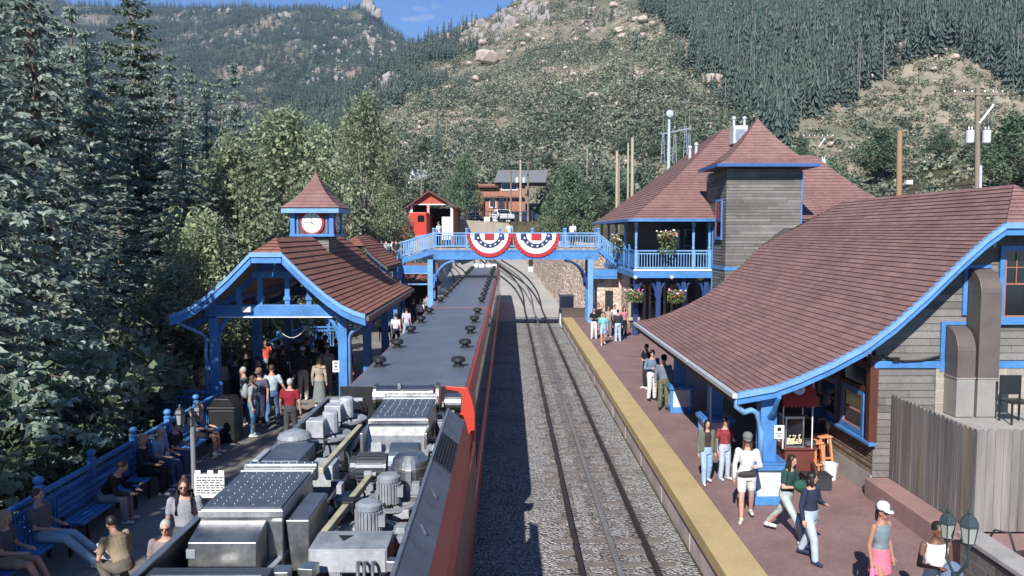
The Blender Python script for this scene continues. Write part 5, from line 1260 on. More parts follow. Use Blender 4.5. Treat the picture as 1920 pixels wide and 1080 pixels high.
m = MB(); m.bx(-2.12, -2.08, 11.3, 11.84, 2.9, 3.62); m.bx(-1.2, -1.16, 11.3, 11.84, 2.9, 3.62); m.prism([(-2.08, 11.8, 3.6), (-2.08, 11.78, 3.56), (-2.08, 11.3, 3.1), (-2.08, 11.33, 3.05)], (.88, 0, 0)); m.build('intake_hood', STEEL, cB, bevel=.006)
# small dark unit
m = MB(); m.bx(-3.08, -2.6, 9.8, 10.65, 3.15, 3.66); o = m.build('equipment_box', BLUEG, loco, bevel=.015)
m = MB(); m.bx(-3.06, -2.6, 9.7, 9.79, 3.1, 3.5); m.bx(-3.17, -3.09, 9.75, 10.3, 3.2, 3.68); m.build('end_plate', PALE, o, bevel=.01)
m = MB(); m.bx(-2.55, -2.25, 10.1, 10.5, 3.0, 3.5); m.build('junction_box', PALE, loco, bevel=.015)
m = MB(); m.lathe([(.23, -.25), (.23, -.02), (.24, 0), (.21, .06), (.1, .1), (.01, .105)], (-3.0, 11.1, 3.62), n=22); m.build('dome_cover', GREYP, loco, smooth=False)
def fan(x, y, r, zt, motor):
    m = MB(); m.lathe([(r, -.45), (r, -.03), (r + .06, -.03), (r + .06, 0), (r - .03, 0), (r - .05, -.1)], (x, y, zt), n=28); o = m.build('fan_ring', GREYP, loco)
    m = MB()
    for k in range(6): a = k * pi / 3 + .3; m.bar((x, y, zt - .05), (x + r * .95 * cos(a), y + r * .95 * sin(a), zt - .05), .05, .03)
    m.build('fan_spider', PALE, o)
    if motor == 'fin':
        R = r * .47; h = .27; m = MB(); m.lathe([(R * .9, 0), (R * .9, h), (R * .98, h), (R * .98, h + .05), (R * .7, h + .08), (.02, h + .085)], (x, y, zt - .02), n=22)
        for k in range(24): a = 2 * pi * k / 24; m.box((x + R * .96 * cos(a), y + R * .96 * sin(a), zt - .02 + h / 2), (R * .16, .012, h * .92), a)
        m.box((x + R, y - R * .3, zt + h * .5), (.08, .1, .12)); m.build('finned_motor', GREYP, o)
    else:
        m = MB(); m.box((x - .08, y - .1, zt + .12), (.26, .24, .26)); m.lathe([(.12, 0), (.12, .3), (.09, .33)], (x + .08, y + .1, zt), n=14); m.build('motor_box', PALE, o, bevel=.012)
        m = MB(); m.pipe([(x + .05, y - .2, zt + .2), (x + .1, y - .4, zt + .18), (x + .12, y - .5, zt - .1), (x - .1, y - .55, zt - .2)], .016, 6); m.pipe([(x - .2, y - .2, zt + .1), (x - .3, y - .42, zt + .02), (x - .28, y - .5, zt - .3)], .016, 6); m.build('hose', BLACK, o, smooth=True)
fan(-2.74, 11.75, .36, 3.5, 'box'); fan(-2.7, 12.75, .36, 3.5, 'box')
fan(-1.42, 9.35, .3, 3.3, 'fin'); fan(-1.5, 8.45, .31, 3.28, 'fin')
for a, b in (((-2.36, 9.9, 3.5), (-2.28, 12.2, 3.5)), ((-1.88, 7.95, 3.42), (-1.74, 9.9, 3.42))):
    m = MB(); m.bar(a, b, .075, .075); m.build('support_beam', CREAM, loco, bevel=.01)
# horizontal motor and blower
m = MB(); m.lathe([(.02, 0), (.2, .01), (.2, .42), (.02, .43)], (-2.06, 10.75, 3.28), (1, 0, 0), 22)
for k in range(22): a = 2 * pi * k / 22; m.box((-1.86, 10.75 + .205 * cos(a), 3.28 + .205 * sin(a)), (.36, .03, .012), 0, a)
o = m.build('blower_motor', M('dark_motor_paint', (.06, .068, .08), .4, metal=.3), loco)
m = MB(); m.lathe([(.02, 0), (.3, .01), (.3, .4), (.02, .41)], (-1.62, 10.85, 3.3), (1, 0, 0), 28); m.bx(-1.62, -1.21, 10.85, 11.15, 2.8, 3.3); m.build('blower_housing', SLATE, o)
m = MB(); m.lathe([(.12, 0), (.17, .03), (.17, .1)], (-2.16, 10.75, 3.28), (1, 0, 0), 18); m.build('fan_cowl', M('dark_motor_paint', (.06, .068, .08), .4, metal=.3), o)
m = MB(); m.box((-1.13, 10.75, 3.3), (.12, .3, .42)); m.build('terminal_box', PALE, loco, bevel=.03)
m = MB(); m.bx(-2.2, -1.75, 9.95, 10.35, 3.02, 3.1); m.bx(-2.15, -1.7, 10.35, 10.6, 2.95, 3.02); m.build('base_plate', PALE, loco, bevel=.01)
# stainless tank
m = MB(); m.lathe([(.24, -.55), (.24, -.14), (.25, -.14), (.25, -.1), (.235, -.1), (.225, -.02), (.15, .05), (.01, .07)], (-1.22, 9.9, 3.68), n=26); o = m.build('air_tank', STEEL, loco, smooth=False)
m = MB(); m.box((-1.4, 9.7, 3.4), (.08, .06, .3)); m.build('tank_bracket', GALV, o); m = MB(); m.box((-1.22, 9.64, 3.4), (.07, .05, .36)); m.build('tank_bracket', GALV, o)
# control cabinet with hoses
m = MB(); m.bx(-1.92, -1.16, 7.5, 7.98, 3.22, 3.46); o = m.build('control_cabinet', GREYP, loco, bevel=.012)
m = MB(); m.bx(-1.9, -1.18, 7.49, 7.5, 3.235, 3.445); m.build('cabinet_door', PALE, o)
m = MB(); m.prism([(-1.62, 7.7, 3.464), (-1.55, 7.84, 3.464), (-1.7, 7.84, 3.464)], (0, 0, .003)); m.build('warning_mark', BLACK, o)
m = MB()
for k, x in enumerate((-1.42, -1.36, -1.28)): m.pipe([(x, 7.48, 3.34), (x, 7.38, 3.38), (x + .02, 7.25, 3.2), (x + .05, 7.1, 2.9), (x + .06, 6.6, 2.8)], .018, 6)
m.build('hose', GALV, o, smooth=True)
m = MB()
for k in range(4):
    m.pipe([(-1.75 + .17 * cos(a), 7.05 + .04 * k - .08, 3.05 + .17 * sin(a)) for a in fr(0, 2 * pi, 17)], .022, 6)
m.build('hose_coil', BLACK, loco, smooth=True)
# transverse exhaust silencer
m = MB(); m.lathe([(.02, 0), (.17, .0), (.17, .04), (.21, .04), (.21, .98), (.23, .98), (.23, 1.05), (.02, 1.06)], (-2.36, 14.05, 3.58), (1, 0, 0), 28); o = m.build('silencer', M('tan_stainless', (.55, .5, .46), .3, metal=1, var=.1), loco)
for x_, r_ in ((-2.36, .24), (-1.9, .222), (-1.26, .26)): m = MB(); m.lathe([(r_, 0), (r_, .05)], (x_, 14.05, 3.58), (1, 0, 0), 24); m.build('clamp_ring', STEEL, o)
m = MB(); m.box((-1.9, 13.9, 3.8), (.05, .1, .12)); m.build('clamp_bolt', STEEL, o)
m = MB(); m.lathe([(.1, 0), (.16, .02), (.17, .06), (.17, .3), (.02, .31)], (-1.12, 13.9, 3.5), (1, 0, 0), 22); m.build('exhaust_stub', M('tan_stainless', (.55, .5, .46), .3, metal=1, var=.1), loco)
m = MB(); pts = [(-2.5 - .22 * sin(a), 13.6 - .9 * a / pi, 3.25 + .2 * cos(a * .8)) for a in fr(0, pi, 30)]
m.pipe(pts, [.15 + .012 * (k % 2) for k in range(30)], 12); m.build('corrugated_duct', BLACK, loco)
m = MB(); m.bx(-3.05, -2.7, 13.55, 13.8, 3.4, 3.62); m.bx(-3.1, -2.55, 13.9, 14.0, 3.5, 3.58); m.build('mounting_plate', PALE, loco, bevel=.01)
m = MB(); m.bx(-3.18, -2.1, 4.5, 7.0, 3.4, 3.5); m.build('front_cover', M('dark_cover_plate', (.07, .08, .095), .35, metal=.4), loco, bevel=.01)
m = MB()
for y in (5, 5.6, 6.2, 6.8): m.bx(-3.12, -2.15, y, y + .02, 3.501, 3.512)
m.build('cover_seam', STEEL, loco)
# pipe runs and fittings
rn = random.Random(12)
for a, b in (((-2.5, 7.2, 3.1), (-2.0, 8.9, 3.35)), ((-2.2, 9.2, 3.2), (-2.15, 11.2, 3.2)), ((-1.98, 11.2, 3.3), (-2.2, 13.4, 3.3)), ((-1.05, 8.0, 3.2), (-1.05, 12.6, 3.2)), ((-3.18, 9.2, 3.3), (-3.18, 13.5, 3.3)), ((-2.28, 11.3, 3.35), (-2.25, 13.5, 3.4))):
    m = MB(); A_, B_ = V(a), V(b); m.pipe([A_ - V((0, 0, .3)), A_, A_.lerp(B_, .5) + V((rn.uniform(-.05, .05), 0, rn.uniform(-.05, .05))), B_, B_ - V((0, 0, .3))], .03, 8); m.build('pipe', rn.choice((GALV, STEEL, GREYP)), loco, smooth=True)
for i in range(120):
    x = rn.uniform(-3.1, -1.05); y = rn.uniform(6.9, 14.2); z = rn.uniform(2.8, 3.3) if i % 2 else rn.uniform(3.15, 3.42)
    if i % 2 == 0: x = rn.choice((rn.uniform(-2.22, -1.75), rn.uniform(-1.15, -1.02), rn.uniform(-3.15, -3.05)))
    m = MB()
    if rn.random() < .55: m.box((x, y, z), (rn.uniform(.05, .2), rn.uniform(.05, .2), rn.uniform(.06, .2)), rn.uniform(-.2, .2))
    else: m.lathe([(.05, 0), (.05, .1), (.03, .11), (.03, .16)], (x, y, z), rn.choice(((0, 0, 1), (1, 0, 0), (0, 1, 0))), 10)
    m.build('fitting', rn.choice((GALV, PALE, GREYP, STEEL, DARKMETAL)), loco, bevel=.006)
for i in range(24):
    x = rn.uniform(-2.5, -1.2); y = rn.uniform(7.2, 13); m = MB(); p = V((x, y, rn.uniform(3.1, 3.4))); pts = [p]
    for k in range(5): p = p + V((rn.uniform(-.15, .15), rn.uniform(.08, .25), rn.uniform(-.1, .1))); pts.append(p)
    m.pipe(smooth_path(pts, 4), .014, 6); m.build('hose', BLACK, loco, smooth=True)
# ================================================================== people
SKIN = [M('light_skin', (.5, .29, .21), .55, var=.06), M('tan_skin', (.38, .2, .13), .55, var=.06), M('brown_skin', (.16, .08, .05), .5, var=.06)]
HAIRC = {'black': M('black_hair', (.018, .014, .012), .5), 'brown': M('brown_hair', (.07, .04, .025), .5), 'grey': M('grey_hair', (.4, .39, .38), .6), 'blond': M('blond_hair', (.38, .26, .13), .55)}
def cloth(col, tag_='', patt=0):
    k = 'cloth_%d_%d_%d_%d' % (int(col[0] * 99), int(col[1] * 99), int(col[2] * 99), int(patt * 10))
    return M(k, col, .9, var=.1 if not patt else patt, vs=5 if not patt else 14, fine=.15, bump=.6, bs=11, spec=.15)
EYE = M('dark_eye', (.02, .015, .012), .3); LIP = M('lip_tone', (.32, .1, .09), .5)
def remesh(o, vox, it=2):
    r = o.modifiers.new('shape', 'REMESH'); r.mode = 'VOXEL'; r.voxel_size = vox; r.use_smooth_shade = True
    s = o.modifiers.new('soft', 'SMOOTH'); s.factor = .5; s.iterations = it
def tcap(mb, a, b, r0, r1, n=10):
    a = V(a); b = V(b); d = (b - a); L = d.length
    if L < 1e-4: return
    d /= L; pr = [(r0 * sin(t), -r0 * cos(t)) for t in fr(.05, pi / 2, 4)] + [(r1 * cos(t), L + r1 * sin(t)) for t in fr(0, pi / 2 - .05, 4)]
    mb.lathe(pr, a, d, n)
def loft(mb, secs, n=16):
    """secs: (centre, half width, half depth, side dir, front dir)"""
    vs = []; fs = []
    for c, w, d, sx, fy in secs: vs += [c + sx * w * cos(2 * pi * k / n) + fy * d * sin(2 * pi * k / n) for k in range(n)]
    for i in range(len(secs) - 1): fs += [(i * n + k, i * n + (k + 1) % n, (i + 1) * n + (k + 1) % n, (i + 1) * n + k) for k in range(n)]
    m = len(secs) - 1; fs += [tuple(range(n - 1, -1, -1)), tuple(range(m * n, m * n + n))]
    mb.add(vs, fs)
def person(label, x, y, face, h=1.7, z=PZ, pose='stand', top=(.3, .3, .3), bottom=(.1, .12, .2), skin=0, hair='brown', style='short', hat=None, sex='m',
           sleeves='short', legs='long', arms=('down', 'down'), stride=.3, shoes=(.6, .6, .6), patt=0, bpatt=0, lean=0, near=True, jacket=None, turn=0, group=None, glasses=False, pack=None, build=1.0, seat=.46):
    """face = heading in degrees, 0 looks along +Y, 90 along -X"""
    root = thing('person', label, 'person', (x, y, z), radians(face), group)
    s = h / 1.75; X = V((1, 0, 0)); W = .165 if sex == 'f' else .195; HW = .125 if sex == 'f' else .115
    W *= build; HW *= build; bd = build
    J = {}
    if pose == 'sit': J['pel'] = V((0, -.05, seat + .1))
    elif pose == 'crouch': J['pel'] = V((0, -.1, .5))
    else: J['pel'] = V((0, 0, .93))
    ln = radians(lean); up = V((0, sin(ln), cos(ln))); fy = V((0, cos(ln), -sin(ln)))
    J['waist'] = J['pel'] + up * .17; J['chest'] = J['pel'] + up * .36; J['neck'] = J['pel'] + up * .54
    hd = J['neck'] + up * .15 + V((0, .03, 0)); hd = J['neck'] + V((0, sin(ln * .6), cos(ln * .6))) * .16 + fy * .025; J['head'] = hd
    tn = radians(turn); HR = Matrix.Rotation(tn, 3, 'Z') @ Matrix.Rotation(-ln * .5 - .06, 3, 'X')
    hf = HR @ V((0, 1, 0)); hs = HR @ V((1, 0, 0)); hu = HR @ V((0, 0, 1))
    for sg, n_ in ((1, 'r'), (-1, 'l')):
        hip = J['pel'] + X * sg * .09 + V((0, 0, -.02)); J['hip' + n_] = hip
        if pose == 'sit': kn = V((sg * .12, .38, seat + .06)); an = V((sg * .13, .40 + .3 * max(0, stride - .5) * 2, .09))
        elif pose == 'crouch': kn = V((sg * .15, .28, .5)); an = V((sg * .13, .0, .09))
        elif pose == 'walk':
            ph = stride * sg; kn = hip + V((sg * .01, .30 * ph * 1.2 + .04, -.42)); an = V((hip.x + sg * .005, .62 * ph - .02, .09 + (.08 if sg < 0 else 0) * min(1, stride * 2)))
        else: kn = V((sg * .1, .025, .5)); an = V((sg * .115, -.01, .09))
        J['knee' + n_] = kn; J['ank' + n_] = an
        sh = J['neck'] + X * sg * W - up * .065; J['sh' + n_] = sh
        a = arms[0 if sg > 0 else 1]
        if a == 'down': el = sh + V((sg * .06, -.03, -.29)); wr = el + V((sg * .01, .06, -.25))
        elif a == 'swing': el = sh + V((sg * .06, -.1 * sg * (1 if pose == 'walk' else 0), -.28)); wr = el + V((sg * .01, .1 - .06 * sg, -.23))
        elif a == 'front': el = sh + V((sg * .08, .03, -.28)); wr = el + V((-sg * .13, .2, .03))
        elif a == 'phone': el = sh + V((sg * .07, .06, -.27)); wr = el + V((-sg * .1, .18, .12))
        elif a == 'up': el = sh + V((sg * .2, .1, .05)); wr = el + V((-sg * .1, .1, .24))
        elif a == 'hip': el = sh + V((sg * .2, -.08, -.24)); wr = el + V((-sg * .16, .12, -.13))
        elif a == 'lap': el = sh + V((sg * .05, .06, -.28)); wr = el + V((-sg * .08, .24, -.04))
        elif a == 'out': el = sh + V((sg * .12, .0, -.27)); wr = el + V((sg * .1, .08, -.22))
        J['el' + n_] = el; J['wr' + n_] = wr
    vox = .011 if near else .018
    def torso(mb, g, lo=-.1, hi=.56):
        secs = []
        prof = [(-.1, HW * .9 + .02, .1), (0, HW + .035, .115), (.1, HW + .02, .11 * bd), (.2, W * .68 + (.0 if sex == 'f' else .015), .098 * bd), (.32, W * .86, .112 * bd), (.42, W * .92, .112), (.5, W * .72, .085), (.54, .075, .07), (.6, .056, .058)]
        for t, w, d in prof:
            if lo <= t <= hi: secs.append((J['pel'] + up * t, w + g, d + g, X, fy))
        loft(mb, secs)
    P = lambda p: V(p) * s
    def scaled(mb): mb.v = [(a * s, b * s, c * s) for a, b, c in mb.v]; return mb
    # ---- body: one continuous surface
    m = MB(); torso(m, -.004, -.1, .62)
    tcap(m, J['neck'] - up * .03, J['head'] - hu * .06, .056, .05)
    m.ell(J['head'] + hu * .012, (.074, .092, .112), 14, 10, HR); m.ell(J['head'] - hu * .055 + hf * .022, (.053, .062, .058), 12, 8, HR)
    m.ell(J['head'] - hu * .015 + hf * .096, (.013, .018, .024), 8, 6, HR); m.ell(J['head'] + hu * .03 + hf * .078, (.05, .02, .018), 8, 6, HR)
    for sg in (-1, 1): m.ell(J['head'] + hs * sg * .074 - hu * .01, (.012, .022, .032), 8, 6, HR)
    for n_, sg in (('r', 1), ('l', -1)):
        tcap(m, J['hip' + n_], J['knee' + n_], .083 * bd, .056); tcap(m, J['knee' + n_], J['ank' + n_].lerp(J['knee' + n_], .6), .055, .056); tcap(m, J['ank' + n_].lerp(J['knee' + n_], .62), J['ank' + n_], .055, .038)
        a = J['ank' + n_]; fd = V((sg * .18, 1, 0)).normalized(); tcap(m, a + V((0, -.03, -.05)), V((a.x, a.y, a.z - .055)) + fd * .15, .036, .028)
        tcap(m, J['sh' + n_], J['el' + n_], .05 * bd, .037); tcap(m, J['el' + n_], J['wr' + n_], .038, .026)
        w = J['wr' + n_]; d = (w - J['el' + n_]).normalized(); side = d.cross(V((0, 1, 0)) if abs(d.y) < .9 else X).normalized(); nrm = side.cross(d).normalized()
        cu = (V((0, .6, -.25)) if a else V((0, 0, 0)))
        tcap(m, w, w + d * .075, .026, .033)
        for q in range(4):
            b0 = w + d * .075 + nrm * (q - 1.5) * .019; L = (.068, .078, .072, .055)[q]; b1 = b0 + d * L * .55 - side * sg * .004; b2 = b1 + (d * .8 + V((-sg * .5, .25, 0))).normalized() * L * .5
            tcap(m, b0, b1, .0105, .0098, 6); tcap(m, b1, b2, .0098, .0085, 6)
        t0 = w + d * .025 + nrm * .03; t1 = t0 + (d * .7 + nrm * .8).normalized() * .04; t2 = t1 + d * .035; tcap(m, t0, t1, .012, .011, 6); tcap(m, t1, t2, .011, .009, 6)
    b = scaled(m).build('body', SKIN[skin], root, world=False, smooth=True); remesh(b, vox * s)
    # ---- face
    if near:
        m = MB()
        for sg in (-1, 1): m.ell(J['head'] + hs * sg * .03 + hf * .083 + hu * .012, (.012, .008, .007), 8, 6, HR)
        scaled(m).build('eye', EYE, root, world=False)
        m = MB(); m.ell(J['head'] - hu * .058 + hf * .083, (.024, .008, .008), 8, 6, HR); scaled(m).build('mouth', LIP, root, world=False)
    if glasses:
        m = MB()
        for sg in (-1, 1): m.ell(J['head'] + hs * sg * .034 + hf * .09 + hu * .012, (.03, .014, .022), 8, 6, HR)
        m.bar(J['head'] + hs * -.07 + hf * .06 + hu * .015, J['head'] + hs * -.05 + hf * .09 + hu * .015, .008); m.bar(J['head'] + hs * .07 + hf * .06 + hu * .015, J['head'] + hs * .05 + hf * .09 + hu * .015, .008)
        scaled(m).build('sunglasses', BLACK, root, world=False)
    # ---- clothing
    tm = cloth(top, '', patt); m = MB(); g = .014 if sleeves != 'none' else .008
    torso(m, g, -.1 if jacket is None and sex != 'f' else -.05, .5)
    for n_ in 'rl':
        if sleeves == 'long': tcap(m, J['sh' + n_], J['el' + n_], .066, .052); tcap(m, J['el' + n_], J['wr' + n_].lerp(J['el' + n_], .08), .052, .04)
        elif sleeves == 'short': tcap(m, J['sh' + n_], J['sh' + n_].lerp(J['el' + n_], .62), .067, .06)
    o = scaled(m).build('shirt', tm, root, world=False, smooth=True); remesh(o, vox * 1.15 * s)
    if jacket:
        m = MB(); secs = []
        for n_, sg in (('r', 1), ('l', -1)):
            tcap(m, J['sh' + n_], J['el' + n_], .078, .066); tcap(m, J['el' + n_], J['wr' + n_].lerp(J['el' + n_], .1), .066, .05)
            for t0, t1 in ((.04, .48),): tcap(m, J['pel'] + up * .02 + X * sg * (HW + .005) + fy * .03, J['pel'] + up * .44 + X * sg * W * .74 + fy * .02, .085, .085)
        o = scaled(m).build('jacket', cloth(jacket), root, world=False, smooth=True); remesh(o, vox * 1.2 * s)
    bm_ = cloth(bottom, '', bpatt); m = MB()
    if legs == 'skirt':
        loft(m, [(J['pel'] + V((0, 0, zz)), w, d, X, V((0, 1, 0))) for zz, w, d in ((-.72, .25, .22), (-.4, .21, .18), (-.1, HW + .05, .14), (.1, HW + .03, .12))])
    elif legs == 'mini':
        loft(m, [(J['pel'] + V((0, 0, zz)), w, d, X, V((0, 1, 0))) for zz, w, d in ((-.28, .205, .165), (-.15, .19, .15), (0, HW + .045, .13), (.12, HW + .03, .12))])
    else:
        torso(m, .018, -.1, .1)
        for n_ in 'rl':
            if legs == 'short': tcap(m, J['hip' + n_], J['hip' + n_].lerp(J['knee' + n_], .62), .1 * bd, .088)
            elif legs == 'tight': tcap(m, J['hip' + n_], J['knee' + n_], .094, .064); tcap(m, J['knee' + n_], J['ank' + n_] + V((0, 0, .05)), .063, .044)
            else: tcap(m, J['hip' + n_], J['knee' + n_], .1 * bd, .078); tcap(m, J['knee' + n_], J['ank' + n_] + V((0, 0, .02)), .078, .066)
    o = scaled(m).build('skirt' if legs in ('skirt', 'mini') else 'trousers', bm_, root, world=False, smooth=True); remesh(o, vox * 1.15 * s)
    for n_, sg in (('r', 1), ('l', -1)):
        m = MB(); a = J['ank' + n_]; fd = V((sg * .18, 1, 0)).normalized(); q = V((a.x, a.y, a.z - .045))
        tcap(m, q - fd * .05, q + fd * .15, .046, .038); tcap(m, q - fd * .04, q + V((0, 0, .05)), .046, .044)
        m.v = [(u, v, max(w, a.z - .09)) for u, v, w in m.v]
        o = scaled(m).build('shoe', cloth(shoes), root, world=False, smooth=True); remesh(o, .012 * s, 1)
    # ---- hair and hat
    if style != 'bald':
        m = MB(); m.ell(J['head'] + hu * .034 - hf * .014, (.084, .096, .1), 14, 10, HR)
        if style in ('long', 'bob', 'pony'):
            Lh = .34 if style == 'long' else .16
            if style != 'pony':
                m.ell(J['head'] - hu * Lh * .45 - hf * .062, (.085, .05, Lh * .62), 12, 10, HR)
                for sg in (-1, 1): m.ell(J['head'] + hs * sg * .075 - hu * Lh * .4 + hf * (.0 if style == 'bob' else .02), (.028, .04, Lh * .6), 8, 8, HR)
            else: m.ell(J['head'] + hu * .04 - hf * .11, (.04, .04, .04), 8, 6, HR); m.ell(J['head'] - hu * .08 - hf * .115, (.03, .03, .12), 8, 8, HR)
        elif style == 'bun': m.ell(J['head'] + hu * .13 - hf * .06, (.045, .045, .045), 8, 6, HR)
        cut = [(p[0], p[1], p[2]) for p in m.v]
        o = scaled(m).build('hair', HAIRC[hair], root, world=False, smooth=True); remesh(o, .011 * s, 1)
        # keep the face clear: hair sits back, fringe above the brow
    if style == 'beard' or style == 'bun':
        m = MB(); m.ell(J['head'] - hu * .085 + hf * .045, (.056, .05, .05), 10, 8, HR); o = scaled(m).build('beard', HAIRC[hair], root, world=False, smooth=True)
    if hat:
        hc, kind = hat; m = MB()
        m.lathe([(.098, .0), (.1, .04), (.092, .085), (.06, .12), (.01, .13)], J['head'] + hu * .045 - hf * .008, hu, 16)
        if kind == 'brim': m.lathe([(.1, .0), (.19, -.012), (.19, -.004), (.1, .012)], J['head'] + hu * .05 - hf * .008, hu, 20)
        elif kind == 'cap':
            c = J['head'] + hu * .052 + hf * .07; n = 9
            vs = [c + hs * .085 * cos(a) + hf * (.11 * sin(a)) - hu * .02 * sin(a) for a in fr(0, pi, n)]; m.prism(vs, hu * .008)
        scaled(m).build('hat', cloth(hc), root, world=False, smooth=True)
    if pack:
        c = J['chest'] - fy * .17 + up * .02; m = MB(); m.ell(c, (.15, .1, .22), 14, 10); m.ell(c - fy * .07 - up * .06, (.1, .06, .1), 10, 8)
        R = Matrix.Rotation(radians(face), 3, 'Z'); cc = R @ (c * s) + V((x, y, z))
        bag = thing('backpack', pack[1], 'backpack', tuple(cc), radians(face)); m.v = [((a - c.x) * s, (b_ - c.y) * s, (d - c.z) * s) for a, b_, d in m.v]
        o = m.build('bag_body', cloth(pack[0]), bag, world=False, smooth=True); remesh(o, .014, 2)
        m = MB()
        for sg in (-1, 1): m.pipe([V((sg * .1, .07, .17)) * s, V((sg * .11, .14, .24)) * s, V((sg * .11, .30, .12)) * s, V((sg * .12, .29, -.08)) * s, V((sg * .13, .1, -.17)) * s], .02, 6)
        m.build('strap', cloth(mulc(pack[0], .7)), bag, world=False, smooth=True)
    return root, J, s

def feet(u, vtop, h, z=PZ):
    """ground spot of a standing figure whose head top shows at pixel (u, vtop)"""
    p = atz(u, vtop, z + h); return p.x, p.y
DEN = (.3, .42, .58); PDEN = (.45, .52, .6); NAVY = (.035, .045, .09); BLK = (.02, .02, .024); WHT = (.7, .7, .7)
def pp_(label, u, v, face, h=1.7, **k):
    x, y = feet(u, v, h, k.get('z', PZ)); return person(label, x, y, face, h, **k)
# --- right platform, nearest first (face 180 = toward the camera)
R0 = pp_('person in grey tank top, pink shorts and white and blue cap, holding a pink bottle', 1654, 945, 205, 1.66, sex='f', pose='walk', stride=.3, top=(.2, .25, .29), sleeves='none', bottom=(.75, .2, .27), legs='mini', skin=1, hair='black', style='pony', hat=((.7, .72, .78), 'cap'), glasses=True, arms=('down', 'down'), shoes=WHT)
R1 = pp_('person in white tank top behind the right lantern with a blue grey bag', 1757, 978, 185, 1.68, top=WHT, sleeves='none', bottom=(.6, .62, .62), skin=2, hair='black', style='short', arms=('front', 'down'), shoes=WHT)
R2 = pp_('person in loose navy sweater and pale jeans with sunglasses on black hair', 1521, 885, 215, 1.58, sex='f', pose='walk', stride=.35, top=(.03, .04, .075), sleeves='long', bottom=PDEN, hair='black', style='bob', arms=('down', 'front'), shoes=NAVY, turn=40, build=1.12)
R3 = pp_('striding person with long black hair in dark green top and sage leggings', 1476, 850, 215, 1.62, sex='f', pose='walk', stride=.75, top=(.03, .07, .06), sleeves='short', bottom=(.42, .48, .46), legs='tight', skin=0, hair='black', style='long', arms=('front', 'front'), shoes=WHT, lean=8)
R4 = pp_('person in white sweater, white shorts and grey cap with a dark waist bag', 1402, 814, 165, 1.74, sex='f', pose='walk', stride=.35, top=(.66, .66, .66), sleeves='long', bottom=(.68, .68, .66), legs='short', hair='brown', style='long', hat=((.17, .17, .17), 'cap'), arms=('down', 'front'), shoes=(.6, .55, .45), build=1.05)
R5 = pp_('person with long dark hair in dark top, open olive jacket and light jeans', 1326, 787, 185, 1.48, sex='f', pose='walk', stride=.2, top=(.06, .045, .045), sleeves='short', jacket=(.14, .15, .12), bottom=(.32, .47, .66), hair='black', style='long', arms=('down', 'down'), shoes=WHT)
R6 = pp_('person in red patterned shirt and pale jeans right beside the olive jacket person', 1360, 783, 200, 1.46, top=(.28, .05, .06), patt=.45, bottom=PDEN, hair='black', arms=('down', 'front'), shoes=(.5, .6, .6), turn=30)
R7 = pp_('person in white cap and dark shirt partly hidden behind the near blue pillar', 1440, 778, 190, 1.7, top=NAVY, bottom=(.55, .52, .45), legs='short', hat=(WHT, 'cap'), arms=('front', 'front'))
R8 = pp_('person in grey sweatshirt, olive camouflage trousers and black cap', 1245, 667, 175, 1.76, top=(.17, .2, .26), sleeves='long', bottom=(.14, .15, .09), bpatt=.45, hat=(BLK, 'cap'), glasses=True, arms=('down', 'down'), shoes=BLK)
R9 = pp_('person in steel blue shirt and white trousers beside the camouflage trousers', 1223, 656, 200, 1.74, top=(.16, .22, .31), sleeves='long', bottom=(.64, .64, .62), hair='black', arms=('front', 'down'), shoes=BLK, build=1.08)
R10 = pp_('person in black with a white bag, farthest left of the trio under the station eave', 1213, 645, 120, 1.66, top=BLK, bottom=(.03, .03, .035), hair='black', arms=('front', 'front'), shoes=WHT)
far_r = [('person in turquoise shirt and denim shorts walking on the far platform end', 1131, 585, 180, dict(sex='f', top=(.2, .55, .58), legs='short', bottom=(.35, .45, .6), hair='brown', style='pony', pose='walk')),
         ('person in black top and white trousers at the far platform edge', 1114, 577, 175, dict(sex='f', top=BLK, bottom=(.66, .66, .66), hair='black', style='long', arms=('front', 'front'))),
         ('person in dark vest and light jeans seen from behind in the far group', 1159, 580, 10, dict(top=(.04, .045, .055), sleeves='long', bottom=(.4, .5, .64), hair='black')),
         ('person in white shirt standing at the back of the far group', 1153, 571, 200, dict(top=WHT, bottom=NAVY, hair='black', arms=('front', 'down'))),
         ('person with an arm raised to the forehead in the far group', 1141, 574, 180, dict(top=(.4, .3, .25), bottom=(.2, .2, .22), skin=1, arms=('up', 'down'))),
         ('person in pink top and black trousers at the right of the far group', 1170, 575, 200, dict(sex='f', top=(.55, .2, .27), bottom=BLK, hair='black', style='long')),
         ('person in black leaning at the bridge post behind the far group', 1122, 569, 160, dict(top=BLK, bottom=(.05, .05, .06), hair='black'))]
for lab, u, v, fc, k in far_r: pp_(lab, u, v, fc, 1.7, near=False, **k)
pp_('vendor in dark blue shirt standing behind the popcorn cart', 1533, 738, 150, 1.72, top=(.03, .06, .15), bottom=BLK, arms=('front', 'front'), near=False)
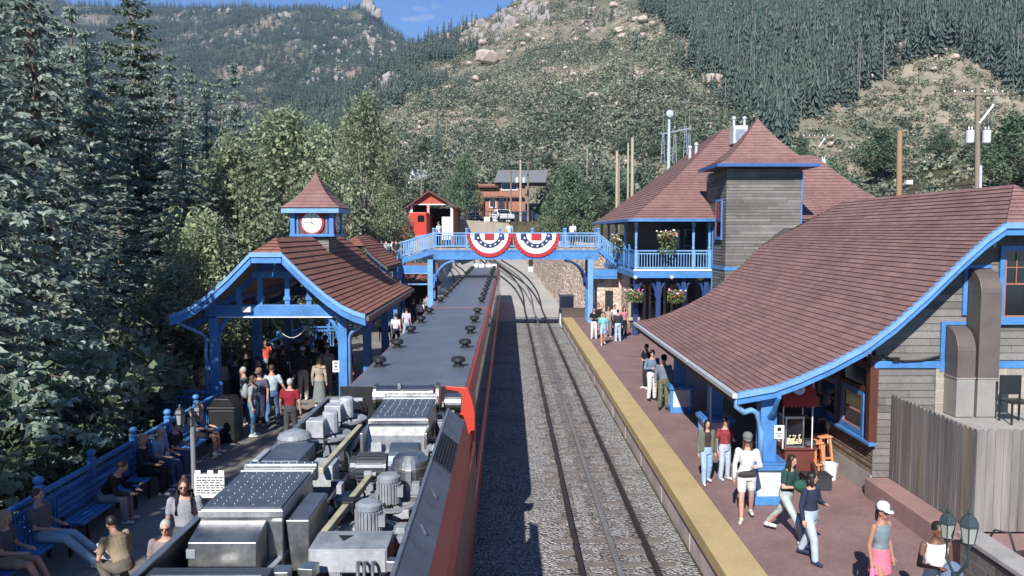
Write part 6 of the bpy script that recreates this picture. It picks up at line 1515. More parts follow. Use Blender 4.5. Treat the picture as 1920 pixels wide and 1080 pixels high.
# pink bottle and bag held on the right platform
def hand_of(P_, n_):
    o, J, s = P_; R = Matrix.Rotation(o.rotation_euler.z, 3, 'Z'); d = (J['wr' + n_] - J['el' + n_]).normalized(); return R @ ((J['wr' + n_] + d * .1) * s) + V(o.location)
p = hand_of(R0, 'r'); m = MB(); m.lathe([(.03, -.2), (.036, -.19), (.036, -.02), (.02, .02), (.022, .06), (.01, .065)], (0, 0, 0), n=14); o = m.build('bottle', M('pink_bottle', (.7, .2, .35), .35), None, smooth=False); o.location = p; tag(o, 'pink drinking bottle hanging from the hand of the pink shorts person', 'bottle')
p = hand_of(R3, 'l'); m = MB(); m.ell((0, 0, -.02), (.2, .12, .12), 14, 10); o = m.build('bag', cloth((.03, .1, .06)), None, smooth=True); o.location = p + V((-.05, 0, .02)); o.rotation_euler = (0, .3, radians(30)); tag(o, 'dark green soft bag carried by the striding person', 'bag')
p = V(R1[0].location) + V((.1, -.24, .95)); m = MB(); m.ell((0, 0, 0), (.17, .1, .26), 14, 10); o = m.build('bag', cloth((.14, .18, .26)), None, smooth=True); o.location = p; tag(o, 'blue grey shoulder bag in front of the white tank top person', 'bag')
p = V(R4[0].location) + Matrix.Rotation(R4[0].rotation_euler.z, 3, 'Z') @ V((0, .15, .98)); m = MB(); m.ell((0, 0, 0), (.19, .06, .06), 12, 8); o = m.build('waist_bag', cloth((.06, .055, .05)), None, smooth=True); o.location = p; o.rotation_euler = (0, .12, R4[0].rotation_euler.z); tag(o, 'dark waist bag worn over the white sweater', 'bag')

# --- left platform, standing
L = [('grey haired person in dark red polo seen from behind beside the locomotive', 543, 710, -5, 1.74, dict(top=(.24, .025, .035), bottom=(.07, .07, .08), hair='grey', build=1.06, pose='walk', stride=.15)),
     ('person in pale floral shirt and blue jeans seen from behind, walking toward the pavilion', 509, 684, 5, 1.8, dict(top=(.42, .5, .55), patt=.35, bottom=(.09, .15, .27), hair='brown', arms=('out', 'down'), pose='walk', stride=.35, shoes=WHT)),
     ('person in blue and teal trousers with a grey backpack, facing the locomotive', 472, 704, -80, 1.74, dict(sex='f', top=(.3, .33, .33), bottom=(.08, .24, .36), bpatt=.4, legs='tight', hair='brown', style='bob', pack=((.3, .32, .33), 'light grey backpack on the person in teal trousers'))),
     ('grey haired person in grey shirt at the left of the standing crowd', 457, 688, 100, 1.74, dict(top=(.2, .22, .23), bottom=NAVY, hair='grey')),
     ('person in sunglasses among the crowd facing the camera behind the floral shirt', 486, 692, 170, 1.7, dict(top=(.1, .1, .14), bottom=NAVY, hair='brown', glasses=True, hat=((.2, .15, .1), 'cap'))),
     ('person in dark jacket, white cap and beige trousers seen from behind', 567, 652, 5, 1.8, dict(top=(.05, .05, .065), sleeves='long', bottom=(.5, .45, .37), hat=(WHT, 'cap'), pack=((.045, .045, .06), 'black backpack on the person in beige trousers'))),
     ('long blond haired person in beige cardigan and long grey skirt', 598, 669, 0, 1.68, dict(sex='f', top=(.4, .34, .26), patt=.2, sleeves='long', bottom=(.2, .22, .22), legs='skirt', hair='blond', style='long')),
     ('person in grey patterned shirt and pale cap next to the notice post', 613, 648, -10, 1.76, dict(top=(.33, .33, .28), patt=.45, bottom=(.2, .19, .18), hat=((.45, .44, .4), 'cap'))),
     ('person in dark grey shirt deep in the pavilion crowd', 592, 644, 0, 1.74, dict(top=(.07, .075, .09), bottom=BLK, hair='brown')),
     ('person in bright salmon red shirt by the creek side railing', 497, 636, -150, 1.72, dict(top=(.72, .13, .1), bottom=(.35, .36, .4), hair='black', legs='short')),
     ('person in pale floral shirt leaning on the railing left of the crowd', 420, 672, 60, 1.66, dict(sex='f', top=(.55, .4, .36), patt=.4, bottom=(.12, .1, .1), hair='black', style='bob', arms=('front', 'front'))),
     ('person in cream top half hidden behind the left pavilion post', 381, 680, 80, 1.66, dict(top=(.6, .55, .48), bottom=(.2, .2, .2), hair='brown')),
     ('person in maroon shirt between the right pavilion posts', 655, 648, -60, 1.74, dict(top=(.14, .03, .035), bottom=(.08, .05, .05), hair='brown', skin=1)),
     ('person in dark red jacket deeper between the right pavilion posts', 690, 628, -80, 1.74, dict(top=(.13, .035, .035), sleeves='long', bottom=BLK, hair='black')),
     ('bearded person in grey tee with backpack straps beside the price sign', 345, 897, 195, 1.8, dict(top=(.3, .31, .34), bottom=(.08, .09, .12), hair='brown', style='bun', glasses=True, pack=((.03, .035, .05), 'dark backpack worn by the bearded person in grey tee'))),
     ('grey haired person in glasses close to the locomotive wall', 311, 974, 190, 1.66, dict(top=(.25, .2, .2), bottom=NAVY, hair='grey', glasses=True))]
for lab, u, v, fc, h, k in L: pp_(lab, u, v, fc, h, **k)
dk = [(484, 668, 'person in dark top behind the crowd near the left pavilion posts'), (522, 638, 'person in dark shirt by the middle pavilion post'), (560, 628, 'person in black at the far end of the pavilion'), (600, 622, 'tall person in dark clothes behind the patterned shirt'), (630, 634, 'person in brown shirt at the inner right of the pavilion'), (440, 668, 'person in black standing by the second left pavilion post'), (530, 648, 'person in dark clothes left of the black backpack'), (548, 640, 'person in charcoal top behind the black backpack crowd'), (512, 655, 'person in dark brown shirt under the pavilion tie beam'), (575, 632, 'person in shade at the back of the pavilion'), (610, 628, 'tall person in shade at the far right of the pavilion crowd'), (540, 622, 'person in black near the far railing corner'), (462, 655, 'person in brown top beside the leftmost inner post')]
for i, (u, v, lab) in enumerate(dk): pp_(lab, u, v, rnd.uniform(-60, 60), 1.72, near=False, top=rnd.choice(((.03, .03, .04), (.06, .05, .05), (.08, .07, .06), (.04, .05, .08))), bottom=rnd.choice((BLK, NAVY, (.1, .09, .08))), hair=rnd.choice(('black', 'brown')), sleeves=rnd.choice(('long', 'short')))
wk = [(788, 562, 'person in white shirt nearest the train past the pavilion eave', WHT), (742, 588, 'person in mottled pale top walking past the pavilion eave', (.6, .6, .62)), (762, 577, 'person in pale lavender top beside the train', (.5, .48, .58)), (722, 600, 'person in black top under the pavilion eave end', BLK), (800, 552, 'person in grey shirt at the foot of the bridge steps', (.3, .31, .33)), (775, 560, 'person in navy shirt under the bridge steps', NAVY)]
for u, v, lab, c in wk: pp_(lab, u, v, rnd.uniform(-30, 30), 1.72, near=False, top=c, patt=.4 if 'striped' in lab else 0, bottom=rnd.choice((BLK, NAVY, DEN)), hair=rnd.choice(('black', 'brown')), pose='walk')
# --- bridge and landing
for u, lab, c, fc in ((955, 'person in white and teal on the bridge behind the gap of the buntings', (.5, .62, .62), 30), (1072, 'person in white shirt leaning forward on the right half of the bridge', WHT, -40), (823, 'person in white shirt at the left top of the bridge steps', WHT, 60)):
    p = aty(u, 465, 51.3); person(lab, p.x, 51.3, fc, 1.68, z=zb1 + .1, near=False, top=c, bottom=NAVY, hair='brown', lean=14 if 'leaning' in lab else 0)
for i, (u, lab, c, b_) in enumerate(((706, 'person in light blue shirt at the left end of the stair landing', (.42, .5, .62), DEN), (716, 'person in black on the stair landing', BLK, BLK), (724, 'person in grey shirt in the middle of the stair landing', (.42, .42, .43), BLK), (736, 'person in loose white shirt on the stair landing', WHT, NAVY), (743, 'dark haired person at the right end of the stair landing', (.05, .05, .06), (.2, .14, .12)))):
    p = aty(u, 490, 51.0 + .3 * (i % 2)); person(lab, p.x, 51.0 + .3 * (i % 2), rnd.uniform(-25, 25), 1.74, z=zl, near=False, top=c, bottom=b_, hair='black', build=1.1 if 'loose' in lab else 1)
# --- benches and seated people along the near left railing
BX = -7.95
b0 = thing('bench', 'blue slatted bench', 'bench', (BX, 12.3, PZ), -pi / 2, 'blue benches along the left railing')
m = MB()
for k in range(4): m.bx(-1.1, 1.1, -.2 + .115 * k, -.2 + .115 * k + .09, .41, .445)
m.build('seat', BLUE, b0, world=False)
m = MB()
for k in range(3): m.bx(-1.1, 1.1, -.27, -.24, .52 + .12 * k, .6 + .12 * k)
m.build('backrest', BLUE, b0, world=False)
for sx in (-.95, .95):
    m = MB(); m.bx(sx - .03, sx + .03, -.2, -.15, 0, .41); m.bx(sx - .03, sx + .03, .18, .23, 0, .41); m.bx(sx - .03, sx + .03, -.2, .23, .37, .408); m.bx(sx - .03, sx + .03, -.27, -.24, .2, .52); m.build('leg', DARKMETAL, b0, world=False)
blab = ['blue bench nearest the camera at the lower left', 'blue bench under the reclining person in light jeans', 'blue bench in the middle of the near railing', 'blue bench holding the row of people below the corner railing', 'blue bench farthest along the near railing beside the bin']
for i, y in enumerate((10.4, 12.9, 15.4, 17.9, 20.4)):
    o = b0 if i == 0 else dup(b0); o.location = (BX, y, PZ); o.rotation_euler = (0, 0, -pi / 2); o['label'] = blab[i]
S = [(20.4, 'seated person in blue shirt and dark shorts alone on the farthest bench by the bin', dict(top=(.1, .2, .38), bottom=BLK, legs='short', hair='brown')),
     (18.6, 'seated person in plain black shirt and dark jeans leaning forward', dict(top=(.04, .035, .04), bottom=(.07, .11, .2), hair='black', lean=16)),
     (17.9, 'seated person in light blue shirt and dark blue trousers on the full bench', dict(top=(.2, .34, .52), bottom=(.06, .09, .18), hair='grey', lean=8)),
     (17.2, 'seated blond person in long sleeved black top on the full bench', dict(sex='f', top=(.035, .035, .045), bottom=BLK, hair='blond', style='bob', sleeves='long')),
     (15.5, 'seated person in black bending far forward over grey trousers', dict(top=BLK, bottom=(.25, .25, .26), hair='brown', lean=34, sleeves='long')),
     (13.5, 'person in grey shirt and light jeans sitting with legs stretched out', dict(top=(.15, .15, .16), bottom=(.36, .5, .58), hair='brown', lean=-12, stride=1.3, shoes=WHT)),
     (12.4, 'seated blond person in dark top at the lower left', dict(sex='f', top=(.12, .11, .13), bottom=(.4, .33, .22), legs='short', hair='blond', style='bob', stride=.8, shoes=WHT)),
     (11.4, 'seated person in tan sun hat and grey shirt at the lower left', dict(top=(.2, .2, .22), bottom=(.42, .34, .24), hat=((.45, .38, .26), 'brim'), stride=.7)),
     (10.3, 'seated person in wide white hat and lavender shirt in the lower left corner', dict(sex='f', top=(.5, .47, .56), sleeves='long', bottom=(.4, .4, .42), hat=((.62, .6, .52), 'brim'), hair='grey', style='bob'))]
for y, lab, k in S: person(lab, -7.92, y, -90 + rnd.uniform(-12, 12), 1.72, pose='sit', arms=('lap', 'lap'), **k)
p = atz(225, 1062, PZ + .45); person('crouching person in tan shirt beside the locomotive wall, holding a pale paper', p.x, p.y, 60, 1.72, pose='crouch', top=(.3, .24, .16), bottom=(.14, .12, .1), hair='black', arms=('front', 'front'), lean=25)
m = MB(); m.box((0, 0, 0), (.26, .02, .3), 0, -.5); o = m.build('paper', M('pale_green_paper', (.6, .68, .66), .7)); o.location = (p.x - .32, p.y + .25, PZ + .62); o.rotation_euler = (0, 0, radians(60)); tag(o, 'pale green paper held by the crouching person', 'paper')
# ================================================================== street furniture
LANT = M('green_grey_lantern_iron', (.055, .08, .085), .45, metal=.4)
def lantern(root, x, y, z, s=1.0, mat=None):
    mat = mat or LANT; m = MB(); m.lathe([(.05 * s, -.08 * s), (.07 * s, -.02 * s), (.1 * s, 0)], (x, y, z), n=6)
    m.lathe([(.17 * s, .3 * s), (.165 * s, .33 * s), (.12 * s, .42 * s), (.07 * s, .47 * s), (.04 * s, .5 * s), (.05 * s, .53 * s), (.01, .58 * s)], (x, y, z), n=6)
    for k in range(6): a = k * pi / 3; m.bar((x + .1 * s * cos(a), y + .1 * s * sin(a), z), (x + .15 * s * cos(a), y + .15 * s * sin(a), z + .31 * s), .014 * s)
    o = m.build('lantern', mat, root); m = MB(); m.lathe([(.095 * s, .005), (.14 * s, .3 * s)], (x, y, z), n=6); m.build('lantern_glass', M('lantern_glass', (.32, .33, .3), .12, spec=.6), o); return o
t = thing('street_lamp', 'green grey twin lantern lamp post at the lower right of the red platform', 'street lamp', (5.0, 9.5, PZ))
pa, pb = aty(1776, 1008, 9.4), aty(1816, 1018, 9.0); bx_ = aty(1792, 1050, 9.2)
m = MB(); m.pipe([(bx_.x, 9.2, PZ), (bx_.x, 9.2, pa.z - .35)], .045, 10); m.lathe([(.12, 0), (.12, .2), (.06, .5)], (bx_.x, 9.2, PZ), n=10); m.build('pole', LANT, t)
m = MB(); m.pipe([(bx_.x, 9.2, pa.z - .4), (pa.x, 9.4, pa.z - .25), (pa.x, 9.4, pa.z - .06)], .02, 6); m.pipe([(bx_.x, 9.2, pa.z - .4), (pb.x, 9.0, pb.z - .25), (pb.x, 9.0, pb.z - .06)], .02, 6); m.build('lamp_arm', LANT, t)
lantern(t, pa.x, 9.4, pa.z, .62); lantern(t, pb.x, 9.0, pb.z, .68)
t = thing('street_lamp', 'dark triple lantern lamp post between the benches and the locomotive', 'street lamp', (-5.5, 14, PZ))
LD = M('dark_lantern_iron', (.035, .04, .045), .45, metal=.4)
c = aty(361, 800, 14); m = MB(); m.pipe([(c.x, 14, PZ), (c.x, 14, c.z)], .045, 10); m.lathe([(.14, 0), (.14, .15), (.07, .4)], (c.x, 14, PZ), n=10); m.build('pole', M('pale_pole', (.25, .27, .28), .5, metal=.3), t)
for u, v in ((338, 796), (358, 800), (372, 790)):
    q = aty(u, v, 14 + (u - 355) * .01); m = MB(); m.pipe([(c.x, 14, c.z), (q.x, q.y, q.z - .1), (q.x, q.y, q.z)], .018, 6); m.build('lamp_arm', LD, t); lantern(t, q.x, q.y, q.z, .62, LD)
t = thing('notice_board', 'white notice board with rows of small lettering beside the triple lamp', 'sign', (-5.1, 13.9, PZ))
q = aty(393, 911, 13.7); m = MB(); m.box(q, (.52, .02, .42)); bd = m.build('board', WHITE, t)
for dx in (-.2, .02, .21): m = MB(); m.box((q.x + dx, 13.7, q.z + .24), (.1, .02, .07)); m.build('board_crest', WHITE, t)
m = MB(); rn = random.Random(4)
for k in range(7):
    x = -.22
    while x < .2: w = rn.uniform(.03, .09); m.box((q.x + x + w / 2, 13.686, q.z + .15 - .045 * k), (w, .004, .016)); x += w + .02
m.build('lettering', M('black_ink', (.02, .02, .02), .6), bd)
m = MB(); m.bx(q.x - .03, q.x + .03, 13.72, 13.78, PZ, q.z); m.build('stand', DARKMETAL, t)
# bin
q = atz(425, 825, PZ); t = thing('trash_bin', 'dark square trash bin with a hooded top beside the left pavilion post', 'trash bin', (q.x, q.y, PZ))
m = MB(); m.bx(q.x - .36, q.x + .36, q.y - .36, q.y + .36, PZ, PZ + .92); m.build('bin_body', BLACK, t, bevel=.03)
m = MB(); m.bx(q.x - .39, q.x + .39, q.y - .39, q.y + .39, PZ + .92, PZ + 1.0); m.prism([(q.x - .34, q.y - .34, PZ + 1.0), (q.x + .34, q.y - .34, PZ + 1.0), (q.x + .2, q.y - .34, PZ + 1.22), (q.x - .2, q.y - .34, PZ + 1.22)], (0, .68, 0)); m.build('bin_hood', BLACK, t, bevel=.02)
# popcorn cart
t = thing('popcorn_cart', 'red awning popcorn cart with glass case standing behind the near blue pillar', 'cart', (6.55, 18, PZ))
RA = M('red_awning_cloth', (.36, .035, .03), .8, var=.12); x0, x1, y0, y1 = 6.2, 6.92, 17.75, 18.45  # cart reds set darker, shade under the eave put into the colour
m = MB(); m.bx(x0 + .05, x1 + .12, y0 + .05, y1, 1.56, 1.62); m.bx(x0 + .1, x1 + .05, y0 + .1, y1 - .05, PZ + .25, 1.56); m.build('counter', M('dark_red_cart_body', (.14, .04, .03), .5), t, bevel=.01)
m = MB(); m.bx(x0 + .12, x0 + .5, y0 + .1, y0 + .5, 1.63, 2.28); m.build('glass_case', GLASS, t)
m = MB()
for a in (x0 + .11, x0 + .5):
    for b in (y0 + .09, y0 + .5): m.bx(a - .015, a + .015, b - .015, b + .015, 1.62, 2.3)
m.bx(x0 + .09, x0 + .53, y0 + .07, y0 + .53, 2.28, 2.33); m.bx(x0 + .09, x0 + .53, y0 + .07, y0 + .53, 1.6, 1.66); m.build('case_frame', STEEL, t)
m = MB(); rn = random.Random(8)
for k in range(60): m.ell((x0 + .3 + rn.uniform(-.16, .16), y0 + .085 + rn.uniform(0, .01), 1.7 + abs(rn.gauss(0, .08))), (.022, .02, .02), 6, 4)
m.build('popcorn_heap', M('popcorn', (.7, .62, .42), .8), t)
m = MB(); m.prism([(x0 - .02, y0 - .05, 2.75), (x0 - .02, y0 + .05, 3.0), (x0 - .02, y0 + .3, 3.25), (x0 - .02, y1, 3.25), (x0 - .02, y1, 3.2), (x0 - .02, y0 + .32, 3.2), (x0 - .02, y0 + .08, 2.96), (x0 - .02, y0 - .02, 2.75)], (x1 - x0 + .04, 0, 0))
for k in range(9): a = x0 - .02 + (x1 - x0 + .04) * k / 9; m.prism([(a, y0 - .05, 2.76), (a + .08, y0 - .05, 2.76), (a + .08, y0 - .05, 2.6), (a + .04, y0 - .05, 2.55), (a, y0 - .05, 2.6)], (0, .015, 0))
m.build('awning', RA, t)
m = MB(); cc = V((6.52, y0 - .02, 2.98)); m.lathe([(.14, .03), (.14, .05)], cc, V((0, -.9, .42)), 20); e_ = m.build('emblem', WHITE, t)
m = MB(); m.box(cc + V((0, -.06, .05)), (.07, .012, .1)); m.box(cc + V((-.025, -.06, -.05)), (.025, .012, .08)); m.box(cc + V((.025, -.06, -.05)), (.025, .012, .08)); m.build('emblem_mark', BLACK, e_)
m = MB()
for a in (x0 + .03, x1 - .03):
    for b in (y0 + .06, y1 - .04): m.bx(a - .012, a + .012, b - .012, b + .012, 1.6, 3.2)
m.build('awning_post', WHITE, t)
for a in (x0 + .1, x1):
    m = MB(); m.lathe([(.24, 0), (.26, .02), (.26, .05), (.24, .07)], (a - .03, y0 + .05, PZ + .27), (1, 0, 0), 20); m.build('wheel', M('dark_wheel', (.08, .03, .025), .5), t)
STO = M('orange_stool_paint', (.75, .3, .14), .5)
for (px, py, lab) in ((1524, 893, 'orange high stool on the left behind the bin'), (1540, 880, 'orange high stool on the right against the brown station wall')):
    q = atz(px, py, PZ); s_ = thing('stool', lab.replace(' behind the bin', ' next to the popcorn counter'), 'stool', (q.x, q.y, PZ), .2, 'orange stools by the popcorn cart')
    for sx in (-1, 1):
        for sy in (-1, 1): m = MB(); m.bar((sx * .19, sy * .19, 0), (sx * .12, sy * .12, .8), .045); m.build('leg', STO, s_, world=False)
    m = MB(); m.bx(-.17, .17, -.17, .17, .8, .85); m.build('seat', STO, s_, world=False, bevel=.015)
    m = MB(); m.bx(-.17, .17, -.18, -.15, .3, .34); m.bx(-.17, .17, .15, .18, .3, .34); m.build('foot_rail', STO, s_, world=False)
q = atz(1516, 880, PZ); m = MB(); m.lathe([(.06, 0), (.16, .02), (.18, .09), (.12, .13), (.03, .16)], (6.88, 18.0, 1.63), n=18); tag(m.build('metal_bowl', STEEL), 'shiny metal bowl with lid on the cart counter', 'bowl')
q = atz(1556, 898, PZ); t = thing('bucket', 'white plastic bucket on the platform against the station foundation', 'bucket', (q.x, q.y, PZ))
m = MB(); m.lathe([(.13, 0), (.165, .34), (.175, .34), (.175, .37), (.155, .37), (.13, .06)], (q.x, q.y, PZ), n=20); m.build('pail', WHITE, t)
m = MB(); m.pipe([(q.x + .17 * cos(a), q.y, PZ + .33 - .1 * sin(a)) for a in fr(0, pi, 9)], .006, 5); m.build('handle', DARKMETAL, t)
q = atz(1530, 915, PZ); t = thing('crate', 'dark plastic crate on the platform in front of the stools', 'crate', (q.x, q.y, PZ))
m = MB(); m.bx(q.x - .28, q.x + .28, q.y - .2, q.y + .2, PZ, PZ + .3); m.build('crate_body', M('dark_grey_plastic', (.035, .037, .042), .6), t, bevel=.015)
m = MB(); m.bx(q.x - .3, q.x + .3, q.y - .22, q.y + .22, PZ + .3, PZ + .33); m.build('crate_lid', M('dark_grey_plastic', (.035, .037, .042), .6), t, bevel=.01)
# chair on the ledge
q = aty(1903, 797, 16.1); t = thing('chair', 'black metal chair on the concrete ledge at the right edge', 'chair', (q.x, 16.1, 2.6))
m = MB(); m.bx(-.22, .22, -.22, .22, .43, .47); m.build('seat', DARKMETAL, t, world=False)
m = MB(); m.bx(-.22, .22, .19, .22, .55, .95); m.build('backrest', DARKMETAL, t, world=False)
for sx in (-1, 1):
    for sy in (-1, 1): m = MB(); m.bx(sx * .2 - .015, sx * .2 + .015, sy * .2 - .015, sy * .2 + .015, 0, .9 if sy > 0 else .43); m.build('leg', DARKMETAL, t, world=False)
# platform-end signal box, tall signals and post boxes beyond the bridge
def signal(u, v0, v1, y, label, head=True, col=DARKMETAL):
    a = aty(u, v1, y); zt = aty(u, v0, y).z; zg = gz(a.x, y); t = thing('signal_post', label, 'signal', (a.x, y, zg))
    m = MB(); m.bx(a.x - .1, a.x + .1, y - .1, y + .1, zg, zt); m.build('post', col, t)
    if head:
        m = MB(); m.bx(a.x - .22, a.x + .22, y - .16, y - .1, zt - .9, zt); m.build('signal_head', BLACK, t, bevel=.02); m = MB(); m.bx(a.x - .25, a.x + .25, y - .16, y - .1, zt - 1.45, zt - .93); m.build('number_plate', WHITE, t)
    return t
signal(1045, 498, 548, 74, 'black signal post with a white plate by the stone wall beyond the bridge')
signal(995, 484, 520, 88, 'dark signal post with white plate just below the right bunting', True)
t = signal(1011, 507, 532, 84, 'green electrical cabinet post by the stone wall beyond the bridge', False, M('dull_green_paint', (.08, .14, .1), .5))
q = aty(1062, 560, 56); t = thing('ticket_kiosk', 'grey glazed box behind the end of the red platform', 'kiosk', (q.x, 56, 0))
m = MB(); m.bx(q.x - .5, q.x + .5, 55.6, 56.6, 0, 1.1); m.build('kiosk_base', M('pale_grey_panel', (.5, .52, .55), .5), t); m = MB(); m.bx(q.x - .48, q.x + .48, 55.62, 56.58, 1.1, 2.0); m.build('kiosk_glass', M('pale_glazing', (.35, .38, .42), .2), t); m = MB(); m.bx(q.x - .55, q.x + .55, 55.55, 56.65, 2.0, 2.08); m.build('kiosk_roof', GALV, t)
m = MB(); m.bx(3.66, 5.6, 53.62, 54.5, .2, 1.25); m.bx(3.6, 5.65, 53.6, 54.55, 1.25, 1.33); tag(m.build('end_wall', M('dark_brown_end_wall', (.09, .07, .06), .8)), 'dark low wall closing the far end of the red platform', 'wall')
# stone retaining wall on the right beyond the bridge
wall = [(7.0, 57), (4.7, 67), (3.9, 74), (3.2, 82), (2.6, 90), (2.0, 98.6)]
m = MB(); L_ = 0
for (xa, ya), (xb_, yb) in zip(wall, wall[1:]):
    d = sqrt((xa - xb_) ** 2 + (ya - yb) ** 2); za, zb_ = gz(2, ya) - .2, gz(2, yb) - .2; ta, tb = 5.2, 5.6
    m.quad((xb_, yb, zb_), (xa, ya, za), (xa, ya, ta), (xb_, yb, tb), [(L_ + d, zb_), (L_, za), (L_, ta), (L_ + d, tb)])
    m.quad((xa, ya, ta), (xa + 3, ya, ta), (xb_ + 3, yb, tb), (xb_, yb, tb), [(0, 0), (1, 0), (1, 1), (0, 1)]); L_ += d
m.quad((7.0, 57, -.2), (10, 57, -.2), (10, 57, 5.2), (7, 57, 5.2), [(0, 0), (3, 0), (3, 5), (0, 5)])
tag(m.build('stone_retaining_wall', RUB), 'pinkish rubble retaining wall right of the tracks beyond the bridge', 'wall')
# concrete retaining wall and terrace
m = MB(); m.prism([(-8.2, 99.2, 2.5), (0.2, 99.2, 2.5), (.2, 99.2, 7.6), (-1.5, 99.2, 7.7), (-8.2, 99.2, 8.2)], (0, .4, 0))
for x in fr(-7.6, -.4, 7): m.bx(x - .03, x + .03, 99.17, 99.2, 2.6, 7.5)
tag(m.build('concrete_retaining_wall', M('tan_board_concrete', (.33, .29, .235), .9, var=.25, vs=1, streak=.3)), 'tan concrete retaining wall below the parking terrace, over the bridge rail', 'wall')
t = thing('terrace_railing', 'thin dark post railing on top of the concrete retaining wall', 'railing', (-2, 99.8, 8.3))
for x in fr(-7, 3, 11): m = MB(); m.bx(x - .04, x + .04, 99.8, 99.88, 7.8, 9.1); m.build('post', DARKMETAL, t)
m = MB(); m.bx(-7, 3, 99.82, 99.86, 8.98, 9.06); m.bx(-7, 3, 99.82, 99.86, 8.5, 8.55); m.build('rail', DARKMETAL, t)
# red shed with two bays
y = 90; a = aty(770, 440, y); b = aty(849, 440, y); pk = aty(805, 357, y); ez_ = aty(770, 384, y).z; zf = aty(800, 433, y).z; sy = aty(800, 384, y).z
SHR = M('barn_red_boards', (.4, .085, .05), .75, var=.15)
t = thing('train_shed', 'red gabled train shed with two open bays above the left end of the bridge', 'shed', (a.x, y, 6.2))
m = MB(); m.prism([(a.x, y, sy), (b.x, y, sy), (b.x, y, ez_), (pk.x, y, pk.z - .25), (a.x, y, ez_)], (0, .25, 0)); m.build('gable', SHR, t)
m = MB(); m.bx(a.x, a.x + .2, y, y + 14, 5, sy); m.bx(b.x - .2, b.x, y, y + 14, 5, sy); m.bx(a.x, b.x, y + 13.8, y + 14, 5, sy); m.build('wall', SHR, t)
mid = aty(803, 400, y).x
for x in (a.x + .1, mid, b.x - .1):
    m = MB(); m.bx(x - .14, x + .14, y - .06, y + .1, zf - .6, sy); m.build('bay_post', WHITE if x != mid else M('red_white_post', (.6, .3, .28), .6), t)
m = MB(); m.bx(a.x, b.x, y - .05, y, sy - .02, sy + .1); m.build('bay_trim', WHITE, t)
m = MB(); rr = [(a.x - .5, ez_ - .25), (pk.x, pk.z), (b.x + .5, ez_ - .25)]
for (xa, za), (xb_, zb_) in zip(rr, rr[1:]): m.prism([(xa, y - .6, za), (xb_, y - .6, zb_), (xb_, y - .6, zb_ - .2), (xa, y - .6, za - .2)], (0, 15, 0))
m.build('roof', M('dark_brown_roof', (.12, .055, .045), .8), t)
m = MB(); m.bx(b.x - 1.3, b.x - .25, y + 1, y + 3, zf - 1, zf + 1.6); m.build('stored_panel', WHITE, t)
q = aty(785, 412, 87); t = thing('railcar', 'old bright red railcar front standing in the left bay of the red shed', 'train car', (q.x, 87, 6.2))
m = MB(); m.bx(q.x - 1.1, q.x + .85, 87, 95, zf - 1, aty(785, 398, 87).z); m.build('body', ORANGE, t, bevel=.08); m = MB(); m.bx(q.x - .1, q.x + .6, 86.97, 87, aty(785, 416, 87).z, aty(785, 404, 87).z); m.build('window', GLASS, t)
m = MB(); m.prism([(a.x - 1.6, 84, 4), (a.x + .3, 84, 4), (a.x + .3, 84, aty(770, 415, 84).z), (a.x - 1.6, 84, aty(770, 440, 84).z)], (0, 3, 0)); tag(m.build('red_board_wall', SHR), 'red board wall beside the shed behind the bridge steps', 'wall')
# orange brick building with grey roof
y = 130; t = thing('brick_building', 'orange brick building with wide grey roof and porch on the hill terrace', 'building', (1, y, 7.8))
OB = M_brick('orange_brick', (.5, .2, .12), (.4, .15, .09), (.35, .25, .2), .25, .09, .01, .85, bump=.2, var=.2)
def wallq(m, x0, x1, yy, z0, z1): m.quad((x0, yy, z0), (x1, yy, z0), (x1, yy, z1), (x0, yy, z1), [(0, 0), (x1 - x0, 0), (x1 - x0, z1 - z0), (0, z1 - z0)])
xa, xb_ = aty(888, 380, y).x, aty(985, 380, y).x; z0, z1 = 7.5, aty(900, 345, y).z
m = MB(); wallq(m, xa, xb_, y, z0, z1); m.bx(xa, xb_, y + .01, y + 9, z0, z1); m.build('wall', OB, t)
m = MB(); ra, rb = aty(926, 340, y - 1).x, aty(1023, 342, y - 1).x; zt, zb_ = aty(950, 318, y + 3).z, aty(950, 342, y - 1.2).z
m.prism([(ra, y - 1.2, zb_), (ra + .6, y + 4, zt), (ra + .6, y + 9, zb_)], (rb - ra, 0, 0)); m.build('roof', M('grey_flat_shingle', (.17, .17, .18), .85), t)
m = MB(); m.bx(xa - .3, xa + 4, y - .8, y + 5, z1 - .6, z1 - .3); m.build('lower_roof', M('dark_brown_roof', (.12, .055, .045), .8), t)
m = MB(); pa_, pb_ = aty(905, 370, y - 1.5).x, aty(983, 370, y - 1.5).x; pz = aty(940, 371, y - 1.5).z; m.bx(pa_, pb_, y - .7, y, pz, pz + .25); m.build('porch_roof', M('dark_porch_roof', (.08, .06, .055), .7), t)
for u in (906, 925, 950, 975): x = aty(u, 380, y - 1.4).x; m = MB(); m.bx(x - .1, x + .1, y - .65, y - .5, z0, pz); m.build('porch_post', BROWNWOOD, t)
for u, w, h_, v in ((924, .9, 1.4, 388), (940, .9, 2.1, 393)): q = aty(u, v, y); window(t, q.x, y - .01, q.z, w, h_, 'f', frame=WHITE if u == 924 else BROWNWOOD)
window(t, aty(955, 352, y).x, y - .01, aty(955, 353, y).z - .2, 2.4, .9, 'f', frame=WHITE, grid_=(3, 1))
m = MB(); m.bx(xa - 1.5, xb_ - 2, y - 2.2, y - 2, 7.6, 8.9); m.build('porch_wall', WHITE, t)
y = 150; t = thing('house', 'pale grey gabled house with a white porch above the red shed', 'house', (-17, y, 12))
xa, xb_ = aty(765, 340, y).x, aty(795, 340, y).x; z0 = aty(780, 372, y).z; ze = aty(780, 338, y).z; zp = aty(772, 316, y).z; PG = M('pale_grey_clapboard', (.5, .53, .57), .7)
